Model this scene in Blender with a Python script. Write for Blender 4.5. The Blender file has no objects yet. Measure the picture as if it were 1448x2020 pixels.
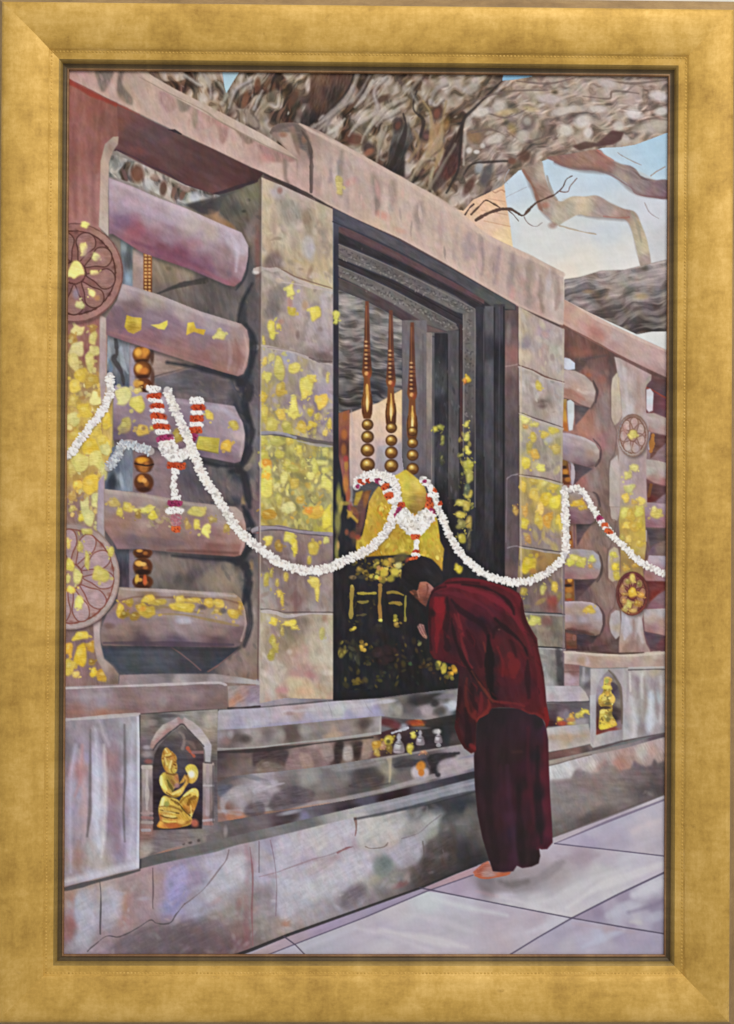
# A framed oil painting hanging on a pale wall, photographed almost square on.
import bpy, bmesh, math, random
import numpy as np
from mathutils import Vector, Matrix

scene = bpy.context.scene
# ---- camera ---------------------------------------------------------------------------------
cam_data = bpy.data.cameras.new('camera'); cam = bpy.data.objects.new('camera', cam_data); scene.collection.objects.link(cam)
cam_data.lens = 50; cam_data.sensor_width = 36; cam_data.sensor_height = 36; cam_data.sensor_fit = 'AUTO'
cam_data.clip_start = 0.05; cam_data.clip_end = 50
HANG = 1.50                                       # height of the painting's centre above the floor
CX, CZ, CD, YAW, PITCH, ROLL = -0.02256189, -0.00353308, 1.42225846, -0.0157338, 0.00352866, 0.00544006
_fwd = Vector((-math.sin(YAW) * math.cos(PITCH), math.cos(YAW) * math.cos(PITCH), math.sin(PITCH)))
_right = Vector((math.cos(YAW), math.sin(YAW), 0)); _up = _right.cross(_fwd)
_r2 = math.cos(ROLL) * _right + math.sin(ROLL) * _up; _u2 = -math.sin(ROLL) * _right + math.cos(ROLL) * _up
cam.matrix_world = Matrix(((_r2.x, _u2.x, -_fwd.x, CX), (_r2.y, _u2.y, -_fwd.y, -CD), (_r2.z, _u2.z, -_fwd.z, CZ + HANG), (0, 0, 0, 1)))
scene.camera = cam
# ---- light: a bright, soft room with a large window-like source high at the right -----------------
world = bpy.data.worlds.new('World'); scene.world = world; world.use_nodes = True
world.node_tree.nodes['Background'].inputs[0].default_value = (1.0, 0.985, 0.96, 1); world.node_tree.nodes['Background'].inputs[1].default_value = 0.50
def soft_light(name, loc, target, size, power, colour):
    d = bpy.data.lights.new(name, 'AREA'); d.shape = 'RECTANGLE'; d.size, d.size_y = size; d.energy = power; d.color = colour
    o = bpy.data.objects.new(name, d); scene.collection.objects.link(o); o.location = loc
    o.rotation_euler = (Vector(target) - Vector(loc)).to_track_quat('-Z', 'Y').to_euler(); return o
soft_light('ceiling_light', (0.9, -1.7, 3.1), (0.0, 0.0, 1.5), (1.6, 1.2), 46, (1.0, 0.97, 0.92))
scene.view_settings.view_transform = 'Standard'; scene.view_settings.look = 'None'; scene.view_settings.exposure = 0; scene.view_settings.gamma = 1
scene.cycles.use_denoising = True

# ============================================================================
# PAINT ENGINE - lays the oil paint on the canvas in memory (numpy).  All sketch
# coordinates are in units of the painter's grid: 1 unit = 1/1448 of the view.
# ============================================================================
GX0, GY0, GW, GH = 112, 124, 1218, 1774          # part of the sketch grid covered by the canvas
PAINT = np.zeros((GH, GW, 3), np.float32) + 0.42
AREA = np.zeros((GH, GW), np.int16)              # which painted thing each bit of paint belongs to
AREAS = [('canvas_ground', None, None)]          # (part, sub-part, label)
rng = np.random.default_rng(7)

def area(part, sub=None, label=None):
    AREAS.append((part, sub, label))
    return len(AREAS) - 1

_part_n = {}
def fresh(part):                                  # a new individual of a kind: 'round_rail', 'round_rail#1' ...
    n = _part_n.get(part, 0); _part_n[part] = n + 1
    return '%s#%d' % (part, n)

def zm(x0, y0, s):                                # a detail sketch drawn s times larger with its corner at x0, y0
    def f(*pts):
        return [(x0 + p[0] / s, y0 + p[1] / s) for p in pts]
    return f

def col(c):
    if isinstance(c, str):
        c = [int(c[i:i + 2], 16) for i in (0, 2, 4)]
    return np.array(c, np.float32) / 255.0

def smooth(pts, closed=True, n=6):
    p = np.array(pts, float); m = len(p)
    if m < 3: return p
    if closed:
        idx = lambda i: p[i % m]
        segs = range(m)
    else:
        idx = lambda i: p[min(max(i, 0), m - 1)]
        segs = range(m - 1)
    out = []
    t = np.linspace(0, 1, n, endpoint=False)[:, None]
    for i in segs:
        a, b, c, d = idx(i - 1), idx(i), idx(i + 1), idx(i + 2)
        out.append(0.5 * (2 * b + (c - a) * t + (2 * a - 5 * b + 4 * c - d) * t * t + (3 * b - a - 3 * c + d) * t ** 3))
    out = np.concatenate(out)
    if not closed: out = np.vstack([out, p[-1]])
    return out

def blur(m, s):
    if s < 0.3: return m
    r = max(1, int(s * 2.5 + 0.5))
    k = np.exp(-0.5 * (np.arange(-r, r + 1) / s) ** 2); k = (k / k.sum()).astype(np.float32)
    for ax in (0, 1):
        pad = [(0, 0)] * m.ndim; pad[ax] = (r, r)
        q = np.pad(m, pad, mode='edge')
        o = np.zeros_like(m)
        for i, w in enumerate(k):
            o += w * (q[i:i + m.shape[0]] if ax == 0 else q[:, i:i + m.shape[1]])
        m = o
    return m

def box(x0, y0, x1, y1):
    return (max(0, int(math.floor(x0 - GX0))), max(0, int(math.floor(y0 - GY0))),
            min(GW, int(math.ceil(x1 - GX0)) + 1), min(GH, int(math.ceil(y1 - GY0)) + 1))

def grid(b):
    ys, xs = np.mgrid[b[1]:b[3], b[0]:b[2]].astype(np.float32)
    return xs + GX0 + 0.5, ys + GY0 + 0.5

def poly_mask(pts, soft=0.8):
    p = np.array(pts, np.float32); pad = soft * 3 + 2
    b = box(p[:, 0].min() - pad, p[:, 1].min() - pad, p[:, 0].max() + pad, p[:, 1].max() + pad)
    if b[2] <= b[0] or b[3] <= b[1]: return None, b
    ys = np.arange(b[1], b[3], dtype=np.float32) + GY0 + 0.5
    xs = np.arange(b[0], b[2], dtype=np.float32) + GX0 + 0.5
    q = np.roll(p, -1, 0); acc = 0
    for off in (-0.33, 0.0, 0.33):
        m = np.zeros((len(ys), len(xs)), np.float32); yo = ys + off
        for (x1, y1), (x2, y2) in zip(p, q):          # signed exact-in-x coverage
            if y1 == y2: continue
            lo, hi = (y1, y2) if y1 < y2 else (y2, y1)
            rows = np.nonzero((yo >= lo) & (yo < hi))[0]
            if not len(rows): continue
            xc = x1 + (yo[rows] - y1) * (x2 - x1) / (y2 - y1)
            cov = np.clip(xs[None, :] - xc[:, None] + 0.5, 0, 1)
            m[rows] += cov if y2 > y1 else -cov
        acc = acc + np.clip(np.abs(m), 0, 1)
    return blur(acc / 3, soft), b

def hash2(ix, iy, seed):
    h = (ix.astype(np.int64) * 374761393 + iy.astype(np.int64) * 668265263 + seed * 974634233) & 0x7fffffff
    h = ((h ^ (h >> 13)) * 1274126177) & 0x7fffffff
    return ((h ^ (h >> 16)) & 0xffff).astype(np.float32) / 65535.0

def vn(x, y, fx, fy, ang=0, seed=0):              # smooth value noise, cells fx by fy, turned by ang degrees; -1..1
    a = math.radians(ang); ca, sa = math.cos(a), math.sin(a)
    u = (x * ca + y * sa) / fx; v = (-x * sa + y * ca) / fy
    iu = np.floor(u); iv = np.floor(v); fu = u - iu; fv = v - iv
    fu = fu * fu * (3 - 2 * fu); fv = fv * fv * (3 - 2 * fv)
    a0 = hash2(iu, iv, seed); a1 = hash2(iu + 1, iv, seed); b0 = hash2(iu, iv + 1, seed); b1 = hash2(iu + 1, iv + 1, seed)
    return ((a0 * (1 - fu) + a1 * fu) * (1 - fv) + (b0 * (1 - fu) + b1 * fu) * fv) * 2 - 1

def put(m, b, c, alpha=1.0, lab=None, inside=None):
    m = m * alpha
    if inside is not None:
        m = m * np.isin(AREA[b[1]:b[3], b[0]:b[2]], inside)
    t = PAINT[b[1]:b[3], b[0]:b[2]]
    t += (c - t) * m[..., None]
    if lab is not None:
        AREA[b[1]:b[3], b[0]:b[2]][m > 0.5] = lab

def field(x, y, samples, p=1.6):                  # colour between scattered colour notes
    h, w = x.shape; st = 3 if h * w > 4000 else 1
    xs = x[::st, ::st]; ys = y[::st, ::st]
    num = np.zeros(xs.shape + (3,), np.float32); den = np.zeros(xs.shape, np.float32)
    for sx, sy, c in samples:
        wt = 1.0 / ((xs - sx) ** 2 + (ys - sy) ** 2 + 20.0) ** p
        num += wt[..., None] * col(c); den += wt
    f = num / den[..., None]
    if st == 1: return f
    yi = np.minimum(np.arange(h) / st, f.shape[0] - 1.001) if f.shape[0] > 1 else np.zeros(h)
    xi = np.minimum(np.arange(w) / st, f.shape[1] - 1.001) if f.shape[1] > 1 else np.zeros(w)
    y0 = np.floor(yi).astype(int); x0 = np.floor(xi).astype(int)
    y1 = np.minimum(y0 + 1, f.shape[0] - 1); x1 = np.minimum(x0 + 1, f.shape[1] - 1)
    fy = (yi - y0)[:, None, None].astype(np.float32); fx = (xi - x0)[None, :, None].astype(np.float32)
    return (f[y0][:, x0] * (1 - fx) + f[y0][:, x1] * fx) * (1 - fy) + (f[y1][:, x0] * (1 - fx) + f[y1][:, x1] * fx) * fy

_seed = [11]
def fill(pts, c, soft=0.8, lab=None, sm=0, ang=0, tex=0.025, size=26, alpha=1.0, inside=None, p=1.6, hue=0.008):
    """lay a passage of paint: c is one colour or a list of (x, y, colour) notes; tex = brush variation along ang"""
    if sm: pts = smooth(pts)
    m, b = poly_mask(pts, soft)
    if m is None: return
    x, y = grid(b)
    cc = field(x, y, c, p) if isinstance(c, list) else np.broadcast_to(col(c), m.shape + (3,)).copy()
    if tex:
        _seed[0] += 5; s = _seed[0]
        n = 0.55 * vn(x, y, size, size * 0.22, ang, s) + 0.3 * vn(x, y, size * 0.45, size * 0.1, ang + 8, s + 1) + 0.45 * vn(x, y, size * 1.7, size * 0.9, ang, s + 2)
        cc = cc + tex * n[..., None]
        cc = cc + hue * np.stack([vn(x, y, size * 1.3, size * 0.5, ang, s + 3), 0 * x, vn(x, y, size * 1.3, size * 0.5, ang, s + 4)], -1)
    put(m, b, np.clip(cc, 0, 1), alpha, lab, inside)

def stroke(pts, w, c, alpha=1.0, soft=0.7, lab=None, sm=1, inside=None):
    """one brush line; w a width or (start, middle.., end) widths"""
    p = np.array(pts, float)
    if sm and len(p) > 2: p = smooth(p, closed=False, n=7)
    n = len(p)
    ws = np.interp(np.linspace(0, 1, n), np.linspace(0, 1, len(w)), w) / 2 if isinstance(w, (tuple, list)) else np.full(n, w / 2)
    if sm and n > 6:                                  # a hand is never quite steady
        j = np.convolve(rng.normal(size=n + 4), [0.2, 0.3, 0.3, 0.2], 'valid')[:n]; k = np.convolve(rng.normal(size=n + 6), np.ones(5) / 5, 'valid')[:n]
        d = np.gradient(p, axis=0); d /= np.hypot(d[:, 0], d[:, 1])[:, None] + 1e-6
        p = p + np.stack([-d[:, 1], d[:, 0]], 1) * (j * 0.55)[:, None]; ws = ws * np.clip(1 + 0.55 * k, 0.5, 1.6)
    pad = ws.max() + soft * 2 + 2
    b = box(p[:, 0].min() - pad, p[:, 1].min() - pad, p[:, 0].max() + pad, p[:, 1].max() + pad)
    if b[2] <= b[0] or b[3] <= b[1]: return
    m = np.zeros((b[3] - b[1], b[2] - b[0]), np.float32)
    for i in range(n - 1):
        (x1, y1), (x2, y2) = p[i], p[i + 1]
        sb = box(min(x1, x2) - pad, min(y1, y2) - pad, max(x1, x2) + pad, max(y1, y2) + pad)
        if sb[2] <= sb[0] or sb[3] <= sb[1]: continue
        x, y = grid(sb)
        dx, dy = x2 - x1, y2 - y1; L = dx * dx + dy * dy + 1e-6
        t = np.clip(((x - x1) * dx + (y - y1) * dy) / L, 0, 1)
        d = np.hypot(x - x1 - t * dx, y - y1 - t * dy)
        cv = np.clip((ws[i] * (1 - t) + ws[i + 1] * t - d) / (2 * soft) + 0.5, 0, 1)
        s = m[sb[1] - b[1]:sb[3] - b[1], sb[0] - b[0]:sb[2] - b[0]]
        np.maximum(s, cv, out=s)
    put(m, b, col(c), alpha, lab, inside)

def dab(x, y, rx, ry, ang, c, alpha=1.0, soft=0.35, lab=None, inside=None):
    """one touch of the brush: a soft-edged oval"""
    r = max(rx, ry) * 1.25 + 2
    b = box(x - r, y - r, x + r, y + r)
    if b[2] <= b[0] or b[3] <= b[1]: return
    xx, yy = grid(b); a = math.radians(ang); ca, sa = math.cos(a), math.sin(a)
    u = ((xx - x) * ca + (yy - y) * sa) / rx; v = (-(xx - x) * sa + (yy - y) * ca) / ry
    d = np.sqrt(u * u + v * v)
    m = np.clip((1 - d) / soft + 0.5, 0, 1)
    put(m, b, col(c) if not isinstance(c, np.ndarray) else c, alpha, lab, inside)

def spots(lst, c=None, **k):                      # list of (x, y, rx, ry, angle, colour)
    for s in lst:
        dab(s[0], s[1], s[2], s[3], s[4] if len(s) > 4 else 0, s[5] if len(s) > 5 else c, **k)

def blotch(lst, alpha=0.9):                       # broken smears of paint
    for x, y, rx, ry, a, c in lst:
        for _ in range(max(3, int(rx * ry / 9))):
            t = rng.uniform(0, 6.28); r = math.sqrt(rng.uniform(0, 1)); k = rng.uniform(0.2, 0.5)
            dab(x + rx * r * math.cos(t), y + ry * r * math.sin(t), rx * k + 1, ry * k + 1, rng.normal() * 30 + a, np.clip(col(c) * (1 + 0.22 * rng.normal()), 0, 1), alpha * rng.uniform(0.45, 1), 0.7)

def leafs(lst, c='d8bd5a', hi='ecdc8a', lo='9a7a3c', inside=None, lab=None):
    """squares of gold leaf pressed on the stone: (x, y, w, h[, colour])"""
    for s in lst:
        x, y, w, h = s[:4]; k = s[4] if len(s) > 4 else c
        q = smooth([(x + w * 0.54 * np.sign(math.cos(t)) * abs(math.cos(t)) ** 0.75 * (1 + 0.25 * rng.normal()), y + h * 0.54 * np.sign(math.sin(t)) * abs(math.sin(t)) ** 0.75 * (1 + 0.25 * rng.normal()))
             for t in np.linspace(0.4, 6.68, 9)[:-1]], n=3)
        base = col(k) * (1 + 0.05 * rng.normal())
        fill([(a + 1.4, d + 1.6) for a, d in q], lo, 1.3, alpha=0.35, tex=0, inside=inside)
        ll = lab
        if lab is not None: ll = area(AREAS[lab][0], AREAS[lab][1] or 'gold_leaf') if w * h > 130 else None
        fill(q, tuple(base * 255), 1.5, tex=0.06, size=9, inside=inside, lab=ll, alpha=0.92)
        dab(x - w * 0.12, y - h * 0.14, w * 0.22, h * 0.2, 20, hi, 0.3, 0.9, inside=inside)
        for _ in range(3): dab(x + w * rng.uniform(-0.8, 0.8), y + h * rng.uniform(-0.7, 0.8), w * 0.16, h * 0.14, rng.uniform(0, 180), base, 0.6, 0.7, inside=inside)

def scatter(pts, n, cols, size=(3, 8), ratio=0.5, ang=0, jit=25, alpha=(0.3, 0.8), soft=0.6, sm=0, inside=None, lab=None):
    """many loose touches within an outline"""
    if sm: pts = smooth(pts)
    p = np.array(pts, float)
    lo, hi = p.min(0), p.max(0); q = np.roll(p, -1, 0)
    k = 0; tries = 0
    while k < n and tries < n * 12:
        tries += 1
        x, y = rng.uniform(lo, hi)
        cr = ((p[:, 1] > y) != (q[:, 1] > y))
        xc = p[:, 0] + (y - p[:, 1]) * (q[:, 0] - p[:, 0]) / np.where(q[:, 1] == p[:, 1], 1e-6, q[:, 1] - p[:, 1])
        if (np.count_nonzero(cr & (x < xc)) % 2) == 0: continue
        k += 1
        a = (ang(x, y) if callable(ang) else ang) + rng.normal() * jit
        s = rng.uniform(*size)
        c = col(cols[rng.integers(len(cols))]) * (1 + 0.06 * rng.normal())
        dab(x, y, s, s * ratio * rng.uniform(0.7, 1.3), a, np.clip(c, 0, 1), rng.uniform(*alpha), soft, inside=inside, lab=lab)

def garland(pts, w, part=None, lab=None, cols=('e9e1d8', 'dcd4ca', 'f0eae1', 'cfc6be', 'e5dacf'), shade='9a9290', dens=1.0, under=0.9):
    """a rope of jasmine buds: many small thick touches across the line"""
    p = smooth(pts, closed=False, n=10)
    stroke([(a + 1.5, d + 2) for a, d in p], w * 0.95, '5a4c4c', 0.35, 2.0, sm=0)
    stroke(p, w * 0.86, 'c6beb8', under, 1.2, lab=lab, sm=0)
    seg = np.hypot(*np.diff(p, axis=0).T); L = np.concatenate([[0], np.cumsum(seg)])
    n = int(L[-1] * w * 0.085 * dens) + 4
    for s in np.sort(rng.uniform(0, L[-1], n)):
        i = min(np.searchsorted(L, s), len(p) - 1); i = max(i, 1)
        t = (s - L[i - 1]) / max(seg[i - 1], 1e-6); c0 = p[i - 1] * (1 - t) + p[i] * t
        d = p[i] - p[i - 1]; d /= np.hypot(*d) + 1e-6; nrm = np.array([-d[1], d[0]])
        o = rng.uniform(-0.5, 0.5) * w; q = c0 + nrm * o
        a = math.degrees(math.atan2(nrm[1], nrm[0])) + rng.normal() * 40
        if rng.random() < 0.3:
            dab(q[0] + 1, q[1] + 1.4, 2.4, 1.4, a, shade, 0.4, 0.7)
        dab(q[0], q[1], rng.uniform(2.4, 4.2), rng.uniform(1.5, 2.4), a, cols[rng.integers(len(cols))], 0.95, 0.55, lab=lab)

def bark(outline, flow, notes, lab=None, cell=9, length=34, depth=0.30, holes=0.5, seed=900, sm=0, pale=(0.80, 0.745, 0.70), rust='5e3d2c', wob=1.0, em=0.13):
    """bark painted as ridges and hollows that run along the flow of the wood"""
    if sm: outline = smooth(outline)
    m, b = poly_mask(outline, 0.9)
    if lab is not None: m = m * (AREA[b[1]:b[3], b[0]:b[2]] == lab)
    x, y = grid(b); st = 8
    gx = np.arange(b[0], b[2] + st, st) + GX0; gy = np.arange(b[1], b[3] + st, st) + GY0
    A = np.radians(np.array([[flow(p, q) for p in gx] for q in gy])); U, V = np.cos(2 * A), np.sin(2 * A)
    def look(px, py):
        i = np.clip(((py - gy[0]) / st), 0, len(gy) - 1.01); j = np.clip(((px - gx[0]) / st), 0, len(gx) - 1.01)
        i, j = np.rint(i).astype(int), np.rint(j).astype(int); a = 0.5 * np.arctan2(V[i, j], U[i, j]); return np.cos(a), np.sin(a)
    wx = x + 9 * wob * vn(x, y, 34, 34, 0, seed + 1) + 4 * wob * vn(x, y, 13, 13, 0, seed + 3); wy = y + 9 * wob * vn(x, y, 34, 34, 0, seed + 2) + 4 * wob * vn(x, y, 13, 13, 0, seed + 4)
    steps = 7; h = length / 2 / steps
    tot = np.zeros(x.shape, np.float32); big = tot.copy(); fin = tot.copy(); wsum = 0
    for sg in (1, -1):
        px, py = wx.copy(), wy.copy(); ox, oy = None, None
        for k in range(steps + 1):
            if k or sg == 1:
                w = math.exp(-(k / steps * 1.5) ** 2); wsum += w
                tot += w * vn(px, py, cell, cell, 30, seed + 5); fin += w * vn(px, py, cell * 0.45, cell * 0.45, 0, seed + 6); big += w * vn(px, py, cell * 2.6, cell * 2.6, 0, seed + 7)
            c, s = look(px, py)
            if ox is not None:
                f = np.sign(c * ox + s * oy); f[f == 0] = 1; c, s = c * f, s * f
            else: c, s = c * sg, s * sg
            ox, oy = c, s; px = px + c * h; py = py + s * h
    t = tot / wsum; t = t / (t.std() + 1e-6); f = fin / wsum; f = f / (f.std() + 1e-6); g = big / wsum; g = g / (g.std() + 1e-6)
    hgt = np.clip(t, -1.6, 1.6) * 0.6 + 0.35 * g + 0.22 * f
    gyd, gxd = np.gradient(blur(hgt.astype(np.float32), 0.8)); emb = np.clip(-(gxd * -0.45 + gyd * -0.9) * 2.6, -1, 1) * -1
    base = field(x, y, notes)
    k = np.clip(hgt * depth + 0.10, -0.62, 0.55)[..., None]
    cc = np.where(k < 0, base * (1 + k * 1.25), base + (np.array(pale, np.float32) - base) * k * 1.35)
    hm = np.clip((-g - 0.85) * 1.6, 0, 1)[..., None] * holes
    cc = cc * (1 - hm) + (col(rust) * (0.75 + 0.25 * np.clip(f, -1, 1)[..., None])) * hm
    valley = np.clip(1 - np.abs(hgt + 0.45) / 0.22, 0, 1)[..., None] * depth
    cc = cc * (1 - valley) + cc * np.array([0.52, 0.46, 0.44], np.float32) * valley
    cc = cc * (1 + em * emb[..., None]) + 0.02 * np.stack([vn(x, y, 22, 14, 40, seed + 9), 0 * x, vn(x, y, 18, 12, 90, seed + 10)], -1)
    put(m, b, np.clip(cc, 0, 1), 1.0)

# ---- painted sky, temple tower, the old tree -------------------------------------------
R = lambda x0, y0, x1, y1: [(x0, y0),(x1, y0),(x1, y1),(x0, y1)]
SKY = area('painted_sky')
fill(R(100,120,1340,800),[(900,300,'b4c6d6'),(1010,370,'bccad6'),(1000,450,'cacfd0'),(1080,330,'b6c8d6'),(1300,250,'a4c4da'),
     (1310,300,'a8c6da'),(1180,330,'b7c9d6'),(1290,420,'c6c9d0'),(1200,460,'c6ccd0'),(1100,480,'cfcfcb'),(1050,470,'d0d0cc'),(1120,545,'dccfc0'),(1160,520,'d6d0c6'),
     (1230,505,'d3cfca'),(1310,480,'c4c3c6'),(1290,680,'d4d2cf'),(440,170,'b7cdd6'),(1000,150,'8db9d6')],lab=SKY, tex=0.02, size=60, ang=-12)
zB = zm(880,130,3.218); zb1 = zm(120,130,3.62); zb2 = zm(500,130,3.62); zb6 = zm(880,460,3.218)
TOWER = area('painted_temple_tower',None,'peach coloured temple tower glimpsed past the tree')
fill([(850,425),(895,400),(930,385),(965,378),(994,358),(998,395),(1004,430),(1012,490),(980,480)],[(985,375,'e0b48e'),(950,410,'dcb290'),(1000,470,'e2c496'),(960,440,'d8b49c')],lab=TOWER, ang=20, size=14)
for a in ([(962,392),(996,398)],[(950,415),(1000,424)],[(955,436),(1006,447)]): stroke(a,2.2,'c09474',0.6)
stroke(zB((280,780),(310,805),(345,790),(370,800)),3,'b58466',0.8)
TREE = fresh('painted_tree')
TR = area(TREE,'bark','old gnarled fig tree with pale flaking bark')
trunk = [(300,128),(1330,128),(1330,262)] + zB((1400,425),(1310,460),(1200,500),(1110,515),(1000,520),(960,530),(900,560),(780,575),(650,590),(610,605),(550,640),(460,665),(400,720),(350,765),(250,815),(170,850),(110,920),(60,910)) + [(880,440),(700,350),(610,345),(520,310),(260,165)]
tnotes = [(330,160,'8d7768'),(400,200,'94816f'),(470,180,'857468'),(560,170,'8f8070'),(650,180,'5a4236'),(620,230,'3c2c28'),
     (690,230,'8a7a6c'),(740,260,'8c7c6a'),(800,240,'7c6c58'),(850,300,'8a6c4e'),(780,330,'4c3a36'),(900,310,'513630'),(860,380,'7c6a5a'),
     (930,330,'7c7068'),(960,250,'8e7f74'),(1050,200,'95867b'),(1150,200,'9a8a80'),(1280,190,'9d8e88'),(1100,270,'98887c'),(1000,290,'8d7e76'),(920,150,'75624f'),(1300,260,'a2938a')]
fill(trunk, tnotes, lab=TR, tex=0.03)
fill(zb1((1150,30),(1285,30),(1240,100),(1180,200),(1165,140)),'a9c6d2',0.9, lab=SKY, tex=0.01)
fill([(993,146),(1058,150),(1020,157),(990,160)],'86b4d2',1.2, lab=SKY, tex=0.01)
# flow of the bark and its flakes
_fl = [(330,160,70),(420,190,62),(520,190,108),(560,220,112),(640,190,100),(700,190,118),(700,260,135),(760,240,140),(800,300,110),(860,300,112),(870,210,135),
       (930,200,150),(1000,180,160),(1100,190,168),(1250,180,172),(1000,270,150),(1100,250,165),(1280,230,168),(900,380,130),(950,340,140)]
def barkflow(x, y):
    s = c = 0.0
    for fx, fy, a in _fl:
        w = 1.0 / ((x - fx) ** 2 + (y - fy) ** 2 + 200)
        s += w * math.sin(math.radians(2 * a)); c += w * math.cos(math.radians(2 * a))
    return math.degrees(math.atan2(s, c)) / 2
bark(trunk, barkflow,[(x, y, tuple(col(c) * (255,245,232))) for x, y, c in tnotes],TR, cell=11, length=26, depth=0.34, holes=0.75, em=0.16)
bark([(990,120),(1335,120),(1335,270),(1190,310),(1040,335),(935,410),(915,345),(912,240),(950,185)],barkflow,[(x, y, tuple(col(c) * (262,250,240))) for x, y, c in tnotes if x > 910],TR, cell=10, length=20, depth=0.2, holes=0.35, em=0.16, seed=930, rust='6c4c40')
scatter(trunk,130,['c8bbb0','b8a89c','d2c8c0','ab9a8a'],(3,9),0.38, barkflow,16,(0.2,0.5),0.9, inside=[TR])
scatter(trunk,110,['3e302c','5a4034','6a4a3a','4c3e3a'],(3,9),0.32, barkflow,16,(0.2,0.5),0.9, inside=[TR])
# hollows and dark gaps
H = dict(inside=[TR],tex=0.06, size=12, ang=110)
fill(zb2((430,40),(730,40),(690,150),(640,230),(560,290),(480,350),(420,420),(390,400),(440,290),(420,200)),[(635,170,'6a4632'),(660,160,'4c342c'),(640,220,'2e2422'),(690,150,'5c4034')],1.6, **H)
for a in ([(445,60),(470,180),(450,330)],[(520,60),(545,150),(500,290)],[(600,60),(585,180)],[(480,60),(505,140)]): stroke(zb2(*a),(5,9,3),'8c6244',0.65,1.6, inside=[TR])
stroke(zb2((500,70),(540,160),(520,230)),(4,6,2),'a58c74',0.6,1.4, inside=[TR])
fill(zb2((1000,470),(1110,400),(1140,520),(1080,640),(1080,800),(950,740),(970,600)),[(785,300,'38302f'),(780,330,'2f2624'),(795,270,'5c5650')],1.8, **H)
fill(zb2((1400,540),(1448,460),(1448,760),(1330,870),(1290,910),(1270,860),(1340,680)),[(895,300,'3b2a28'),(890,340,'5c3028'),(870,370,'4b3a34')],1.8, **H)
fill([(900,265),(914,232),(910,300),(905,328),(884,352),(880,320)],[(905,280,'3d2c29'),(895,330,'4a2a26')],1.6, **H)
spots([(700,275,20,11,8,'5e3626'),(727,293,13,12,60,'3b2a28'),(785,245,11,17,20,'3a2926'),(862,222,12,18,10,'4e322a'),(842,268,15,11,-35,'46302c'),
       (838,327,6,22,30,'54342a'),(750,196,20,7,-18,'53382c'),(790,222,13,7,-25,'8c7464'),(578,195,8,20,25,'5c3a2a'),(508,168,6,14,5,'6c3f2c'),(428,230,5,16,8,'53332a'),(484,195,6,16,15,'7a4e34'),(700,318,12,8,20,'7c4a34'),
       (1035,308,12,11,0,'5c3c30'),(1042,243,13,14,0,'6d5c54'),(1010,318,8,6,0,'6d4438'),(936,270,16,12,0,'8c6a4a'),(960,345,10,22,25,'4f4a4e'),(945,330,8,12,20,'9c9ca0'),(925,368,8,20,30,'54332c')],alpha=0.85, soft=0.7, inside=[TR])
spots([(1040,239,8,8,0,'a89c90'),(728,300,6,10,60,'9a6044'),(785,248,5,8,20,'6a3c32'),(862,224,6,10,10,'7c4434'),(842,270,6,5,0,'704c44'),(925,297,6,6,0,'c8c0bc'),(940,300,6,4,0,'d2c8c2'),(952,288,5,5,0,'c4bab2')],alpha=0.8, soft=0.8, inside=[TR])
fill([(700,128),(675,180),(655,210),(620,240),(600,262),(588,250),(612,190),(612,128)],[(640,150,'6a4a38'),(660,140,'5a3a2e'),(630,200,'5c4032'),(655,190,'2c2220'),(612,245,'241d1d')],2.0, alpha=0.8, tex=0.09, size=16, ang=105, inside=[TR])
for q, w in [([(704,130),(690,170),(665,208),(630,240),(606,262)],(3,6,5)),([(1000,150),(965,185),(935,215),(915,238),(908,290),(902,340),(880,380)],(3,4,6,7,6,4)),([(822,180),(815,215),(835,240),(822,290)],(3,6,4)),([(772,330),(790,290),(800,250),(795,225)],(8,12,8,3)),([(915,345),(930,325),(960,320),(1000,318)],(2,4,3))]: stroke(q, w,'2e2422',0.8,1.6, inside=[TR])
for q, w, c in [([(712,135),(698,175),(672,215),(638,246),(612,268)],(4,6,6),'b5a698'),([(1008,152),(970,192),(938,222),(920,248),(916,290),(914,325)],(4,7,6,5),'b8aa9e'),([(835,200),(850,230),(848,290),(838,330)],(5,9,6),'a88a60'),([(880,200),(872,250),(868,300),(850,350)],(5,10,6),'9c8058'),([(855,330),(848,365),(858,385)],(4,6,4),'a8987e'),([(760,215),(740,235),(722,265)],(6,9,5),'bdafa0'),([(735,160),(718,190),(700,212)],(5,9,5),'c2b6aa'),([(770,150),(752,185),(730,205)],(5,8,4),'b4a698'),([(660,255),(640,270),(630,290)],(5,8,4),'b0a292'),([(680,235),(664,252),(650,262)],(4,7,4),'c4b8ac')]: stroke(q, w, c,0.7,2.2, inside=[TR])
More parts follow.
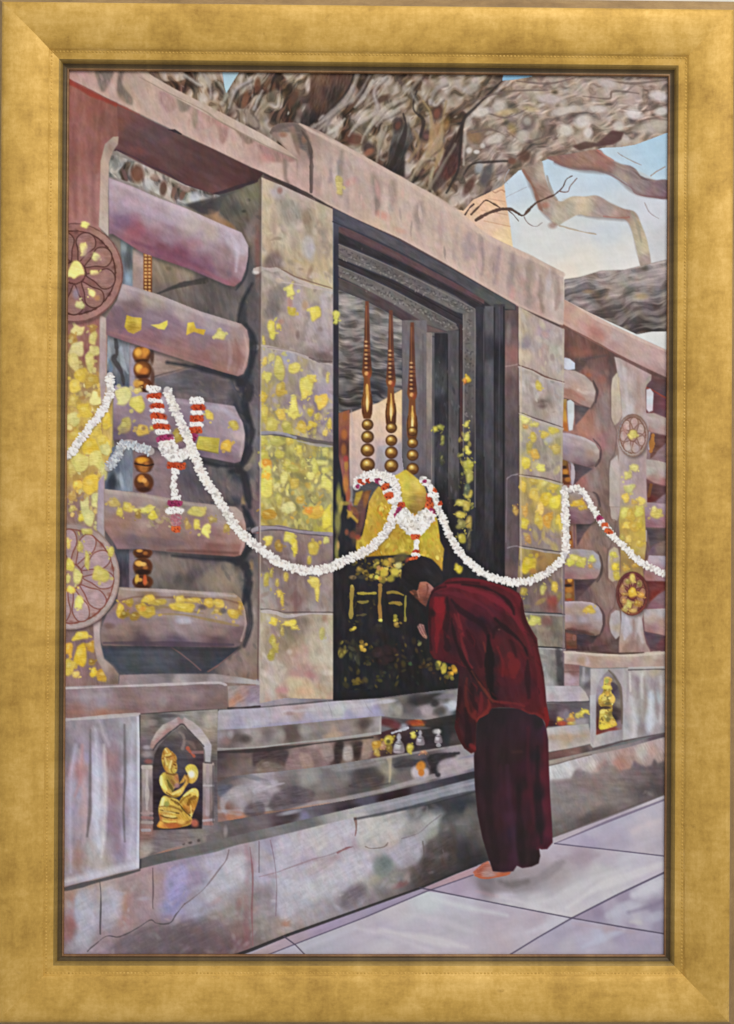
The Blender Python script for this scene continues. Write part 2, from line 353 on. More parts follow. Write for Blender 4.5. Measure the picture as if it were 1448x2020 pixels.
# long pale ridges
for pts, w, c in [(zb2((740,60),(690,190),(600,300),(480,400),(420,440)),(6,9,6),'b9aca2'),(zb2((830,70),(760,190),(700,250),(560,350),(500,460)),(5,8,5),'a2958a'),(zb2((950,80),(860,180),(880,320),(740,420),(680,500)),(6,9,4),'bfb2a8'),
                  (zb2((1090,230),(960,290),(880,380),(800,480),(770,550)),(8,10,3),'c2b4a2'),(zb2((1040,320),(930,370),(880,430)),(6,9,4),'c9bcae'),(zb2((950,430),(900,560),(880,680)),(5,9,5),'aa9c88'),
                  (zb2((1260,250),(1300,280),(1350,240)),(6,8,4),'c6bdb2'),(zb2((1340,440),(1330,560),(1250,640),(1160,780)),(7,11,6),'b59a74'),(zb2((1280,660),(1200,680),(1150,760),(1120,820)),(5,8,4),'bda98c'),(zb2((1150,470),(1180,560),(1110,680)),(6,9,5),'9c8058'),
                  (zb2((1200,80),(1130,170),(1170,270)),(6,8,4),'9c9082'),(zb2((1380,130),(1300,170),(1260,270)),(6,8,4),'a89c94'),(zb2((1440,560),(1380,660),(1300,800),(1250,880)),(5,9,6),'8c8070'),
                  (zb1((880,60),(960,120),(1000,140)),(5,10,5),'d0c6bc'),(zb1((1020,60),(1060,130),(1070,230)),(5,9,4),'bdb0a6'),(zb1((1130,120),(1180,200),(1150,270)),(5,9,6),'b4ac9c'),(zb1((1360,100),(1250,170),(1200,300)),(4,9,5),'c4b8b6'),(zb1((1440,180),(1400,250),(1380,310)),(4,8,6),'cdc2ba'),(zb1((1330,320),(1360,390),(1400,430)),(6,16,8),'a89684')]:
    q = [(a + 1.6, d + 2.4) for a, d in pts]
    stroke(q, tuple(v + 1.0 for v in w),'40332f',0.4,2.2, inside=[TR]); stroke(pts, tuple(v * 0.9 for v in w),c,0.6,2.4, inside=[TR])
for pts in ([(935,240),(960,225),(1000,232),(1040,215)],[(925,205),(960,190),(1010,180),(1080,178)],[(1085,240),(1120,225),(1160,228),(1200,205)],[(1150,190),(1200,195),(1210,180),(1260,185)],[(1225,215),(1270,220),(1318,205)],[(1000,260),(1040,280),(1090,262)],[(930,262),(970,256),(1000,270)],[(1260,240),(1290,234),(1318,238)],[(1020,160),(1080,165),(1130,155)],[(1200,160),(1250,165),(1318,158)]):
    stroke(pts,(2,4.5,2),'6e5a52',0.7,1.2, inside=[TR])
spots([(1150,238,17,12,-15,'cdc3bb'),(1115,258,15,11,10,'c9bfb4'),(1250,226,17,9,10,'d0c6c2'),(1160,262,9,10,0,'cbc0b8'),(950,222,18,9,-15,'d0c4bb'),(985,210,14,10,-20,'c2b5aa'),(975,275,20,9,-20,'c8bcb0'),(1085,195,26,9,5,'bdaeaa'),(1300,190,18,10,10,'cdc2c0'),(1110,220,22,8,-15,'c3b5ac'),(1220,248,10,9,0,'c2b8b0'),(1030,270,13,12,0,'b8aca0'),(1305,220,14,8,-10,'cfc5c0'),(930,175,18,11,-30,'a89c90'),(1290,250,36,12,-10,'b3a699'),(1200,165,18,8,10,'bcaeaa'),(1180,215,20,7,0,'c5b8b2')],alpha=0.85, soft=0.7, inside=[TR])
spots([(1000,222,20,6,-10,'c4a060'),(1045,215,16,5,10,'bfa266'),(1010,255,8,12,0,'b5904f'),(860,260,9,20,20,'bc8c4c'),(880,245,6,16,10,'b8863f')],alpha=0.45, soft=1.0, inside=[TR])
fill(zB((800,510),(880,480),(960,490),(1050,410),(1130,420),(1110,470),(1060,500),(940,515),(850,540)),[(1150,285,'5d4038'),(1210,265,'5a3a36')],1.4, tex=0.04, inside=[TR])
# branches against the sky
BR = lambda lbl=None: area(TREE,'branch')
def branch(pts, cs, dark=None, light=None):
    l = BR(); fill(pts, cs,1.0, lab=l, sm=1, ang=30, tex=0.05, size=18)
    return l
b1 = branch(zB((640,580),(780,560),(960,530),(1010,570),(1100,620),(1180,640),(1240,700),(1320,725),(1410,730),(1410,840),(1300,835),(1220,815),(1150,750),(1060,690),(960,665),(860,655),(760,640),(690,610)),
            [(1100,318,'8a6258'),(1160,310,'9a7464'),(1190,310,'96645c'),(1230,345,'8d7874'),(1260,360,'8c7c78'),(1290,380,'84686a'),(1315,368,'766266'),(1315,388,'80606a')])
stroke(zB((690,610),(790,650),(960,665),(1060,700),(1160,765),(1230,820),(1400,838)),(3,4,4),'845458',0.55,1.1)
stroke(zB((1060,610),(1120,640),(1190,660),(1240,710),(1320,728)),(2,5,3),'6b5654',0.7,1.2)
stroke(zB((960,535),(1010,570),(1060,600)),(3,3),'b06a5c',0.7)
for q in (zB((490,655),(540,760),(590,900),(690,1005)),zB((840,945),(920,955),(1100,970),(1165,990),(1205,1126),(1235,1250)),zB((690,615),(780,645),(960,668),(1070,700),(1220,815),(1400,840))): stroke(q,(4,8,7,5),'6c5650',0.5,3.0)
for q in (zB((600,620),(630,720),(670,800)),zB((740,850),(880,840),(960,838),(1120,915)),zB((980,545),(1100,630),(1200,665),(1320,730))): stroke(q,(3,6,4),'b8a698',0.4,2.6)
spots(zB((1120,700)) and [(1228,348,16,8,30,'b5a08c'),(1180,312,22,6,15,'a27a6c')],alpha=0.6, soft=1)
b2 = branch(zB((480,655),(540,635),(605,605),(625,690),(660,790),(720,860),(800,830),(880,830),(960,825),(1040,870),(1120,905),(1200,930),(1240,1010),(1280,1126),(1300,1290),(1240,1290),(1200,1126),(1160,1000),(1100,965),(1000,960),(900,955),(840,945),(760,985),(700,1015),(650,960),(600,920),(570,850),(540,760)),
            [(1045,345,'8d7468'),(1065,345,'b0a090'),(1060,380,'957060'),(1075,420,'a08a80'),(1100,425,'b4a894'),(1130,405,'b4a690'),(1145,405,'c0ac90'),(1190,410,'9e8a84'),(1230,425,'a38476'),(1250,450,'b5a68c'),(1270,490,'b8ac90'),(1275,515,'a08c84')])
stroke(zB((490,665),(560,780),(590,880),(610,920)),(5,8,4),'8a5c4c',0.7,1.6)
stroke(zB((640,700),(665,790),(700,850)),(3,6,4),'8d7866',0.6,1.4)
stroke(zB((1180,930),(1215,1020),(1240,1120)),(4,5,3),'98907e',0.6,1.4)
stroke(zB((1000,955),(1100,965),(1160,960)),3,'a0685c',0.6)
spots([(1075,405,8,6,0,'a0604c'),(1090,445,8,6,0,'8e6458'),(1140,395,20,6,0,'d0c0a4')],alpha=0.6, soft=1)
for pts, w, c in [(zB((120,945),(150,900),(175,880)),3,'4a3430'),(zB((160,945),(210,890),(250,855),(300,875),(340,900)),(5,4,2),'5a4036'),(zB((190,980),(260,940),(330,915),(400,910),(450,935),(490,950),(530,910),(570,870),(620,850),(690,815),(740,770),(765,720),(800,700)),(7,5,3.4,2),'54392f'),
                  (zB((380,905),(430,950),(460,985)),(2.4,1.4),'5a4640'),(zB((720,795),(770,800),(790,760),(830,715)),(2.6,2,1.4),'7a5c52'),(zB((495,960),(520,1000),(570,1020),(610,995)),(2,1.4),'8f7f7c'),(zB((720,1015),(790,1035),(870,1055),(950,1070)),(4,2),'b0a08a'),(zB((1090,550),(1150,590),(1240,630)),(1.2,2.4,1.4),'9c9692'),(zB((1300,700),(1340,670),(1390,640)),(2.6,1.5),'9c8478'),(zB((1260,870),(1290,930),(1350,970)),(2,1.5),'a8a0a2'),(zB((380,835),(440,805),(510,770)),(1.4,1),'a4a2a8'),(zB((400,660),(370,720),(390,750)),(1.4,1),'a2a4aa')]:
    stroke(pts, w, c,0.9,0.9, lab=area(TREE,'twig'))
# low limb at the right
LIMB = area(TREE,'branch')
limb = zb6((750,295),(850,280),(980,240),(1130,235),(1250,205),(1420,165),(1420,622),(1300,625),(1210,642),(1100,590),(900,500),(750,432))
fill(limb,[(x, y, tuple(col(c) * (222,212,205))) for x, y, c in [(1130,560,'857a7a'),(1200,545,'9a8d8a'),(1300,525,'9b8e8c'),(1140,590,'6c5f5e'),(1200,580,'84746c'),(1300,560,'8b7d78'),(1200,620,'574b4a'),(1300,610,'665856'),(1280,650,'443a3b'),(1160,605,'56494a')]],1.2, lab=LIMB, tex=0.05, ang=-12)
bark(limb, lambda x, y: -12 + 8 * math.sin(x * 0.05),[(1130,560,'857a7a'),(1200,545,'9a8d8a'),(1300,525,'9b8e8c'),(1140,590,'6c5f5e'),(1200,580,'84746c'),(1300,560,'8b7d78'),(1200,620,'574b4a'),(1300,610,'665856'),(1280,650,'443a3b'),(1160,605,'56494a')],LIMB, cell=7, length=40, seed=950, holes=0.25, depth=0.2, wob=0.6, em=0.1)
spots([(1265,585,12,6,0,'9c8250'),(1160,575,10,4,0,'9a7a52'),(1262,560,20,5,-10,'b4a8a6')],alpha=0.5, soft=1, inside=[LIMB])

# ---- coping beams along the top of the stone railing ---------------------------------------
BEAM = 'painted_coping_beam'
stroke([(500,345),(619,400),(776,478),(900,545),(1017,612),(1112,655),(1210,706),(1330,760)],26,'5a4644',1,1.0, lab=0, sm=0)
# far left beam
B1 = fresh(BEAM); b1a = area(B1, None,'left coping beam running in from the frame edge')
fill([(128,130),(255,130),(275,141),(346,178),(440,226),(520,268),(592,313),(620,330),(622,395),(585,372),(520,343),(430,301),(341,258),(275,227),(230,203),(180,178),(130,155)],
     [(150,150,'b98f86'),(200,160,'b8948a'),(230,185,'b8978b'),(260,170,'ad9382'),(300,200,'b99c8e'),(340,220,'b4958a'),(360,245,'bf9f92'),(420,260,'b4968a'),(450,290,'c0a093'),(520,300,'b68f87'),(540,335,'c3a597'),(590,360,'bc988f'),(400,225,'a8837b')],0.9, lab=b1a, ang=62, size=40)
for q, c in [(zb1((250,30),(370,30),(355,110),(300,190),(260,100)),'77685e'),(zb1((420,30),(455,30),(440,130),(510,230),(500,280),(420,230),(400,150)),'75665a'),(zb1((820,190),(920,250),(930,300),(880,330),(850,320),(830,240)),'89786a'),
             (zb1((700,190),(780,200),(820,300),(760,330),(710,270)),'a5807a'),(zb1((1100,290),(1180,380),(1190,500),(1150,560),(1120,450),(1070,360)),'a07870'),(zb1((1240,410),(1340,450),(1400,520),(1330,560),(1260,480)),'8c7568'),(zb2((50,560),(320,660),(240,690),(120,680),(60,620)),'9c766e'),
             (zb2((210,670),(245,690),(240,800),(265,840),(225,830)),'8c7468'),(zb2((310,670),(340,680),(325,800),(315,760)),'8a7265'),(zb1((945,300),(990,330),(965,450),(940,400)),'94806f'),(zb1((980,290),(1080,330),(1080,430),(1000,440)),'b08880')]:
    fill(q, c,2.2, sm=1, alpha=0.95, tex=0.05, size=14, ang=80, inside=[b1a])
scatter(zb1((80,60),(560,80),(1440,560),(1440,740),(560,320),(80,100)),60,['c8a69a','b88c82','a88478','c49c96'],(5,14),0.4,75,15,(0.15,0.4),inside=[b1a])
spots([(528,313,12,8,20,'d08080'),(440,245,14,8,25,'c78a86'),(160,140,14,8,0,'b08488')],alpha=0.4, soft=1, inside=[b1a])
tp = area(B1,'top_edge')
fill([(262,134),(280,138),(346,176),(440,224),(520,266),(595,313),(588,316),(520,287),(440,243),(346,193),(290,160)],[(280,145,'bfa594'),(400,212,'b9a090'),(520,275,'bfa797'),(580,306,'b89c8c')],0.9, lab=tp, ang=28)
stroke([(275,152),(330,182),(400,217),(440,243),(520,285),(586,315)],(2,3,3),'8c7666',0.55,1.0)
spots([(425,214,6,8,30,'9c8c74')],alpha=0.6, soft=1)
stroke([(134,158),(180,180),(230,205),(275,229),(341,260)],(5,4,2),'8a3a32',0.75,1.1)
stroke([(270,227),(341,259),(430,302),(520,345)],(2,3.2,2.4),'463030',0.7,0.9)
# near beam over the doorway, with its rounded end
B2 = fresh(BEAM); b2a = area(B2, None,'long coping beam over the doorway with a rounded end')
fill(zb2((112,480),(128,450),(155,425),(190,412),(235,405),(285,405),(335,413),(390,432),(480,470),(640,560),(950,735),(1280,920),(1448,1030)) + zb6((200,0),(280,20),(550,150),(745,250),(750,580),(740,590),(440,458),(0,197)) + [(790,471),(693,428),(619,391),(585,375),(588,315)],
     [(560,262,'8c7468'),(600,300,'a08478'),(610,360,'b8988e'),(640,330,'bba295'),(680,340,'b9a198'),(720,370,'b59a90'),(760,380,'bda093'),(800,410,'c0a79a'),(850,440,'bca395'),(760,440,'c4a892'),(880,430,'c0a596'),(930,480,'bb9f93'),(960,540,'c2a697'),(1000,520,'b89d92'),(1060,540,'b0988e'),(1090,580,'b8a299'),(1060,610,'bc9c92'),(1105,600,'bfa9a2'),(900,500,'c4aa9a')],0.9, lab=b2a, ang=82, size=44)
fill(zb2((130,470),(150,430),(220,412),(300,425),(350,470),(390,540),(410,640),(405,700),(380,620),(330,590),(290,560),(270,470),(200,480)),[(550,262,'77645c'),(590,265,'6a5952'),(605,300,'6f5e58')],1.6, tex=0.05, size=12, inside=[b2a])
stroke(zb2((125,468),(160,434),(220,416),(290,424),(350,470),(390,550),(410,650)),(9,13,15,14,10,7),'66564f',0.75,2.0, inside=[b2a])
fill(zb2((240,440),(290,430),(330,560),(330,650),(300,600),(270,500)),'8a6e60',1.8, alpha=0.8, inside=[b2a])
fill(zb2((170,480),(265,480),(290,580),(320,650),(230,600)),[(560,280,'b59a8c')],2, alpha=0.8, inside=[b2a])
spots([(558,266,8,5,0,'8c5c48'),(600,275,5,8,0,'8f6450')],alpha=0.7, soft=1)
stroke(zb2((345,460),(385,530),(408,620),(414,720),(412,900)),(3,6.5,5),'574640',0.85,1.0)
stroke(zb2((330,415),(420,470),(640,580),(950,750),(1280,940),(1448,1045)) + zb6((280,40),(550,165),(740,265)),(3,9,9,8),'c8ae9e',0.75,1.6)
for x0, y0, x1, y1, w, c in [(675,300,672,385,15,'988678'),(668,320,662,360,16,'a49ba0'),(738,345,742,400,20,'9c867c'),(744,395,742,420,16,'8c7a74'),(775,360,772,410,18,'9a8878'),(765,390,762,425,20,'bcaaa2'),
                             (830,400,826,450,18,'a48e88'),(870,420,868,480,14,'b09690'),(925,465,920,510,24,'ac98a0'),(952,470,950,540,12,'a48c8e'),(985,490,975,560,14,'a89090'),(1012,500,1008,560,18,'9e8884'),(1045,520,1043,600,22,'a58e80'),(1065,545,1070,615,12,'9c8274'),(1085,530,1082,570,12,'b8acae'),(1100,550,1096,610,10,'a88c82'),(905,440,900,490,12,'b49c94'),(654,335,650,360,12,'9c8c8c')]:
    stroke([(x0, y0),(0.5 * (x0 + x1) + rng.normal() * 2,0.5 * (y0 + y1)),(x1, y1)],(w * 0.45, w, w * 0.5),tuple(col(c) * (222 if c < 'b' else 255)),0.6, w * 0.26, inside=[b2a])
scatter([(600,300),(720,330),(900,440),(1105,560),(1105,630),(900,520),(620,385)],90,['c8b0a2','c49a90','a8928c','ccb4a4','b48c84'],(6,18),0.3,84,8,(0.12,0.35),inside=[b2a])
spots([(690,360,7,12,60,'c07c74'),(755,425,14,7,25,'cc7a6a'),(745,375,5,16,-10,'c48a84'),(790,455,12,5,20,'cf9880'),(1010,580,6,14,0,'c88880'),(1030,555,10,10,0,'c09088')],alpha=0.5, soft=1.1, inside=[b2a])
leafs([(669,367,17,26,'d2bb72')],lab=area(B2,'gold_leaf'))
stroke(zb2((0,738),(200,832),(430,942),(560,1008)),(3,7,5),'3c302e',0.85,1.0, lab=None)
stroke(zb2((430,930),(700,1072),(1050,1235)) + zb6((0,188),(440,445),(740,580)),(2.5,5,5,3),'c6aa9a',0.6,1.4, inside=[b2a])
scatter([(600,290),(720,330),(900,430),(1105,550),(1105,630),(900,520),(620,385)],40,['c0a096','a88c84','94807a','cab2a6'],(10,24),0.22,86,5,(0.3,0.6),0.8, inside=[b2a])
# far right beam
B3 = fresh(BEAM); b3a = area(B3, None,'right coping beam stepping down behind the near beam')
fill(zb6((748,420),(900,500),(1050,582),(1230,665),(1420,752)) + zb6((1420,935),(1300,885),(1050,757),(900,675),(745,585)),[(1125,610,'b98f80'),(1150,635,'bd9488'),(1200,645,'be9c90'),(1210,680,'b08a84'),(1180,660,'ab7a70'),(1215,665,'baa29c'),(1260,690,'ba9c94'),(1310,715,'b89a96'),(1300,735,'a98480'),(1140,615,'c4a08c')],0.9, lab=b3a, ang=28)
stroke(zb6((760,425),(900,505),(1050,590),(1230,672),(1400,750)),(4,7,5),'cbb0a4',0.75,1.3, inside=[b3a])
stroke(zb6((745,585),(900,668),(1050,752),(1300,880),(1400,925)),(3,4,4),'7a4c44',0.75,0.9)
spots([(1175,655,22,9,28,'b06c60'),(1270,722,18,6,28,'a87a76'),(1130,632,5,16,0,'c8a494')],alpha=0.4, soft=1.1, inside=[b3a])

# ---- left bay of the stone railing -----------------------------------------------------------
za = zm(120,460,3.62); zc = zm(120,790,3.62); zd = zm(120,1120,3.62)
BAY = fresh('painted_railing_bay'); bay = area(BAY, None,'shadowed stone behind the round rails at left')
fill([(128,160),(230,203),(520,343),(524,1400),(128,1400)],
     [(240,340,'8a7d78'),(300,360,'94857c'),(360,385,'8f8078'),(470,400,'6b6152'),(500,420,'6f6450'),(430,395,'46403e'),(480,380,'5c5344'),(440,425,'8d6c54'),(500,460,'75645a'),(490,440,'6a6054'),
      (320,520,'8d7864'),(370,530,'94806c'),(340,545,'877461'),(400,555,'5a5050'),(450,580,'5c5454'),(500,560,'6a6262'),(500,630,'60575a'),(420,600,'5a504e'),(330,575,'6a5c56'),(470,620,'6c6462'),
      (330,720,'93786e'),(370,715,'8d746a'),(320,740,'947a72'),(400,750,'5c5054'),(450,770,'65595c'),(330,770,'6c6064'),(440,735,'584e50'),(500,720,'6a5e5e'),(500,800,'665c60'),(470,760,'40404a'),
      (320,930,'866c70'),(330,960,'836a6e'),(370,940,'58505a'),(400,920,'585056'),(450,960,'645658'),(430,930,'5a5456'),(470,940,'4c484e'),(500,980,'70585a'),(500,920,'6c6466'),(505,870,'625c60'),
      (320,1110,'7c6c66'),(360,1120,'7d6d64'),(420,1110,'6a5e5e'),(380,1140,'5a5050'),(440,1130,'8a7868'),(430,1150,'8f7c6c'),(340,1150,'685c58'),(500,1100,'635a5a'),(500,1200,'75665f'),(500,1300,'8a7468'),(470,1310,'86706a'),(500,1340,'7e6254'),(300,1300,'454550'),(400,1300,'46454c')],1, lab=bay, tex=0.05, ang=70, size=30)
ib = [bay]
# strip of bark seen over the first rail
fill(zb1((345,640),(400,640),(620,720),(900,850),(1140,930),(1000,1000),(850,1000),(640,890),(400,800),(340,790)),[(230,330,'7a7672'),(260,340,'9c908a'),(320,365,'a5958a'),(380,395,'9c9894')],1, tex=0.05, inside=ib)
bark(zb1((345,640),(400,640),(620,720),(900,850),(1140,930),(1000,1000),(850,1000),(640,890),(400,800),(340,790)),lambda x, y: 75,[(230,330,'7a7672'),(260,340,'9c908a'),(320,365,'a5958a'),(380,395,'9c9894')],cell=8, length=22, seed=970)
spots(zb1((545,770)) and [(271,343,13,18,0,'6a3e2c'),(246,345,4,12,-20,'6c4c48'),(322,372,7,15,5,'5c3c30'),(343,378,5,11,15,'7a5a4c'),(360,385,5,10,20,'7a5448')],alpha=0.85, soft=0.6, inside=ib)
spots([(292,365,9,12,20,'b8b4b2'),(385,390,12,10,0,'bcbec4'),(306,350,9,6,20,'9a7c70'),(335,375,4,12,10,'bcb0a8'),(228,325,7,10,0,'6e706e'),(365,372,12,6,20,'a4847a')],alpha=0.7, soft=0.8, inside=ib)
fill(zb1((880,990),(1130,930),(1240,890),(1300,930),(1190,1000),(1090,1060),(1010,1060)),[(400,400,'3a3436'),(440,390,'4c4846')],2, alpha=0.9, inside=ib)
fill(zb1((1160,940),(1400,830),(1448,860),(1448,1267),(1330,1267),(1240,1150),(1120,1080)),[(450,400,'5a564c'),(480,390,'6d6450'),(505,380,'736a52'),(470,440,'5c5348'),(500,450,'6c5c58'),(460,410,'4a4844')],2, tex=0.06, ang=60, inside=ib)
spots([(432,432,20,8,40,'a07a5c'),(452,445,14,6,40,'8f6a46'),(481,417,4,3,0,'37332f'),(495,460,10,20,10,'8d7a72'),(505,440,8,24,0,'69605c'),(490,395,4,3,0,'4a4438')],alpha=0.7, soft=1, inside=ib)
# openings: bluish tree bark, cream strip, golden balusters, stones
def opening(poly, cs): fill(poly, cs,1.4, tex=0.05, ang=85, size=16, inside=ib)
opening(R(238,462,264,566),[(250,480,'767c80'),(250,540,'7e8a98'),(258,520,'5a5c60')]); spots([(253,510,5,20,5,'4c4a4c'),(245,480,5,14,0,'9aa0a2'),(252,550,6,10,0,'8c9cb0'),(240,525,4,14,0,'8c9298')],alpha=0.7, soft=1, inside=ib)
opening(R(208,650,256,770),[(215,690,'7f8489'),(230,700,'6c7078'),(240,760,'5a5e68'),(250,700,'8a8c94')])
stroke(za((390,760),(400,860),(380,900),(430,990),(450,1080)),(5,9,5),'3e393c',0.8,1.6, inside=ib); stroke(za((430,820),(440,920),(480,1000)),(5,7,4),'9aa2ac',0.7,1.8, inside=ib); stroke(za((340,780),(345,860),(330,930)),(5,8,4),'9ca4ac',0.7,1.8, inside=ib); stroke(za((330,990),(370,1020),(390,1080)),(4,7,5),'3c4454',0.8,1.6, inside=ib); stroke(za((340,900),(360,960),(350,1000)),(3,6,3),'5c7894',0.5,1.6, inside=ib)
opening(R(200,880,262,970),[(215,940,'6d7580'),(235,940,'7c8490'),(250,960,'7e8794'),(222,950,'2f3440')]); spots([(221,947,7,16,8,'2c303a'),(240,950,4,16,-10,'9aa2b0'),(250,915,8,14,20,'6c7080'),(232,925,5,10,0,'525c6c')],alpha=0.8, soft=0.9, inside=ib)
opening(R(225,1075,256,1165),[(240,1090,'4a4c58'),(240,1130,'3c3642'),(250,1150,'483c48')])
fill(R(262,492,284,576),[(270,500,'ab958c'),(275,560,'9c837c')],1.6, inside=ib); fill(R(256,680,266,782),'9a8c98',1.6, inside=ib); fill(R(304,905,338,985),'8a7074',2, inside=ib); fill(R(255,1080,264,1160),'7d6c76',1.4, inside=ib)
stroke(za((690,430),(800,390),(900,360),(1030,340)),(2,8,12),'3a3634',0.85,1.8, inside=ib)
stroke(za((660,1030),(780,990),(900,955),(990,945)),(3,5,3),'4a4040',0.75,1.6, inside=ib)
fill(za((640,850),(960,945),(700,1010),(655,1000)),[(330,720,'947a6e'),(310,715,'9c8278')],1.6, tex=0.05, inside=ib)
fill(za((650,1040),(990,950),(1180,1000),(1220,1100),(1200,1200),(1000,1170),(700,1110)),[(320,755,'6c6468'),(380,750,'5c545a'),(440,770,'665a5e')],2, tex=0.05, inside=ib)
spots([(345,700,5,3,0,'6c5850'),(333,530,5,4,20,'5c5040'),(375,560,16,4,-10,'4c4444'),(360,500,22,5,10,'8c7060')],alpha=0.6, soft=1, inside=ib)
for x, y, rx, ry, a, c in [(478,640,8,50,8,'2e2e36'),(485,760,12,26,12,'2c2e38'),(470,820,14,40,-14,'30323c'),(484,870,9,40,10,'2e313a'),(475,935,22,14,0,'32343c'),(462,990,16,10,0,'34363e'),(489,1030,8,40,-6,'2c2e36'),(474,1105,14,20,10,'2f3338'),(486,1155,10,26,-6,'343840'),(488,1240,6,40,0,'4a4044'),(424,905,46,10,3,'4c4a4c'),(495,560,10,60,0,'4c484a'),(500,680,9,40,0,'565052'),(493,735,12,22,20,'45464e'),(412,760,30,14,10,'564e52'),(430,1100,60,9,2,'463e42'),(330,1135,9,9,0,'54484e'),(352,1142,10,12,0,'4a4646')]:
    dab(x, y, rx, ry, a, c,0.75,1.0, inside=ib)
for x, y, rx, ry, a, c in [(505,470,8,40,0,'8a6c66'),(508,500,5,60,0,'7c4c44'),(505,840,9,30,0,'7a7478'),(512,950,6,50,0,'6f5a5c'),(494,905,10,18,30,'7c7458'),(485,985,7,24,10,'8c7064'),(480,988,4,8,0,'b08a4c'),(497,1160,9,44,0,'807068'),(495,1250,12,40,15,'95807a'),(498,1220,5,30,10,'a89890'),(500,1300,14,24,0,'8a7468'),(496,1115,4,10,0,'9c7848'),(415,1135,36,10,-35,'8d7a68'),(440,1145,24,14,-20,'978470'),(330,1118,18,30,20,'84746c'),(490,775,6,16,0,'857c4c'),(513,1080,4,60,0,'7c6860')]:
    dab(x, y, rx, ry, a, c,0.6,1.1, inside=ib)
scatter([(395,480),(515,370),(515,1340),(440,1340),(380,900)],200,['7a6c64','6a5e5a','8c7c70','54504e','807068','464448'],(4,12),0.45,75,30,(0.15,0.45),inside=ib)
spots([(507,535,9,6,-20,'cfc4be'),(503,686,8,6,-20,'b0a6a8'),(500,1043,14,4,-5,'a89ca0'),(502,1050,10,3,0,'9c5c54')],alpha=0.9, soft=0.6, inside=ib)
fill(zd((285,570),(800,575),(900,580),(1250,570),(1290,570),(1130,690),(1020,750),(440,755),(380,690),(300,640)),[(220,1290,'3c4250'),(260,1310,'454a50'),(320,1300,'4a4c54'),(380,1300,'3f3c44'),(420,1290,'3a3840'),(430,1310,'383a44')],1.6, tex=0.03, inside=ib)
stroke(zd((790,570),(880,630),(1000,730)),2.2,'7a5a5a',0.7,1, inside=ib); stroke(zd((1280,570),(1130,690),(1050,740)),2.2,'8a5c54',0.6,1, inside=ib)
# golden turned balusters behind
def baluster(shapes, lbl=None):
    B = area(BAY,'baluster',lbl)
    for s in shapes:
        x, y, rx, ry = s[:4]
        dab(x, y, rx, ry,0,'5c3018',1,0.25, lab=B); dab(x - rx * 0.15, y - ry * 0.1, rx * 0.72, ry * 0.7,0, s[4] if len(s) > 4 else '8e5226',0.9,0.7)
        dab(x - rx * 0.35, y - ry * 0.3, rx * 0.32, ry * 0.28,0,'d8953a',0.9,0.8); dab(x + rx * 0.25, y + ry * 0.1, rx * 0.25, ry * 0.3,0,'c8782e',0.6,0.9)
        dab(x, y + ry * 0.75, rx * 0.7, ry * 0.25,0,'34190f',0.7,0.8)
Bx = area(BAY,'baluster'); fill(R(283,498,300,578),[(285,520,'8a4e26'),(292,540,'9c5a2c'),(298,560,'6e3a1e')],0.9, lab=Bx)
for k in range(11):
    for xx in (287.5,295): dab(xx,504 + k * 7,2.6,2.6,0,'d2a060',0.8,0.7); dab(xx,507.5 + k * 7,2.6,1.2,0,'5c2e18',0.7,0.7)
baluster([(280,700,18,17,'a8641e'),(282,730,18,18,'94521f'),(284,760,17,14,'6a3a1c')])
spots([(272,695,7,8,0,'e0a23c'),(287,693,8,8,0,'d88a2c'),(273,727,6,8,0,'e0a844'),(284,732,9,6,0,'c4702a'),(270,757,7,8,0,'d8a040'),(300,702,4,16,0,'4a2a20'),(301,745,4,16,0,'56342a')],alpha=0.85, soft=0.8)
baluster([(284,915,19,17,'8c4c1c'),(284,952,19,19,'5c3018')]); spots([(280,907,12,5,0,'e0981f'),(283,925,10,7,10,'b06a2c'),(279,943,6,6,0,'d08432'),(285,948,5,5,0,'e09c48')],alpha=0.85, soft=0.7); stroke(zc((530,450),(600,465),(660,455)),3,'2c1812',0.8,1)
baluster([(282,1090,19,12,'4a281a'),(282,1118,19,18,'52301c'),(282,1148,20,14,'3c2014')]); spots([(273,1111,7,5,0,'d8a044'),(283,1113,6,4,0,'e0aa50'),(270,1142,4,9,10,'d8a83c'),(286,1144,4,10,0,'c8562a'),(282,1128,14,5,0,'2a1612')],alpha=0.9, soft=0.7)
# red-brown post and the shadowed soffit
PO = fresh('painted_railing_post'); po = area(PO, None,'left railing post cut by the frame, spotted with gold leaf')
fill(zb1((60,105),(400,265),(420,300),(410,520),(350,580),(290,680),(285,1210),(50,1210)) + [],[(150,200,'94594e'),(190,200,'90554a'),(220,230,'86544a'),(150,260,'97605a'),(190,300,'905a52'),(150,330,'9c685e'),(165,370,'a26f66'),(185,380,'a47068'),(145,420,'aa726a'),(190,440,'a6736c')],1, lab=po, ang=88, size=40, tex=0.04)
stroke(zb1((60,115),(200,190),(330,250),(470,310),(560,350)),(9,10,5,2),'94352a',0.8,2.2)
for q, c in [([(168,250),(165,330),(168,420)],'965a50'),([(145,250),(147,340),(150,430)],'7a453e'),([(182,300),(184,400),(188,440)],'83504c'),([(155,330),(156,420)],'a66e64'),([(198,280),(190,340)],'874c42')]: stroke(q,(6,13,7),c,0.5,4, inside=[po])
SO = fresh('painted_soffit'); so = area(SO, None,'dark maroon underside of the left beam')
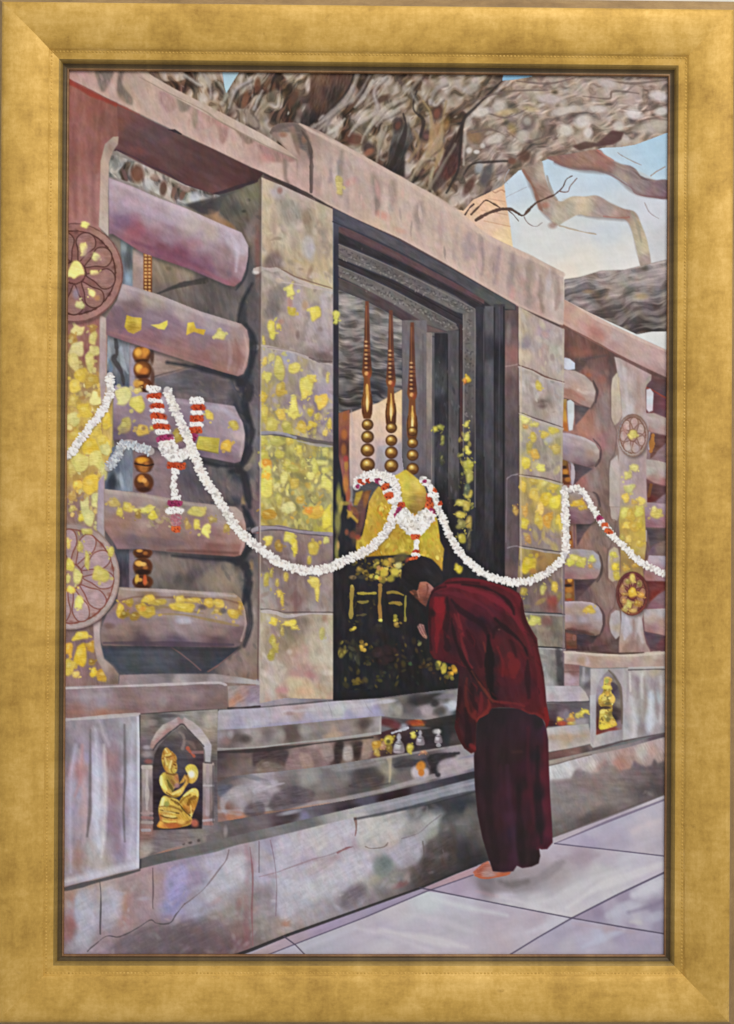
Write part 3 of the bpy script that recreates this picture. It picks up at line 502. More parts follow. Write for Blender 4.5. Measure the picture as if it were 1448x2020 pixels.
fill(zb1((400,280),(560,350),(800,465),(1100,600),(1448,770),(1400,825),(1200,888),(1090,915),(900,855),(620,720),(400,605),(375,610),(410,520)),[(240,240,'7c4a42'),(260,260,'664442'),(300,270,'5a4042'),(260,290,'633f40'),(330,300,'5c3f3c'),(300,330,'5b3a3c'),(400,320,'583a3a'),(380,360,'5e3b3a'),(440,340,'573838'),(480,350,'553234'),(430,375,'64403e'),(500,358,'40282a')],1, lab=so, ang=25, size=40, tex=0.03)
stroke(zb1((390,605),(500,640),(620,705),(760,770),(900,850),(1080,915)),(5,4,3,3),'46303a',0.75,1.5, inside=[so]); stroke(zb1((1090,915),(1200,888),(1400,822)),(2,6,6),'3c2a30',0.9,1.4)
spots([(275,298,14,7,20,'76403e'),(225,285,10,6,20,'75544e')],alpha=0.5, soft=1, inside=[so]); stroke(zb1((770,458),(810,465),(860,490)),(2,6,2),'33252a',0.9,0.9)
ed = area(PO,'cream_edge')
fill(zb1((412,505),(372,508),(315,560),(285,680),(280,900),(272,1150),(340,1220),(338,900),(345,690),(372,610),(408,560)),[(225,275,'a8907e'),(200,320,'b39888'),(206,400,'b79e90'),(206,450,'bfaaa0'),(222,285,'9c8478')],0.9, lab=ed, ang=88)
# gold-leafed lower face of the post
lf = [(128,620),(198,620),(212,640),(210,780),(222,770),(222,880),(206,935),(207,1060),(200,1240),(190,1230),(186,1250),(190,1290),(205,1315),(225,1335),(228,1352),(128,1356)]
fill(lf,[(160,640,'9a645c'),(170,700,'8f5a56'),(150,720,'a08048'),(170,760,'a88a58'),(170,820,'c2a04c'),(190,880,'c8aa52'),(160,930,'b89448'),(190,980,'a08068'),(150,1010,'8f7068'),(180,1030,'947a6c'),(160,1260,'806460'),(180,1290,'886a62'),(150,1330,'8c6c68'),(210,1340,'7e6660')],1, lab=po, ang=80, tex=0.05, size=18)
leafs([(154,651,22,20,'e0cf86'),(183,668,14,26,'cdbb6a'),(182,646,14,12,'b98a44'),(144,670,14,20,'b98f40'),(151,690,28,28,'d9cc8a'),(184,692,22,20,'dccf80'),(146,714,20,28,'d5c676'),(176,716,20,30,'d3c46c'),(160,740,26,26,'dcb93e'),(150,762,20,24,'d8ba4a'),(182,752,24,26,'c9a440'),(190,786,24,28,'dccf80'),(166,808,26,20,'dcb440'),(146,790,18,22,'cfb050'),(200,770,16,20,'c4a04a'),(143,826,20,30,'d8cc78'),(168,810,26,26,'d9b83c'),(212,826,14,34,'d8b838'),(192,850,24,34,'d5b648'),(150,860,24,22,'d0b04a'),(178,880,30,30,'d8b430'),(205,870,20,26,'d8bc4a'),(156,908,30,34,'d6c868'),(192,912,26,38,'d4c46a'),(208,885,18,18,'cfc87c'),(140,925,14,24,'d2b85c'),(180,955,30,30,'d9b336'),(152,956,14,22,'d5ae40'),(189,987,16,28,'d8cf82'),(168,1000,22,34,'d9d084'),(143,1003,12,14,'ccb860'),(142,975,14,20,'c0984c'),(160,1020,14,16,'dbc03c'),(176,1022,18,26,'d4cd80'),(205,930,12,30,'c8c070'),
       (161,1254,26,18,'dcbd3e'),(160,1292,24,40,'d8b024'),(179,1275,16,24,'c08f2c'),(136,1280,12,26,'d8a030'),(138,1315,20,28,'cdb042'),(185,1326,14,16,'e0bb2e'),(205,1332,24,20,'d2a032'),(150,1330,14,12,'cdb058'),(181,1306,12,12,'9c7428')],lab=area(PO,'gold_leaf'))
scatter([(136,730),(205,730),(218,800),(218,880),(200,950),(190,1030),(136,1020)],150,['d8c068','c8a23c','e2d48c','b8863a','a07a4c','d0b450'],(2.5,7),0.7,70,40,(0.3,0.7),inside=[po, len(AREAS) - 1])
ed2 = area(PO,'cream_edge')
fill([(197,622),(210,628),(210,770),(200,800),(196,740)],[(205,640,'b8a298'),(203,700,'a8908e'),(203,760,'a99690')],1.2, lab=ed2, ang=90); 
fill([(206,935),(194,950),(191,1045),(206,1060)],[(200,960,'a08e98'),(199,1030,'a39498')],1.2, lab=ed2, ang=90); stroke([(223,770),(223,880)],4,'a8924c',0.7,1.2)
fill(zd((232,400),(282,380),(280,470),(288,560),(310,650),(370,700),(415,760),(410,840),(320,840),(330,790),(260,660),(238,560)),[(192,1240,'b5a09a'),(192,1280,'a89088'),(205,1310,'9c8880'),(225,1330,'8a7468'),(222,1348,'7c6458')],1.2, lab=ed2, ang=80)
dab(225,1340,7,9,0,'685850',0.6,1, inside=[ed2])
# carved lotus roundels on the post
def roundel(cx, cy, rx, ry, base, rimc, line, petal, npet, a0, golds, hub, r0=0.3, r1=0.78, rim=0.86, lw=3.0, lbl=None, edge=None):
    ME = fresh('painted_lotus_roundel'); me = area(ME, None, lbl); mr = area(ME,'rim')
    el = lambda k, n=48: [(cx + rx * k * math.cos(t),cy + ry * k * math.sin(t)) for t in np.linspace(0,2 * math.pi, n, endpoint=False)]
    fill([(x + 3, y + 4) for x, y in el(1.0)],'3c2a28',2.5, alpha=0.5, tex=0)
    fill(el(1.0),rimc,0.9, lab=mr, tex=0.03)
    fill(el(rim),base,0.9, lab=me, tex=0.04, size=14)
    stroke(el(rim) + el(rim)[:1],lw, line,0.85,0.9); stroke(el(0.985) + el(0.985)[:1],2.2, edge or line,0.5,1)
    for i in range(npet):
        a = a0 + i * 2 * math.pi / npet
        u, v = math.cos(a),math.sin(a); w = 1.05 * math.pi / npet
        pt = lambda r, d: (cx + rx * r * math.cos(a + d * w),cy + ry * r * math.sin(a + d * w))
        q = smooth([pt(r0,0),pt(0.46,0.6),pt(0.66,0.86),pt(r1,0.5),pt(r1 + 0.05,0),pt(r1,-0.5),pt(0.66,-0.86),pt(0.46,-0.6)])
        fill(q, petal,0.9, tex=0.05, size=10, lab=area(ME,'petal')); stroke(list(q) + [q[0]],lw * 0.8, line,0.75,0.9, sm=0)
        c2 = pt(0.62,-0.15); dab(c2[0],c2[1],rx * 0.07, ry * 0.1, math.degrees(a),np.clip(col(petal) * 1.15,0,1),0.6,1)
        q2 = pt(r1 + 0.03,1.0); dab(q2[0],q2[1],rx * 0.05, ry * 0.04, math.degrees(a),line,0.45,1)
    hb = area(ME,'hub'); fill(el(r0 * 0.95),hub,0.9, lab=hb, tex=0.03); stroke(el(r0 * 0.95) + el(r0 * 0.95)[:1],lw * 0.9, line,0.8,0.9)
    leafs(golds,'dcca7c',lab=area(ME,'gold_leaf'))
    return me
roundel(147,538,96,98,[(130,470,'84524a'),(180,540,'8a5a50'),(150,610,'7e5250'),(210,560,'8c6460')],[(220,470,'a2786a'),(240,540,'94665c'),(200,620,'a07068'),(150,445,'96645a')],'512c26','93685f',9,-1.2,
        [(165,491,14,22,'dfcf7c'),(189,505,13,12,'e2d68c'),(185,537,18,10,'e4d480'),(181,578,12,13,'e0d07c'),(158,600,13,18,'e0d890'),(167,443,16,10,'ded472')],'8a5a52',0.24,0.8,0.84,3.2,'upper lotus roundel on the left post')
leafs([(150,534,28,26,'e4d478')],lab=AREAS.index(AREAS[-1])); spots([(171,497,6,14,25,'a37f80'),(200,512,10,6,20,'a67c7a'),(197,545,14,6,10,'9c6e68'),(150,580,6,10,0,'8f86a0'),(192,588,5,5,0,'c08850')],alpha=0.6, soft=1)
roundel(138,1137,98,105,[(130,1080,'a07c70'),(190,1120,'a68680'),(170,1200,'a5837e'),(150,1050,'93766e')],[(220,1080,'a8928c'),(232,1140,'a89088'),(210,1210,'a8948e'),(160,1040,'9a8480')],'80463a','a98c8c',11,0.1,
        [(172,1106,8,30,'d6c45c'),(200,1133,26,24,'ddcc5c'),(158,1078,11,16,'cdb45a'),(218,1088,12,18,'d8c85c'),(172,1047,26,12,'c8b860'),(157,1189,13,22,'dcd26a'),(135,1070,8,20,'d0b458')],'a08070',0.26,0.84,0.88,3.2,'lower lotus roundel on the left post','8a6a60')
leafs([(152,1137,14,26,'e0d478'),(138,1115,14,20,'d8c850'),(135,1140,12,16,'dcd070'),(140,1162,18,14,'dcb84a')],lab=len(AREAS) - 1)
# the five round rails
def rail(pts, cs, lbl, ang=20, **k):
    RA = fresh('painted_round_rail'); l = area(RA, None, lbl)
    fill([(a + 2, d + 6) for a, d in pts],'2c282c',3.5, alpha=0.55, tex=0, inside=ib)
    fill(pts, cs,1.0, lab=l, ang=ang, tex=0.04, size=44, p=1.8)
    return l

pR1 = zb1((342,800),(520,865),(700,945),(900,1020),(1100,1110),(1290,1190)) + za((1310,30),(1338,90),(1338,170),(1320,260),(1290,340),(1240,382),(1180,370),(900,250),(580,140),(370,5)) + [(215,462)]
r1 = rail(pR1,[(225,365,'b59ca4'),(300,395,'b8a2ac'),(240,410,'a8909c'),(240,440,'846478'),(265,455,'9c5c68'),(300,430,'aa909c'),(350,420,'b4a0a8'),(330,470,'9a7c88'),(290,480,'93606c'),(350,505,'80485c'),(320,490,'7c4c5c'),(400,470,'a8909a'),(410,450,'b5a09a'),(400,530,'7c5264'),(380,440,'b6a29e'),(440,500,'987c80'),(450,540,'80626a'),(460,555,'906068'),(455,470,'b4a2ac'),(475,490,'b8a8b0'),(482,520,'a88c92'),(470,540,'9c7a80')],'first round rail from the top, mauve',24)
for q, w, c, a in [([(224,360),(300,390),(400,432),(470,462)],(6,9,7),'c4aeb4',0.6),([(235,400),(290,415),(340,440)],(8,16,8),'b8a0b0',0.4),([(300,492),(370,520),(450,558)],(5,8,6),'965868',0.6),([(262,478),(330,500),(400,530)],(6,12,8),'754458',0.55),([(455,462),(468,490),(466,535)],(4,10,5),'c8bcc8',0.55),([(440,470),(448,500),(446,540)],(4,12,4),'8c7070',0.4)]: stroke(q, w, c, a,3, inside=[r1])
spots([(263,452,18,12,30,'9a5560'),(245,436,20,12,30,'7a5c74'),(412,470,14,10,0,'c0a898'),(265,400,20,8,20,'b898a4'),(385,480,14,9,20,'a06c78')],alpha=0.5, soft=1.2, inside=[r1])
pR2 = za((440,362),(560,395),(700,440),(850,500),(1000,560),(1180,615),(1290,648),(1330,690),(1345,760),(1345,850),(1330,950),(1305,1005),(1265,1022),(1180,1000),(1000,945),(800,880),(650,832),(480,780),(325,725),(325,600),(400,480))
r2 = rail(pR2,[(250,575,'a89498'),(300,590,'a9978e'),(360,615,'a99490'),(420,640,'a39094'),(260,610,'80686c'),(225,640,'7a5c64'),(300,630,'8c7480'),(340,640,'8a707c'),(400,670,'886e74'),(235,655,'8a6068'),(300,665,'8d646a'),(350,690,'946a68'),(400,710,'8c6260'),(440,730,'91685f'),(440,660,'9c868c'),(470,660,'a08480'),(470,700,'8f6660'),(485,690,'a8847c'),(430,690,'926f6c'),(475,730,'96706c')],'second round rail from the top with four gold squares',18)
for q, w, c, a in [([(246,566),(320,588),(400,620),(470,642)],(6,10,8),'b8a6a4',0.6),([(215,655),(300,678),(380,705),(460,735)],(4,8,6),'a0706c',0.5),([(225,610),(240,625),(238,655)],(10,20,10),'705864',0.45),([(482,660),(488,695),(480,730)],(3,5,3),'c0a098',0.6),([(450,660),(455,700),(450,730)],(3,9,3),'a88c8c',0.5),([(464,670),(472,705),(466,735)],(3,8,3),'845850',0.45),([(380,640),(410,655),(450,660)],(4,10,5),'9c8ca0',0.5)]: stroke(q, w, c, a,2.6, inside=[r2])
g = area('painted_round_rail#1','gold_leaf')
fill(za((470,585),(515,600),(578,605),(575,690),(520,720),(480,705),(455,670)),[(250,630,'c8aa34'),(275,632,'cdb03e'),(260,645,'a88428'),(275,650,'b89438')],0.9, lab=g, tex=0.06, size=8)
fill(za((640,655),(700,650),(762,622),(762,655),(740,690),(700,685)),[(310,642,'d8c25a'),(325,640,'dcc850')],0.9, lab=g); fill(za((905,640),(950,635),(965,680),(1035,690),(1020,728),(950,705),(895,730)),[(372,640,'dfc44c'),(380,650,'cda838'),(400,655,'c8a030')],0.9, lab=g)
leafs([(436,660,22,17,'e6d878')],lab=g)
pR3 = za((385,1085),(470,1105),(560,1130),(800,1175),(1030,1205),(1240,1235)) + zc((1270,105),(1300,160),(1315,240),(1310,340),(1285,435),(1240,448),(1000,400),(850,370),(690,338),(540,308),(400,280),(375,285),(375,0))
r3 = rail(pR3,[(240,775,'a2909c'),(320,790,'a08c98'),(400,805,'8f7c88'),(440,810,'a29098'),(250,820,'8b7480'),(300,830,'917a84'),(235,850,'705c68'),(330,860,'846c76'),(280,868,'78606c'),(390,890,'75616c'),(430,850,'9a848c'),(460,830,'a4909a'),(470,880,'9c858c'),(450,905,'7c6670'),(475,860,'b4a0a0')],'third round rail from the top with gold squares and garlands',12)
for q, w, c, a in [([(228,768),(300,782),(420,806),(466,816)],(5,7,6),'b5a4ac',0.5),([(235,866),(330,880),(400,896)],(5,9,6),'675460',0.6),([(440,870),(465,890),(462,908)],(5,10,5),'88707c',0.5),([(474,830),(479,860),(474,900)],(3,5,3),'c0acac',0.6),([(420,800),(445,810),(470,830)],(4,9,5),'a9a0ac',0.5)]: stroke(q, w, c, a,2.6, inside=[r3])
g = area('painted_round_rail#2','gold_leaf')
leafs([(242,782,28,30,'d8d080'),(271,792,26,30,'d8c858'),(247,840,24,20,'b8a458'),(282,847,24,22,'c8a240'),(413,820,14,18,'d8bc4a'),(461,838,16,16,'c8b04c'),(351,862,16,26,'b89c40'),(447,881,22,20,'d8aa34'),(272,770,14,10,'c8b060'),(300,845,8,8,'c8b048')],lab=g)
fill(zc((985,255),(1135,270),(1125,375),(960,345)),[(395,870,'c0ae44'),(430,875,'b09c38')],0.9, lab=g, tex=0.05, size=8); stroke(zc((960,345),(1125,378)),2.2,'8c7830',0.7)
spots([(283,845,4,4,0,'7a5a4c'),(243,790,7,9,0,'e0d890'),(245,850,9,6,0,'8a7460')],alpha=0.6, soft=1)
pR4 = zc((310,632),(420,645),(600,665),(760,695),(900,722),(1100,745),(1250,760),(1295,800),(1320,880),(1325,960),(1312,1050),(1285,1105),(1240,1115),(900,1092),(700,1075),(600,1062),(400,1062),(380,1020),(310,920))
r4 = rail(pR4,[(220,972,'a3908a'),(300,985,'9c8880'),(380,998,'8f7e76'),(440,1008,'a3908c'),(215,1000,'96807c'),(240,1030,'94705f'),(225,1040,'96706a'),(300,1010,'8f7568'),(280,1045,'96786c'),(330,1040,'93706a'),(380,1030,'95746e'),(400,1060,'8e6a66'),(420,1080,'7c5048'),(330,1080,'7e605c'),(260,1070,'6f5a60'),(240,1078,'826468'),(460,1010,'a8948e'),(470,1050,'a07c74'),(470,1085,'8f6056'),(478,1060,'b08c84')],'fourth round rail from the top with gold flecks',6)
for q, w, c, a in [([(210,968),(290,980),(370,994),(460,1006)],(7,8,7),'b0a096',0.55),([(330,1086),(400,1088),(470,1092)],(3,6,5),'5c3834',0.6),([(260,1060),(300,1068),(360,1072)],(10,16,8),'6a5860',0.4),([(480,1030),(483,1060),(474,1092)],(3,5,3),'c0a098',0.5),([(380,1050),(430,1062),(470,1070)],(6,10,6),'a07c74',0.5)]: stroke(q, w, c, a,2.6, inside=[r4])
leafs([(222,993,20,18,'b89c54'),(252,1000,20,18,'c8b04c'),(237,1010,10,16,'cbb54c'),(285,1005,34,14,'cfc25c'),(301,1017,16,14,'dcc63e'),(272,1015,10,16,'9c7c3c'),(388,1007,26,20,'c8b85c'),(389,1034,16,16,'d2be4c'),(407,1045,18,24,'d2c662'),(418,1026,12,14,'a88c48'),(370,1035,10,22,'b08a48'),(447,1042,14,16,'b39450'),(340,1005,24,8,'988860')],lab=area('painted_round_rail#3','gold_leaf'))
scatter([(280,1000),(340,1010),(360,1040),(290,1040)],30,['b8a868','c8b87c','a08c58','b09880'],(3,7),0.6,20,40,(0.3,0.6),inside=[r4])
spots([(285,1035,12,9,0,'b89c90'),(430,1068,20,5,5,'b08880')],alpha=0.5, soft=1.2, inside=[r4])
pR5 = zd((415,138),(700,150),(1000,168),(1240,182),(1285,220),(1315,300),(1330,400),(1312,500),(1280,555),(1240,568),(800,562),(300,556),(280,520),(282,440),(330,330),(400,250))
r5 = rail(pR5,[(250,1165,'a08a7c'),(330,1168,'a08c88'),(420,1175,'a69494'),(240,1195,'96705f'),(300,1190,'8c6c4c'),(350,1195,'94785c'),(420,1185,'8d6e54'),(470,1200,'9c7c5c'),(230,1220,'8f7680'),(300,1215,'94807c'),(360,1220,'a09496'),(430,1215,'a08c84'),(470,1220,'9a8484'),(240,1245,'8e7468'),(300,1240,'8a7270'),(360,1240,'957e82'),(430,1240,'8d7470'),(470,1250,'70565a'),(240,1262,'74605f'),(350,1266,'5c4c5c'),(430,1268,'5a464c'),(280,1268,'54444c')],'lowest round rail streaked with gold',2)
for q, w, c, a in [([(240,1162),(320,1165),(420,1172),(465,1176)],(6,6,5),'b4a29e',0.6),([(205,1268),(320,1270),(460,1272)],(5,8,7),'4a3c48',0.7),([(232,1186),(270,1178),(320,1178),(390,1180),(440,1182),(470,1190)],(3,4,3,3),'7a5846',0.7),([(300,1212),(360,1212),(420,1224),(470,1234)],(3,4,5),'94784a',0.7),([(480,1190),(484,1230),(476,1264)],(3,5,3),'b09890',0.6),([(270,1188),(300,1200),(330,1198),(400,1210)],(3,4,3),'8a7044',0.6)]: stroke(q, w, c, a,1.6, inside=[r5])
leafs([(238,1202,12,26,'d8b43a'),(246,1212,16,14,'8c6c20'),(266,1215,16,12,'8a6a24'),(278,1200,18,20,'b8902c'),(296,1206,26,18,'b89830'),(292,1182,22,14,'cfae38'),(356,1182,22,14,'d4b446'),(362,1198,46,16,'dcbc3e'),(378,1184,26,10,'c0a03c'),(412,1190,18,18,'cba63c'),(432,1192,20,14,'d4b44c'),(430,1207,18,14,'b89848'),(462,1212,22,24,'cba63a'),(474,1200,10,20,'b89040'),(255,1188,16,10,'a8882c'),(315,1188,26,10,'b89a3c')],lab=area('painted_round_rail#4','gold_leaf'))
spots([(399,1198,8,5,0,'56484c'),(440,1205,7,5,0,'5c5454'),(215,1235,10,6,0,'6a504c'),(282,1201,6,5,0,'d89030'),(363,1225,14,6,0,'b4b0bc')],alpha=0.75, soft=0.9)
for q, w in [([(497,560),(478,600),(470,635)],(4,10,6)),([(486,640),(500,668),(500,700),(490,740),(470,760)],(8,13,12,10)),([(470,752),(492,765),(482,800),(490,830)],(12,20,10)),([(486,800),(497,850),(490,890),(470,930)],(8,14,18,10)),([(455,930),(480,935),(492,1000)],(10,20,10)),([(480,1000),(498,1040),(492,1080),(474,1105)],(6,12,14,10)),([(450,1104),(482,1115),(492,1150),(480,1190)],(6,20,16,8)),([(484,1165),(494,1200),(496,1235),(482,1275)],(6,8,6)),([(330,715),(400,728),(470,748)],(4,9,10)),([(380,905),(430,918),(470,920)],(6,12,10)),([(340,1096),(400,1102),(460,1104)],(4,9,6))]: stroke(q, w,'2a2a31',0.85,3.0, inside=ib)
# rail sockets' shadow
for q in ([(491,490),(486,540),(466,572)],[(495,665),(495,710),(484,742)],[(486,840),(487,885),(474,918)],[(489,1030),(490,1070),(478,1102)],[(490,1195),(492,1232),(480,1272)]): stroke(q,(2,5,3),'2c2c34',0.6,1.8, inside=ib)

# ---- stone doorpost at left, built of blocks ---------------------------------------------------
ze = zm(500,460,3.62); zf = zm(500,790,3.62); zg = zm(500,1120,3.62); zh = zm(640,900,5.57)
PL = fresh('painted_stone_doorpost')
fill([(505,1340),(1125,1290),(1125,1540),(505,1660)],[(520,1390,'948a94'),(650,1380,'847a80'),(1080,1350,'a09a9c'),(900,1400,'3a3638'),(1000,1450,'302c2c')],1, lab=0)
joints = [[(516,350),(555,366),(605,389),(657,413)],ze((60,255),(200,265),(380,360),(570,408)),ze((58,805),(280,850),(430,905),(570,942)),zf((50,235),(250,245),(400,290),(575,312)),zf((50,900),(180,905),(400,940),(575,958)),zg((48,300),(230,330),(575,320)),zg((45,968),(220,930),(575,938))]
notes = [[(525,370,'c0a88e'),(550,385,'b8a4a0'),(530,400,'c2ae8c'),(570,400,'b3a294'),(600,400,'b59e90'),(580,420,'94877a'),(620,420,'b8a488'),(645,430,'b6a690'),(530,450,'b8a088'),(560,470,'b5a48e'),(600,480,'ac9a86'),(640,470,'b4a08e'),(525,500,'b8a084'),(580,510,'b8a07c'),(630,520,'bca682'),(645,550,'c0ac88'),(540,515,'8a7268'),(615,440,'9a8878')],
         [(525,550,'a8988a'),(560,540,'b5a49c'),(535,575,'9c8a7c'),(580,580,'a89290'),(620,570,'b0a084'),(645,590,'aca0a0'),(525,620,'a08c7c'),(545,615,'807470'),(575,610,'a58a7e'),(600,630,'ac9890'),(560,650,'9a8680'),(630,640,'a89694'),(600,670,'a08c88'),(540,670,'8d7c70'),(640,700,'8a7472'),(650,660,'aa9a9c'),(525,680,'9a8a70')],
         [(525,700,'a89a90'),(560,705,'a8a0a8'),(600,720,'a5948c'),(640,740,'a89a9a'),(525,760,'a8965c'),(560,760,'9c8a70'),(600,770,'93807e'),(640,780,'a0909a'),(540,800,'a09070'),(580,800,'8f7c80'),(620,810,'8c787e'),(650,820,'94848c'),(530,835,'b09c50'),(570,845,'a8985c'),(610,850,'8c7a70'),(645,860,'8d7c80')],
         [(525,870,'a8a05c'),(560,880,'a0984e'),(600,890,'9c9058'),(640,900,'8d8a5c'),(525,920,'9a9078'),(550,930,'a0905c'),(590,930,'b09c4c'),(630,940,'948c5c'),(530,980,'b8b05c'),(570,970,'988c58'),(610,980,'9c9058'),(645,980,'928c60'),(530,1020,'a88c3c'),(570,1010,'a09058'),(610,1020,'a8a058'),(645,1030,'b8aa3c'),(590,1040,'a89850')],
         [(525,1060,'8d7a70'),(560,1070,'86706c'),(600,1070,'887068'),(640,1080,'826c6c'),(530,1110,'7c6660'),(580,1110,'7a6260'),(620,1110,'84706e'),(645,1110,'7c686c'),(530,1160,'9a8e88'),(560,1160,'84706c'),(600,1170,'86706a'),(640,1180,'8f8078'),(530,1195,'a49890'),(560,1195,'907870'),(620,1195,'9c8c84'),(585,1180,'7c5a54')],
         [(525,1225,'b0a080'),(550,1220,'9c8868'),(590,1230,'80706a'),(630,1230,'aa9a82'),(645,1250,'b0a484'),(525,1280,'a89884'),(560,1260,'85735e'),(580,1270,'9c8870'),(620,1270,'b0a088'),(645,1290,'beb2a2'),(525,1330,'a89888'),(560,1320,'b09c8a'),(600,1310,'ac8c7e'),(620,1330,'a8847a'),(645,1340,'ac9c88'),(530,1370,'ac9c90'),(580,1350,'b8a488'),(600,1365,'b89a80'),(640,1365,'b0987c'),(565,1365,'a8948c')]]
labs = []
for i in range(6):
    bl = area(PL,'stone_block',['cream block at the top of the left doorpost',None, None,'block almost covered with gold leaf',None, None][i]); labs.append(bl)
    q = joints[i] + joints[i + 1][::-1]
    fill(q, notes[i],0.9, lab=bl, ang=75, size=26, tex=0.05, p=1.9)
    n0 = {0: ['c8b498','b09c88','a0907e','c0aca0','94806e'],1: ['b5a49a','94847a','a89890','b8a488','8a7a70'],2: ['a8989c','8c7a7c','b0a090','c0b068'],3: ['b8ac58','8c8458','c4b878','a08c4c','d0c470','78704c'],4: ['94807a','786460','8c7468','a08c88'],5: ['c0b098','a8948c','b48c80','9c8874','c8bcae']}[i]
    scatter(q,150 if i == 3 else 110, n0,(4,15),0.5,65,40,(0.25,0.65),0.8, inside=[bl])
I0 = labs
for q, c, a in [(ze((80,200),(130,150),(200,180),(190,235),(110,240)),'76625c',0.75),(ze((340,60),(400,20),(440,110),(400,180),(350,150)),'b8b2b4',0.6),(ze((230,20),(330,0),(350,90),(280,200),(220,130)),'bca88c',0.6),(zb2((210,960),(330,980),(340,1120),(250,1150),(215,1060)),'978c7e',0.65),(zb2((380,1040),(430,1030),(420,1180),(370,1200)),'92806e',0.6),(zb2((70,850),(130,870),(150,1100),(90,1220),(68,1000)),'c6b294',0.6),(zb2((120,880),(220,900),(200,950),(140,930)),'bcaeb2',0.7),(ze((100,430),(200,360),(240,420),(140,540),(110,600)),'84786f',0.6),(ze((70,560),(160,500),(180,580),(90,620)),'786c6a',0.6),(ze((250,420),(350,400),(380,560),(280,640),(240,520)),'b5a29c',0.55),(ze((370,650),(530,620),(545,820),(420,850)),'aa9a9e',0.55),(ze((180,600),(330,620),(340,780),(200,760)),'aa8e84',0.5),(ze((70,730),(200,770),(180,810),(80,800)),'87786c',0.6),(ze((400,860),(545,870),(548,930),(470,915)),'6f5f5c',0.65),
                (zg((100,420),(210,440),(200,620),(110,640),(80,540)),'978069',0.5),(zg((215,420),(380,350),(360,460),(260,560),(215,520)),'7c6c5c',0.65),(zg((240,600),(380,560),(380,760),(250,740)),'b48e84',0.5),(zg((60,640),(200,680),(220,860),(80,920)),'bdb0a2',0.5),(zg((230,800),(400,790),(440,930),(280,935),(230,880)),'c8b08c',0.6),(zg((400,440),(545,400),(550,700),(440,720)),'c0b29c',0.5),(zg((160,860),(250,800),(240,920),(180,930)),'b58078',0.5)]:
    fill(q, c,3.0, sm=1, alpha=a, tex=0.07, size=14, ang=70, inside=I0)
for s in [(612,495,8,18,0,'b0aab4'),(535,508,10,14,30,'6f5a54'),(560,400,12,26,0,'8c8072'),(603,425,7,14,0,'86705e'),(612,535,4,10,20,'8c6c54'),(640,465,6,12,0,'94847c'),(540,440,6,30,0,'a88f7c'),(575,460,10,30,0,'b8aa96'),(555,370,12,10,30,'b8a8ac'),(595,385,20,8,20,'b8a4a2'),(552,376,5,6,0,'8c4c40'),(580,480,8,20,0,'9c8a78'),(630,500,6,20,0,'a08e80')]: dab(*s[:5],s[5],0.55,1.1, inside=I0)
for s in [(540,600,10,22,20,'746a66'),(545,575,16,6,-40,'847870'),(586,600,8,30,0,'b0a0a4'),(572,595,5,12,0,'b8806c'),(602,602,6,9,0,'b88c64'),(555,635,6,5,0,'b87c64'),(587,660,4,8,0,'7c6058'),(631,650,6,5,0,'86706c'),(610,695,16,10,-10,'806c66'),(640,702,14,7,15,'6c5854'),(565,655,14,24,0,'a08880'),(640,610,8,30,0,'b4a8ac')]: dab(*s[:5],s[5],0.6,1.0, inside=I0)
for s in [(563,1240,14,10,0,'7a6a52'),(588,1225,16,10,0,'74645c'),(572,1260,12,18,0,'84745c'),(540,1240,6,14,0,'8f7478'),(640,1220,5,7,0,'8c6450'),(640,1260,8,8,0,'c8beb4'),(571,1286,5,5,0,'d0c0b4'),(583,1330,14,10,0,'b0807a'),(612,1330,10,6,0,'a8706c'),(600,1363,14,8,0,'cc9c78'),(555,1362,10,6,0,'b4787c'),(583,1190,4,30,0,'74504c'),(560,1375,12,5,30,'8c7468'),(620,1300,20,10,0,'c0b4a0'),(575,1345,14,10,0,'c4b494'),(535,1340,6,30,0,'b8aca4')]: dab(*s[:5],s[5],0.55,1.1, inside=I0)
scatter([(516,870),(654,885),(654,1045),(514,1035)],150,['d0c058','dccc68','b8a444','c89c38','e0d484','a89444','8c8050'],(2.5,8),0.6,75,40,(0.35,0.8),0.8, inside=[labs[3]])
scatter([(516,790),(654,800),(654,870),(514,850)],45,['c8b450','d8c868','b09848'],(2.5,7),0.6,75,40,(0.25,0.6),0.9, inside=[labs[2]])
gl = area(PL,'gold_leaf','gold leaf pressed on the left doorpost')
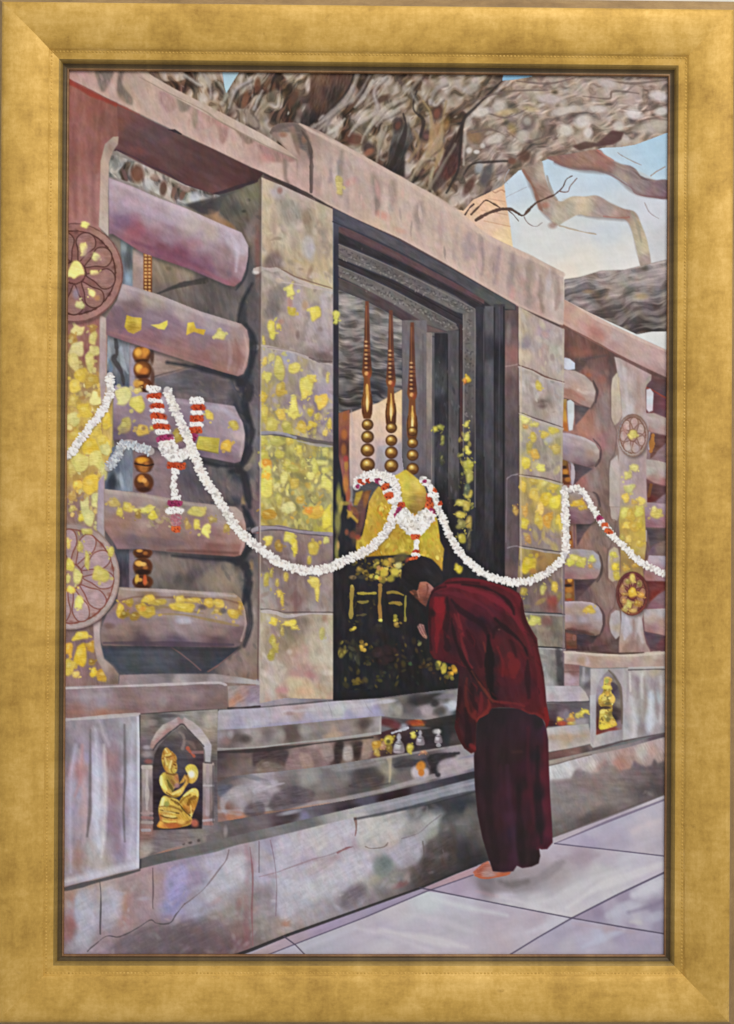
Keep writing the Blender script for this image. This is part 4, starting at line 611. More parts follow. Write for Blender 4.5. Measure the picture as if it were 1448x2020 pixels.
leafs([(574,573,20,26,'dcd268'),(577,613,16,20,'d8bc44'),(621,616,20,26,'dcca50'),(536,650,14,36,'d8c850'),(548,645,10,12,'d0b84a'),(520,672,6,22,'c0ac4a'),(522,713,10,14,'d8b850'),(535,706,10,20,'d2c470'),(550,722,18,42,'ccc060'),(581,726,18,22,'e0d060'),(525,742,14,18,'d4c45c'),(606,760,26,40,'dccc58'),(616,748,16,14,'d4be50'),(601,778,12,16,'d0b850'),(553,768,18,30,'c0a040'),(520,785,14,20,'d8b838'),(633,792,22,26,'d8b444'),(646,745,6,18,'ccbc60'),(578,810,20,28,'d8ca5a'),(580,800,12,30,'dccc60'),(612,812,12,12,'d4b83c'),(535,838,20,28,'d8c85c'),(553,815,14,20,'ccac44'),(522,815,10,30,'c8b44c'),(566,842,22,24,'ccbe58'),(596,842,16,20,'c8a840'),(614,840,16,14,'d8b83c'),(650,836,8,18,'d4b848'),(624,822,8,16,'c8b450'),(641,852,10,14,'c0a850'),
       (520,898,16,20,'c8bc4c'),(552,896,16,14,'c4b84c'),(525,914,16,16,'d8922c'),(527,955,20,60,'d2c858'),(525,938,14,14,'d8a030'),(567,915,14,14,'d4c458'),(561,945,14,24,'d0c874'),(629,913,30,10,'dcd470'),(622,922,12,26,'d8cc5c'),(640,928,14,10,'dcd060'),(580,952,16,18,'d4b444'),(612,938,14,16,'d0c468'),(643,955,16,26,'d4cc60'),(594,986,18,14,'d8b040'),(568,1002,28,20,'dcd488'),(615,1008,34,22,'d8a838'),(610,1006,14,14,'e08c2c'),(530,1015,28,14,'b08428'),(645,1024,20,40,'d2c03c'),(578,925,20,12,'c0b454'),(545,870,30,18,'bcb454'),(590,885,12,14,'c8b848'),(520,870,14,16,'c8bc50'),(571,870,10,18,'ccb44c'),(640,890,12,18,'c4ba5c'),(597,915,10,24,'b8ac58'),(550,985,10,20,'b0a44c'),(623,985,12,16,'b8ac5c'),
       (529,1064,14,18,'dcc850'),(571,1062,22,22,'d8c850'),(582,1078,10,30,'d2be3c'),(552,1078,14,18,'b88c38'),(617,1080,22,24,'ccae40'),(610,1102,8,20,'b8a03c'),(642,1066,10,14,'d0c468'),(525,1143,12,26,'c8b44c'),(547,1149,6,16,'b8a448'),(551,1170,12,12,'dcc048'),(556,1182,5,26,'d0b43c'),(619,1148,18,18,'d8c058'),(626,1165,7,30,'cbb44c'),(563,1137,8,16,'c0a448'),(535,1130,6,18,'bca848'),(541,1225,14,12,'dcc040'),(572,1230,22,12,'d4bc44'),(541,1270,14,26,'b8a448'),(536,1290,12,18,'9c8c38'),(556,1245,6,18,'b0984c'),(635,1247,10,22,'c4b86c'),(581,1238,14,6,'c0a83c')],lab=gl)
for q, w, c, a in [(ze((10,262),(60,255),(130,262),(200,268),(300,330),(420,375),(560,410)),(7,8,4,6,6),'b9a79f',0.9),(ze((200,260),(300,310),(420,350),(560,395)),(2,2.4,2),'7c5c50',0.7),(ze((200,350),(330,370),(450,395),(560,418)),(2,4,3),'c0aea6',0.7),
                   (ze((60,805),(280,852),(430,905),(560,942)),(6,5,4,5),'b4a4a0',0.85),(ze((400,890),(470,915),(560,920)),(3,6,3),'5c4a48',0.7),(ze((100,815),(280,840),(420,890)),(1.5,2),'84706a',0.6),
                   (zf((50,235),(150,240),(300,262),(440,295),(560,312)),(6,7,9,9,7),'5a5054',0.8),(zf((60,232),(180,232),(300,265)),(5,6,4),'a09aa0',0.8),(zf((310,285),(430,315),(560,330)),(3,4,3),'a49c98',0.75),
                   (zf((0,930),(60,915),(180,908),(300,935),(420,945),(560,955)),(8,9,8,7,6),'948890',0.9),(zf((0,945),(80,928),(200,925),(330,948),(450,962),(540,970)),(2,3,3,2),'584a4c',0.75),(zf((60,895),(180,898),(300,920),(420,932)),(1.6,2,1.4),'5c4c44',0.6),
                   (zg((48,296),(120,298),(230,318),(400,318),(570,320)),(2.5,2,2.5,2.5),'584848',0.8),(zg((60,312),(150,318),(240,345),(400,328),(560,332)),(5,6,7,4,5),'b5a8a8',0.75)]: stroke(q, w, c, a,1.0)
stroke([(517,352),(516,530),(514,860),(513,1040),(512,1210),(512,1385)],(2.5,2,3,4,4),'b9a99c',0.6,1.0, sm=0); stroke([(511,1040),(510,1210),(509,1345)],(3,3),'5c4040',0.55,1.2)
stroke([(514,358),(513,600),(510,860)],(4,4),'6c5248',0.4,1.4)
# ---- the dark carved doorway --------------------------------------------------------------------------
DW = fresh('painted_doorway'); dw = area(DW, None,'dark carved stone doorway with a gilded image inside')
hole = [(657,410),(693,428),(776,468),(900,535),(1017,602),(1020,700),(1022,1160),(1010,1380),(657,1384)]
fill(hole,[(663,430,'4a4656'),(663,500,'30303c'),(663,700,'2f2c36'),(663,1000,'26252c'),(700,1200,'232023'),(800,1250,'211e20'),(900,1300,'201e20'),(880,1050,'262226'),(960,900,'3a363c'),(985,1000,'2a2629'),(985,800,'322d33'),(940,1100,'252327'),(700,1360,'1f1f23'),(960,1150,'252125')],1, lab=dw, tex=0.025, ang=88)
idw = [dw]
band = lambda a, b_, c, d: [(657, a),(905 + 0, b_),(905, d),(657, c)]
def lint(pts, c, lab=None, tex=0.04): fill(pts, c,0.9, tex=tex, ang=26, size=22, inside=None, lab=lab)
cl = area(DW,'carved_lintel'); jm = area(DW,'carved_jamb')
lint([(657,411),(693,429),(776,469),(900,536),(1017,602),(1016,612),(972,606),(950,590),(898,556),(776,490),(690,448),(657,437)],[(665,425,'4c4a54'),(740,460,'504d55'),(820,505,'4f4a50'),(900,545,'4a474e'),(980,590,'50504f')],cl)
lint([(668,447),(690,452),(776,494),(898,558),(955,592),(955,600),(898,570),(776,508),(668,458)],'5a4044',cl)
lint([(668,459),(776,510),(898,571),(945,598),(940,606),(898,582),(776,524),(668,479)],'2f2a2f',cl)
lint([(668,481),(700,494),(776,527),(898,584),(937,610),(937,626),(898,615),(776,552),(668,509)],[(680,500,'6a6260'),(780,540,'625c5c'),(900,600,'66605f')],cl)
lint([(668,511),(776,554),(898,616),(912,630),(912,645),(898,636),(776,568),(668,522)],'332c30',cl)
lint([(668,524),(776,572),(898,638),(905,650),(884,655),(840,640),(776,600),(668,545)],[(680,538,'67605c'),(780,590,'6a6462'),(880,645,'635d5c')],cl)
lint([(668,549),(700,560),(776,602),(840,640),(882,655),(840,656),(800,634),(776,622),(720,592),(668,571)],[(690,565,'4c4444'),(780,615,'4c3c40'),(860,652,'604c4c')],cl)
for (xa, ya),(xb, yb),n, c in [((672,492),(935,614),70,'4a4446'),((672,535),(900,646),66,'4a4446'),((672,500),(935,620),50,'8a827e'),((672,540),(895,650),44,'8a8480')]:
    for k in range(n):
        t = (k + rng.uniform(-0.2,0.2)) / n; dab(xa + (xb - xa) * t, ya + (yb - ya) * t + rng.normal() * 4.5,2.8,1.6,26 + rng.normal() * 50, c,0.6,0.8)
for a, b_, c, w in [((668,482),(937,610),'7c7472',1.6),((668,524),(900,640),'7a7270',1.6),((668,511),(912,631),'211c20',2),((668,459),(950,600),'4a3438',1.6),((668,549),(842,641),'5e4a4c',2),((657,437),(898,557),'35323a',2.4),((668,502),(936,622),'54504f',1.4)]:
    mid = ((a[0] + b_[0]) / 2,(a[1] + b_[1]) / 2 - 5); stroke([a, mid, b_],w, c,0.75,0.8)
V = lambda x0, x1, y0, y1, c, l=None: fill(R(x0, y0, x1, y1),c,0.9, tex=0.04, ang=90, size=26, lab=l)
V(793,842,632,985,[(800,660,'6c6264'),(830,680,'70686a'),(805,850,'62585c'),(830,900,'665c60'),(815,970,'5c5356')],jm)
fill([(800,634),(842,656),(884,656),(884,668),(846,662)],'6c6462',1.0, tex=0.04)
V(841,852,656,1000,[(846,680,'8a7c76'),(846,760,'94847a'),(846,900,'6d6264'),(846,980,'4c4548')],jm)
V(852,858,665,990,'5c5658',jm); V(857,883,657,1100,[(870,680,'2c2b31'),(862,760,'46464a'),(875,800,'29282e'),(865,900,'38363c'),(870,1000,'222024')],jm)
V(883,906,652,985,[(890,700,'4f4b50'),(900,800,'4a4648'),(890,900,'565052'),(900,975,'3c3838')],jm)
V(906,913,640,1000,[(909,700,'3a2a2c'),(909,800,'4c3030'),(909,950,'2a2628')],jm)
V(913,938,618,1090,[(918,640,'6e6662'),(930,650,'625b59'),(920,740,'5e5654'),(932,800,'544c4c'),(925,900,'3a363a'),(925,1000,'2c2b30')],jm)
V(938,956,606,1150,[(946,650,'323038'),(946,800,'2f2e36'),(946,1000,'29272c')],jm)
V(956,974,604,1155,[(965,620,'5c5a5e'),(960,700,'36343a'),(968,720,'56535a'),(962,850,'48454c'),(966,1000,'38353a'),(965,1100,'2a262a')],jm)
V(974,996,600,1160,[(978,700,'232228'),(988,650,'46424a'),(980,850,'302d33'),(990,900,'3a363b'),(985,1050,'242024')],jm)
for k in range(60):
    dab(925 + rng.normal() * 6, rng.uniform(628,830),2.6,1.6, rng.uniform(0,180),['3f3a3c','857c78','4a4446'][k % 3],0.5,0.8)
for x, y0, y1, c, w, a in [(914,622,900,'8c827c',1.6,0.7),(937,612,1000,'78706e',2,0.7),(906,650,900,'221e22',2.4,0.8),(955,610,900,'6a666a',1.6,0.5),(975,608,1100,'1f1d22',3,0.6),(985,606,900,'57525a',2,0.5),(994,606,1150,'1f1c20',3.5,0.8),(852,660,960,'a8988e',1.6,0.5),(834,660,960,'564e52',3,0.4),(812,650,960,'5a5054',3,0.35),(883,660,980,'1f1e22',2.5,0.7)]:
    stroke([(x, y0),(x + rng.normal() * 0.8,0.5 * (y0 + y1)),(x, y1)],w, c, a,0.9)
scatter([(857,700),(906,700),(906,980),(857,1050)],60,['5c5a5e','1f1e22','48464a','6a6466'],(2,8),0.3,88,10,(0.2,0.5),0.9)
# side face of the right doorpost
V(996,1024,612,1150,[(1000,640,'564848'),(1012,660,'6c5452'),(1010,700,'866058'),(1000,730,'7c625e'),(1010,760,'6a5456'),(1000,800,'5c4c4e'),(1012,850,'524648'),(1005,900,'4e4448'),(1012,950,'564a4e'),(1008,1000,'5a4c50'),(1014,1060,'5e4e50'),(1005,1100,'584a4e'),(1015,1130,'6a5454')],jm)
stroke(zb6((380,845),(420,840),(465,830)),3,'a08680',0.7,1); stroke([(1000,945),(1010,938),(1024,935)],2.5,'948890',0.75,1); stroke([(1000,945),(999,1010),(998,1070)],1.8,'8c8086',0.5,1); stroke([(1001,1081),(1012,1078),(1024,1078)],2.5,'8d8288',0.7,1); stroke([(1022,620),(1023,800),(1023,1140)],2.4,'4c3432',0.6,1.2)
spots([(1012,700,8,14,0,'96625a'),(1017,1005,5,9,0,'9c6a40'),(1003,655,5,20,0,'8c7c78'),(1005,760,8,20,0,'5a4446')],alpha=0.6, soft=1)
# what shows through the grille: grey bark, peach sky light
op = area(DW,'grille_opening')
fill([(668,572),(720,593),(776,623),(793,632),(793,900),(800,960),(690,1010),(668,860)],[(680,590,'7d7876'),(720,610,'77726f'),(770,640,'78706e'),(690,640,'746c68'),(740,660,'706a68'),(680,690,'6e6460'),(750,700,'625c5c'),(700,730,'605a58'),(780,720,'54525a'),(690,770,'544c4c'),(740,760,'403c40'),(780,760,'46444a'),(700,795,'3f3a3c'),(680,800,'443c3c')],1, lab=op, tex=0.06, ang=10, size=24)
bark([(668,572),(720,593),(776,623),(793,632),(793,766),(745,796),(668,815)],lambda x, y: 8 + 10 * math.sin(x * 0.06),[(680,590,'7d7876'),(720,610,'77726f'),(770,640,'78706e'),(690,640,'746c68'),(740,660,'706a68'),(680,690,'6e6460'),(750,700,'56504f'),(700,730,'544c4c'),(780,720,'4c4a50'),(690,770,'443e3e'),(740,760,'343034'),(780,760,'3c3a40'),(680,805,'383032')],op, cell=6, length=34, seed=980, holes=0.1, depth=0.2, wob=0.5, em=0.1)
spots([(690,600,14,4,-15,'b0a8a6'),(735,650,12,5,0,'a09892'),(693,655,12,6,10,'8c8078'),(710,680,16,4,5,'8c8684'),(735,755,20,16,-10,'383438'),(765,770,14,12,0,'3c3a40'),(680,560,6,3,0,'8c8684')],alpha=0.6, soft=1, inside=[op])
fill([(682,818),(720,803),(745,795),(775,778),(793,768),(793,880),(790,900),(776,930),(690,960),(688,880)],[(700,830,'d0ac94'),(720,820,'d8b598'),(745,810,'dfbf9c'),(780,790,'e0bc88'),(750,850,'d5b39a'),(790,850,'ddb98e'),(700,880,'c8a898'),(690,930,'bca49c'),(750,885,'c4a8a4'),(785,880,'c0a8a0')],1.1, lab=op, tex=0.03, ang=90)
fill([(745,880),(776,878),(793,872),(800,930),(790,940),(735,945)],[(760,900,'a49a9c'),(790,910,'988c94')],2, tex=0.04, ang=90, inside=[op])
stroke([(693,810),(697,880),(694,950),(688,1000)],(5,9,12),'b9a198',0.6,2, inside=[op]); 
fill([(668,815),(690,808),(688,900),(690,985),(684,990),(668,900)],[(680,830,'93573c'),(684,850,'8a4c44'),(676,880,'5c3630'),(682,920,'8c5044'),(684,960,'8c4c50')],1, lab=op, tex=0.05, ang=90)
spots([(681,822,5,9,0,'a0582c'),(679,857,6,10,0,'b06428'),(678,887,5,12,0,'9c5c2c'),(683,918,4,12,0,'b08034'),(682,955,6,18,0,'c07c30'),(682,905,5,6,0,'a83c3c'),(687,980,4,14,10,'a45434'),(690,1000,5,10,0,'8c3f48')],alpha=0.8, soft=0.8)
# three turned balusters in the doorway
def spindle(x, yt, nb, lbl):
    B = area(DW,'baluster',lbl)
    prof = [(yt,3.5),(yt + 50,5),(yt + 100,6.5),(yt + 125,8.5),(yt + 140,10),(yt + 148,8),(yt + 152,6),(yt + 175,7),(yt + 200,11),(yt + 222,10),(yt + 232,7)]
    prof = [(y, w) for y, w in prof]
    fill([(x - w, y) for y, w in prof] + [(x + w, y) for y, w in prof[::-1]],[(x - 4, yt + 20,'6e4032'),(x + 4, yt + 60,'5c3428'),(x - 3, yt + 100,'7c4630'),(x + 4, yt + 120,'5a2e20'),(x, yt + 150,'7c4420'),(x, yt + 200,'8c5420'),(x + 7, yt + 210,'5c3016')],0.8, lab=B, ang=90)
    stroke([(x - 1.5, yt + 10),(x - 1.5, yt + 90)],2,'9a6038',0.6,0.9)
    for k in range(7): dab(x - 2, yt + 80 + k * 8.5,3,2,0,['c89a68','d0a878','b87c40'][k % 3],0.8,0.7); dab(x, yt + 84.5 + k * 8.5,6,1.3,0,'46241a',0.7,0.7)
    dab(x - 1, yt + 143,4,4,0,'d89c58',0.9,0.7); dab(x + 4, yt + 146,4,6,0,'9c3c24',0.5,0.9)
    stroke([(x, yt + 165),(x + 1, yt + 195),(x, yt + 218)],(3,7,3),'d8a850',0.9,1.2); dab(x, yt + 200,2,12,0,'ecd090',0.8,1)
    stroke([(x - 8, yt + 185),(x - 9, yt + 205),(x - 7, yt + 222)],2.5,'4c2814',0.7); stroke([(x + 8, yt + 185),(x + 9, yt + 205),(x + 7, yt + 222)],2.5,'4c2814',0.7)
    for (yy, r) in nb:
        dab(x + 1, yy, r, r * 0.98,0,'482611',1,0.22, lab=B); dab(x + 0.5, yy - 0.5, r * 0.78, r * 0.74,0,'96682c',0.95,0.6); dab(x - 1, yy - r * 0.25, r * 0.42, r * 0.36,0,'d4ac50',0.95,0.8); dab(x + r * 0.2, yy + r * 0.45, r * 0.6, r * 0.25,0,'5a3414',0.7,0.9); dab(x - 1, yy - r * 0.3, r * 0.16, r * 0.14,0,'f0dc9c',0.7,0.9)
spindle(724,594,[(838,11.5),(862,12.5),(888,13.5),(917,14.5)],'left turned baluster in the doorway')
spindle(771,612,[(844,11),(869,11.5),(893,12.5),(919,13.5)],'middle turned baluster in the doorway')
spindle(813,636,[(851,9.5),(874,10.5),(898,11.5),(925,12)],'right turned baluster in the doorway')
leafs([(663,623,10,24,'d4cc58')],lab=gl)
# gold flecks on the jambs
gj = area(DW,'gold_leaf','gold leaf on the dark doorway')
leafs([(921,748,12,14,'d8b02c'),(917,752,4,10,'c8702c'),(921,837,10,12,'dcd058'),(921,862,10,14,'ccc45c'),(923,888,10,16,'d8c850'),(921,918,16,22,'a8a040'),(928,915,12,18,'b4ac3c'),(926,942,12,26,'a8a048'),(924,975,14,18,'d0bc4c'),(910,993,22,10,'bcae48'),(920,1000,16,16,'a89440'),(907,1015,16,10,'c4b040'),(910,1035,16,16,'8c8444'),(926,1030,10,24,'9c8438'),(909,1062,14,18,'b4a434'),(905,1122,14,16,'ccb82c'),(925,1060,6,40,'4c4838'),(868,843,14,10,'9c9c3c'),(859,848,10,10,'b8ac34'),(873,868,8,26,'80803c'),(872,905,8,18,'4c4c38'),(920,965,10,20,'56604c')],lab=gj, lo='1c1a1c')
# gilded image with its tall back, garlanded
GI = fresh('painted_gilded_shrine_image'); gi = area(GI, None,'gilded shrine image behind the bowing monk')
fill(zh((595,330),(540,400),(490,500),(470,620),(440,760),(410,880),(350,900),(345,1000),(380,1110),(520,1100),(800,1085),(960,1085),(1060,1090),(1180,1130),(1260,1210),(1295,1265),(1300,1150),(1315,1020),(1270,930),(1255,800),(1240,680),(1190,640),(1000,560),(760,560),(720,400)),
     [(735,985,'b8923c'),(725,1030,'b8942c'),(745,1010,'c09a24'),(740,1060,'b08a20'),(715,1080,'b89a24'),(755,1040,'b88c24'),(770,1060,'b09228'),(790,1085,'b49c28'),(780,1040,'b08c2c'),(840,1060,'b4a424'),(855,1030,'ac8c20'),(862,1060,'c0a428'),(870,1090,'b0902c'),(868,1110,'b08024'),(830,1085,'b09824'),(740,1090,'b48420')],1.1, lab=gi, tex=0.07, size=14, ang=70)
scatter(zh((560,400),(490,560),(430,860),(360,920),(380,1080),(900,1070),(1290,1150),(1300,1020),(1230,700),(1000,600),(720,560)),220,['d2b83c','a07c1c','c89c28','dcc858','8c6c1c','c47c20','b8a030'],(2.5,6.5),0.6,80,40,(0.35,0.8),0.7, inside=[gi])
spots([(730,1000,12,30,12,'d0a838'),(745,1050,22,24,0,'c8a030'),(722,1070,14,12,0,'c8aa34'),(770,1075,18,14,0,'ccae3a'),(850,1050,14,26,0,'c8b438'),(860,1085,12,14,0,'d0b044'),(780,1050,14,20,0,'b88c28'),(835,1075,10,12,0,'b89830')],alpha=0.5, soft=1.1, inside=[gi])
spots([(712,1000,7,24,12,'a07c2c'),(708,1035,5,20,4,'8c6428'),(700,1060,6,14,0,'80602c')],alpha=0.5, soft=1)
hd = area(GI,'head')
fill(zh((890,150),(830,185),(760,225),(740,300),(790,360),(830,470),(850,540),(910,590),(1000,635),(1060,590),(1110,540),(1140,480),(1115,380),(1080,300),(1000,230),(940,180)),[(800,930,'c8a92c'),(785,950,'d0b83c'),(800,960,'d4c044'),(820,960,'d4bc50'),(830,970,'bc9834'),(805,985,'bca83c'),(825,990,'a8823c'),(840,985,'a47c34'),(815,1005,'8c7030'),(795,990,'b8a43c')],1.1, lab=hd, tex=0.05, size=12, sm=1)
spots([(802,960,6,8,0,'a0a03c'),(825,962,8,7,0,'dcc458'),(815,982,10,5,-20,'8f7434'),(800,940,10,6,20,'d8c848'),(832,1000,12,6,-30,'96702c')],alpha=0.5, soft=1.1)
for q, c, l in [(zh((370,400),(430,390),(520,370),(470,500),(440,640),(410,860),(370,900),(345,860),(350,600)),[(710,1000,'6c4a40'),(715,1030,'54372f'),(725,975,'7a4e34')],None),(zh((345,400),(425,375),(400,460),(360,540),(320,540)),[(708,980,'a88c2c'),(700,990,'9c7c28')],None),(zh((240,580),(300,620),(375,700),(365,740),(310,690),(260,640)),'b08c34',None),(zh((280,540),(350,560),(380,640),(370,700),(300,620)),'7c4c34',None)]: fill(q, c,1.3, tex=0.06)
stroke(zh((470,480),(450,640),(400,860)),3,'3a2420',0.7,1.2)
spots([(716,1020,5,26,8,'6c4640'),(722,985,5,14,8,'96602c'),(690,1015,4,8,30,'c09034'),(695,1055,7,7,0,'7c4030'),(706,1060,6,5,0,'9c442c'),(684,1050,4,6,0,'8c4c34'),(680,993,10,4,0,'9c8438'),(668,980,5,22,0,'a09840'),(672,1000,4,16,10,'b0a048'),(666,1030,6,22,0,'8c8444'),(664,1085,4,22,0,'8c8440'),(667,1076,3,8,0,'b08c50'),(668,1105,5,6,0,'94803c'),(664,1120,4,4,0,'b0944c')],alpha=0.85, soft=0.9)
# small gilded figures and dark under-shrine
scatter([(700,1098),(800,1098),(796,1142),(760,1148),(700,1146)],60,['6c5a20','8c7428','54461c','a88830','3c3018'],(2,5),0.7,0,60,(0.5,0.9),0.8)
scatter([(742,1100),(795,1100),(792,1142),(760,1146),(740,1146)],70,['b89c34','d0b850','7c6c28','3c3420','94802c','c89438'],(2.5,6),0.8,0,60,(0.6,0.95),0.7, lab=area(GI,'small_gilded_figures'))
spots([(757,1130,8,8,0,'c4ac34'),(779,1128,8,8,0,'ccb83c'),(786,1115,7,7,0,'c8bc70'),(770,1142,8,6,0,'9c8c2c'),(747,1120,4,5,0,'b8844c'),(743,1138,4,4,0,'c8c04c'),(732,1137,4,4,0,'b8a43c'),(696,1139,7,4,0,'7c6440'),(715,1138,10,4,0,'3c342c'),(790,1100,16,8,-20,'5c5030'),(810,1108,10,8,30,'a0402c')],alpha=0.9, soft=0.7)
gb = area(DW,'gold_ornament','gold ornament glinting in the dark doorway')
for q, w, c in [([(694,1157),(694,1185),(692,1218)],(7,6,8),'9c8434'),([(750,1155),(749,1185),(750,1222)],(9,6,8),'9c7434'),([(800,1176),(799,1200),(799,1224)],(4,5,7),'8c8034'),([(706,1170),(722,1171),(741,1170)],(4,6,5),'a89434'),([(706,1187),(715,1188),(726,1186)],(4,7,3),'847434'),([(704,1214),(715,1213),(722,1212)],(4,5,2),'50482c'),([(765,1170),(778,1168),(796,1174)],(4,6,3),'90782c'),([(768,1190),(780,1189),(792,1192)],(4,9,4),'94782c')]: stroke(q, w, c,0.9,1.0, lab=gb)
blotch([(783,1220,7,6,0,'c8b434'),(786,1231,9,5,20,'8c7430'),(697,1243,7,5,0,'b8a030'),(718,1274,9,9,0,'9c7c2c'),(676,1282,6,16,20,'8c7c30'),(694,1282,6,16,0,'3f3c28'),(706,1300,5,22,-10,'363428'),(723,1310,6,6,0,'5c4c20'),(706,1348,10,12,30,'6c5c20'),(746,1338,8,5,0,'46441c'),(756,1330,6,5,0,'343c28'),(870,1316,9,12,20,'94842c'),(892,1324,9,10,-20,'c08c24'),(885,1336,8,7,0,'6c6424'),(848,1316,7,6,0,'4c3c20'),(809,1309,4,7,0,'364c2c'),(825,1270,5,7,0,'5c5834'),(760,1290,20,16,0,'2c1f20'),(745,1235,10,8,0,'2f2a28'),(830,1312,8,6,0,'3a2a1c'),(720,1360,30,6,0,'1c1d22'),(750,1220,4,5,0,'c8b84c'),(694,1158,3,3,0,'b8a050')])
scatter([(670,1260),(800,1250),(890,1300),(895,1345),(680,1360)],70,['3a3424','4a3c1c','2a2c28','5c4c20','3c2a20','2c3028','6c5a24'],(2.5,7),0.6,60,50,(0.3,0.75),0.9, inside=idw)
scatter([(905,840),(932,840),(932,1060),(900,1060)],46,['8c8438','a89c40','6c6838','b8a848','4c4c38'],(2,6),0.5,70,40,(0.4,0.8),0.8, inside=[jm, dw])
scatter([(688,1110),(740,1100),(740,1240),(688,1240)],26,['3c3420','544a24','2f2a20'],(2,5),0.5,20,50,(0.4,0.7),0.9, inside=idw)

# ---- right bay of the railing ---------------------------------------------------------------------
zD = zm(1100,680,6.296); zE = zm(1100,1000,6.296); zF = zm(1080,1280,5.792); zi = zm(880,790,3.218); zj = zm(880,1120,3.218)
RB = fresh('painted_railing_bay'); rb = area(RB, None,'reddish stone behind the round rails at right')
fill([(1105,640),(1210,697),(1330,752),(1330,1300),(1105,1300)],
     [(1150,690,'7a4a40'),(1180,700,'6c4a44'),(1130,670,'745049'),(1120,705,'6a4a44'),(1140,720,'544a4a'),(1165,720,'6e5450'),(1195,720,'684a46'),(1180,750,'86605a'),(1200,740,'6c5450'),(1160,735,'905c52'),(1190,790,'8a7672'),(1175,780,'8a625c'),(1200,830,'846c66'),
      (1160,830,'a06a5e'),(1150,845,'a87464'),(1180,850,'9c6e6a'),(1185,880,'95686a'),(1205,860,'8c706a'),(1200,900,'867068'),(1180,940,'80605a'),(1160,935,'907470'),(1195,960,'84695f'),(1175,950,'948078'),(1145,950,'9c6660'),(1200,990,'7c655c'),(1190,1020,'80645a'),(1195,1050,'7c6a5e'),(1150,1060,'93685a'),(1175,1060,'84695f'),
      (1200,1110,'7c625a'),(1180,1160,'84685e'),(1195,1180,'8a6e66'),(1160,1170,'6a5050'),(1190,1220,'86665e'),(1195,1250,'7e5a58'),(1185,1270,'6c4848'),(1205,1270,'5a4440'),(1150,1280,'4c3434'),(1300,770,'5e4444'),(1300,800,'703c40'),(1310,880,'6a4440'),(1300,900,'8c7072'),(1300,950,'6c4444'),(1300,1060,'66504c'),(1300,1180,'7c3c38'),(1300,1260,'6e4c52')],1, lab=rb, tex=0.05, ang=75, size=22)
irb = [rb]
scatter([(1108,700),(1205,720),(1205,1270),(1130,1270)],120,['8c6860','9a7068','6c5450','80665c','a0786c','745854'],(3,10),0.5,78,25,(0.15,0.45),0.9, inside=irb)
fill(zD((50,190),(90,160),(150,175),(215,230),(215,305),(130,320),(45,290)),[(1112,718,'b9b4bc'),(1122,718,'c8ccd4'),(1130,722,'bcc2d4')],0.9, lab=SKY, tex=0.02)
fill(zD((60,130),(150,175),(240,250),(200,200),(420,150),(640,110),(600,150),(380,185),(330,280),(240,330),(215,310),(215,230),(120,160)),'564240',1.4, alpha=0.75, tex=0.05, inside=irb)
spots([(1150,697,22,6,-8,'905a48'),(1130,690,12,6,0,'84503f'),(1205,715,6,24,0,'54423f'),(1161,740,6,4,0,'a8603c'),(1188,748,10,8,0,'9a5c4a'),(1150,845,18,16,30,'b07864'),(1172,850,12,14,0,'ae7a6a'),(1180,830,8,20,0,'948684'),(1195,820,6,40,0,'8c7c78'),(1192,870,10,14,0,'9c6868'),(1200,880,6,20,0,'907672'),(1176,938,7,9,0,'9c9088'),(1148,945,10,10,-30,'a0645c'),(1187,725,14,8,0,'74504c')],alpha=0.55, soft=1.1, inside=irb)
for q, c in [(zD((200,740),(395,785),(330,880),(215,1010)),[(1135,800,'4c4044'),(1150,808,'544a4c'),(1138,825,'6c5456')]),(zD((200,1470),(440,1540),(300,1640),(200,1750)),[(1135,920,'4c4048'),(1155,925,'564a50'),(1135,940,'5c4448')]),(zE((225,205),(430,205),(330,330),(240,490)),[(1142,1040,'453a3e'),(1160,1038,'5a4a4a'),(1142,1065,'5c4448')]),(zE((205,905),(475,905),(350,1040),(220,1170)),[(1140,1150,'432f35'),(1160,1150,'503c40'),(1145,1175,'5a4040')]),(zE((235,1580),(500,1590),(440,1690),(320,1740),(235,1700)),[(1145,1262,'3a2f38'),(1165,1260,'443438'),(1160,1272,'4c3034')]),(zE((400,1740),(640,1700),(750,1660),(750,1820),(420,1800)),[(1190,1280,'5a3c3c'),(1215,1275,'604c46')])]: fill(q, c,1.3, tex=0.05, inside=irb)
def strip(q, c, w, col2=None, l=None): stroke(q, w, c,0.95,0.9, lab=l)
fill(zD((115,700),(160,680),(205,720),(205,900),(185,1060),(140,1070),(125,950)),[(1123,810,'bcc0c0'),(1128,820,'c8ccd0'),(1125,840,'c6c6c8')],0.9, lab=SKY); fill(zD((60,680),(115,670),(105,800),(130,1080),(60,1060)),[(1113,800,'a87834'),(1115,820,'c09038'),(1114,845,'b0662c'),(1112,790,'a08050')],0.9, lab=area(RB,'baluster'))
bb = area(RB,'baluster'); fill(zD((45,1430),(120,1420),(140,1560),(155,1740),(40,1740)),[(1112,915,'6c4424'),(1115,930,'8c4c1c'),(1115,945,'6a3820')],0.9, lab=bb); spots([(1112,913,6,6,0,'845c2c'),(1115,931,6,5,0,'c07c28'),(1120,946,6,5,0,'b06c28'),(1112,922,6,3,0,'3c2418'),(1115,939,8,3,0,'3f2418')],alpha=0.9, soft=0.7)
stroke(zD((150,1450),(185,1520),(185,1740)),5,'b5a8b0',0.9,1.1)
bb = area(RB,'baluster'); fill(zE((110,300),(170,300),(200,500),(110,510)),[(1122,1055,'8c4c24'),(1125,1075,'96582c')],0.9, lab=bb); spots([(1123,1070,4,5,0,'cc9038'),(1124,1062,4,4,0,'7c3c20')],alpha=0.9, soft=0.7); stroke(zE((205,230),(205,500)),3.5,'6c4450',0.6,1.2)
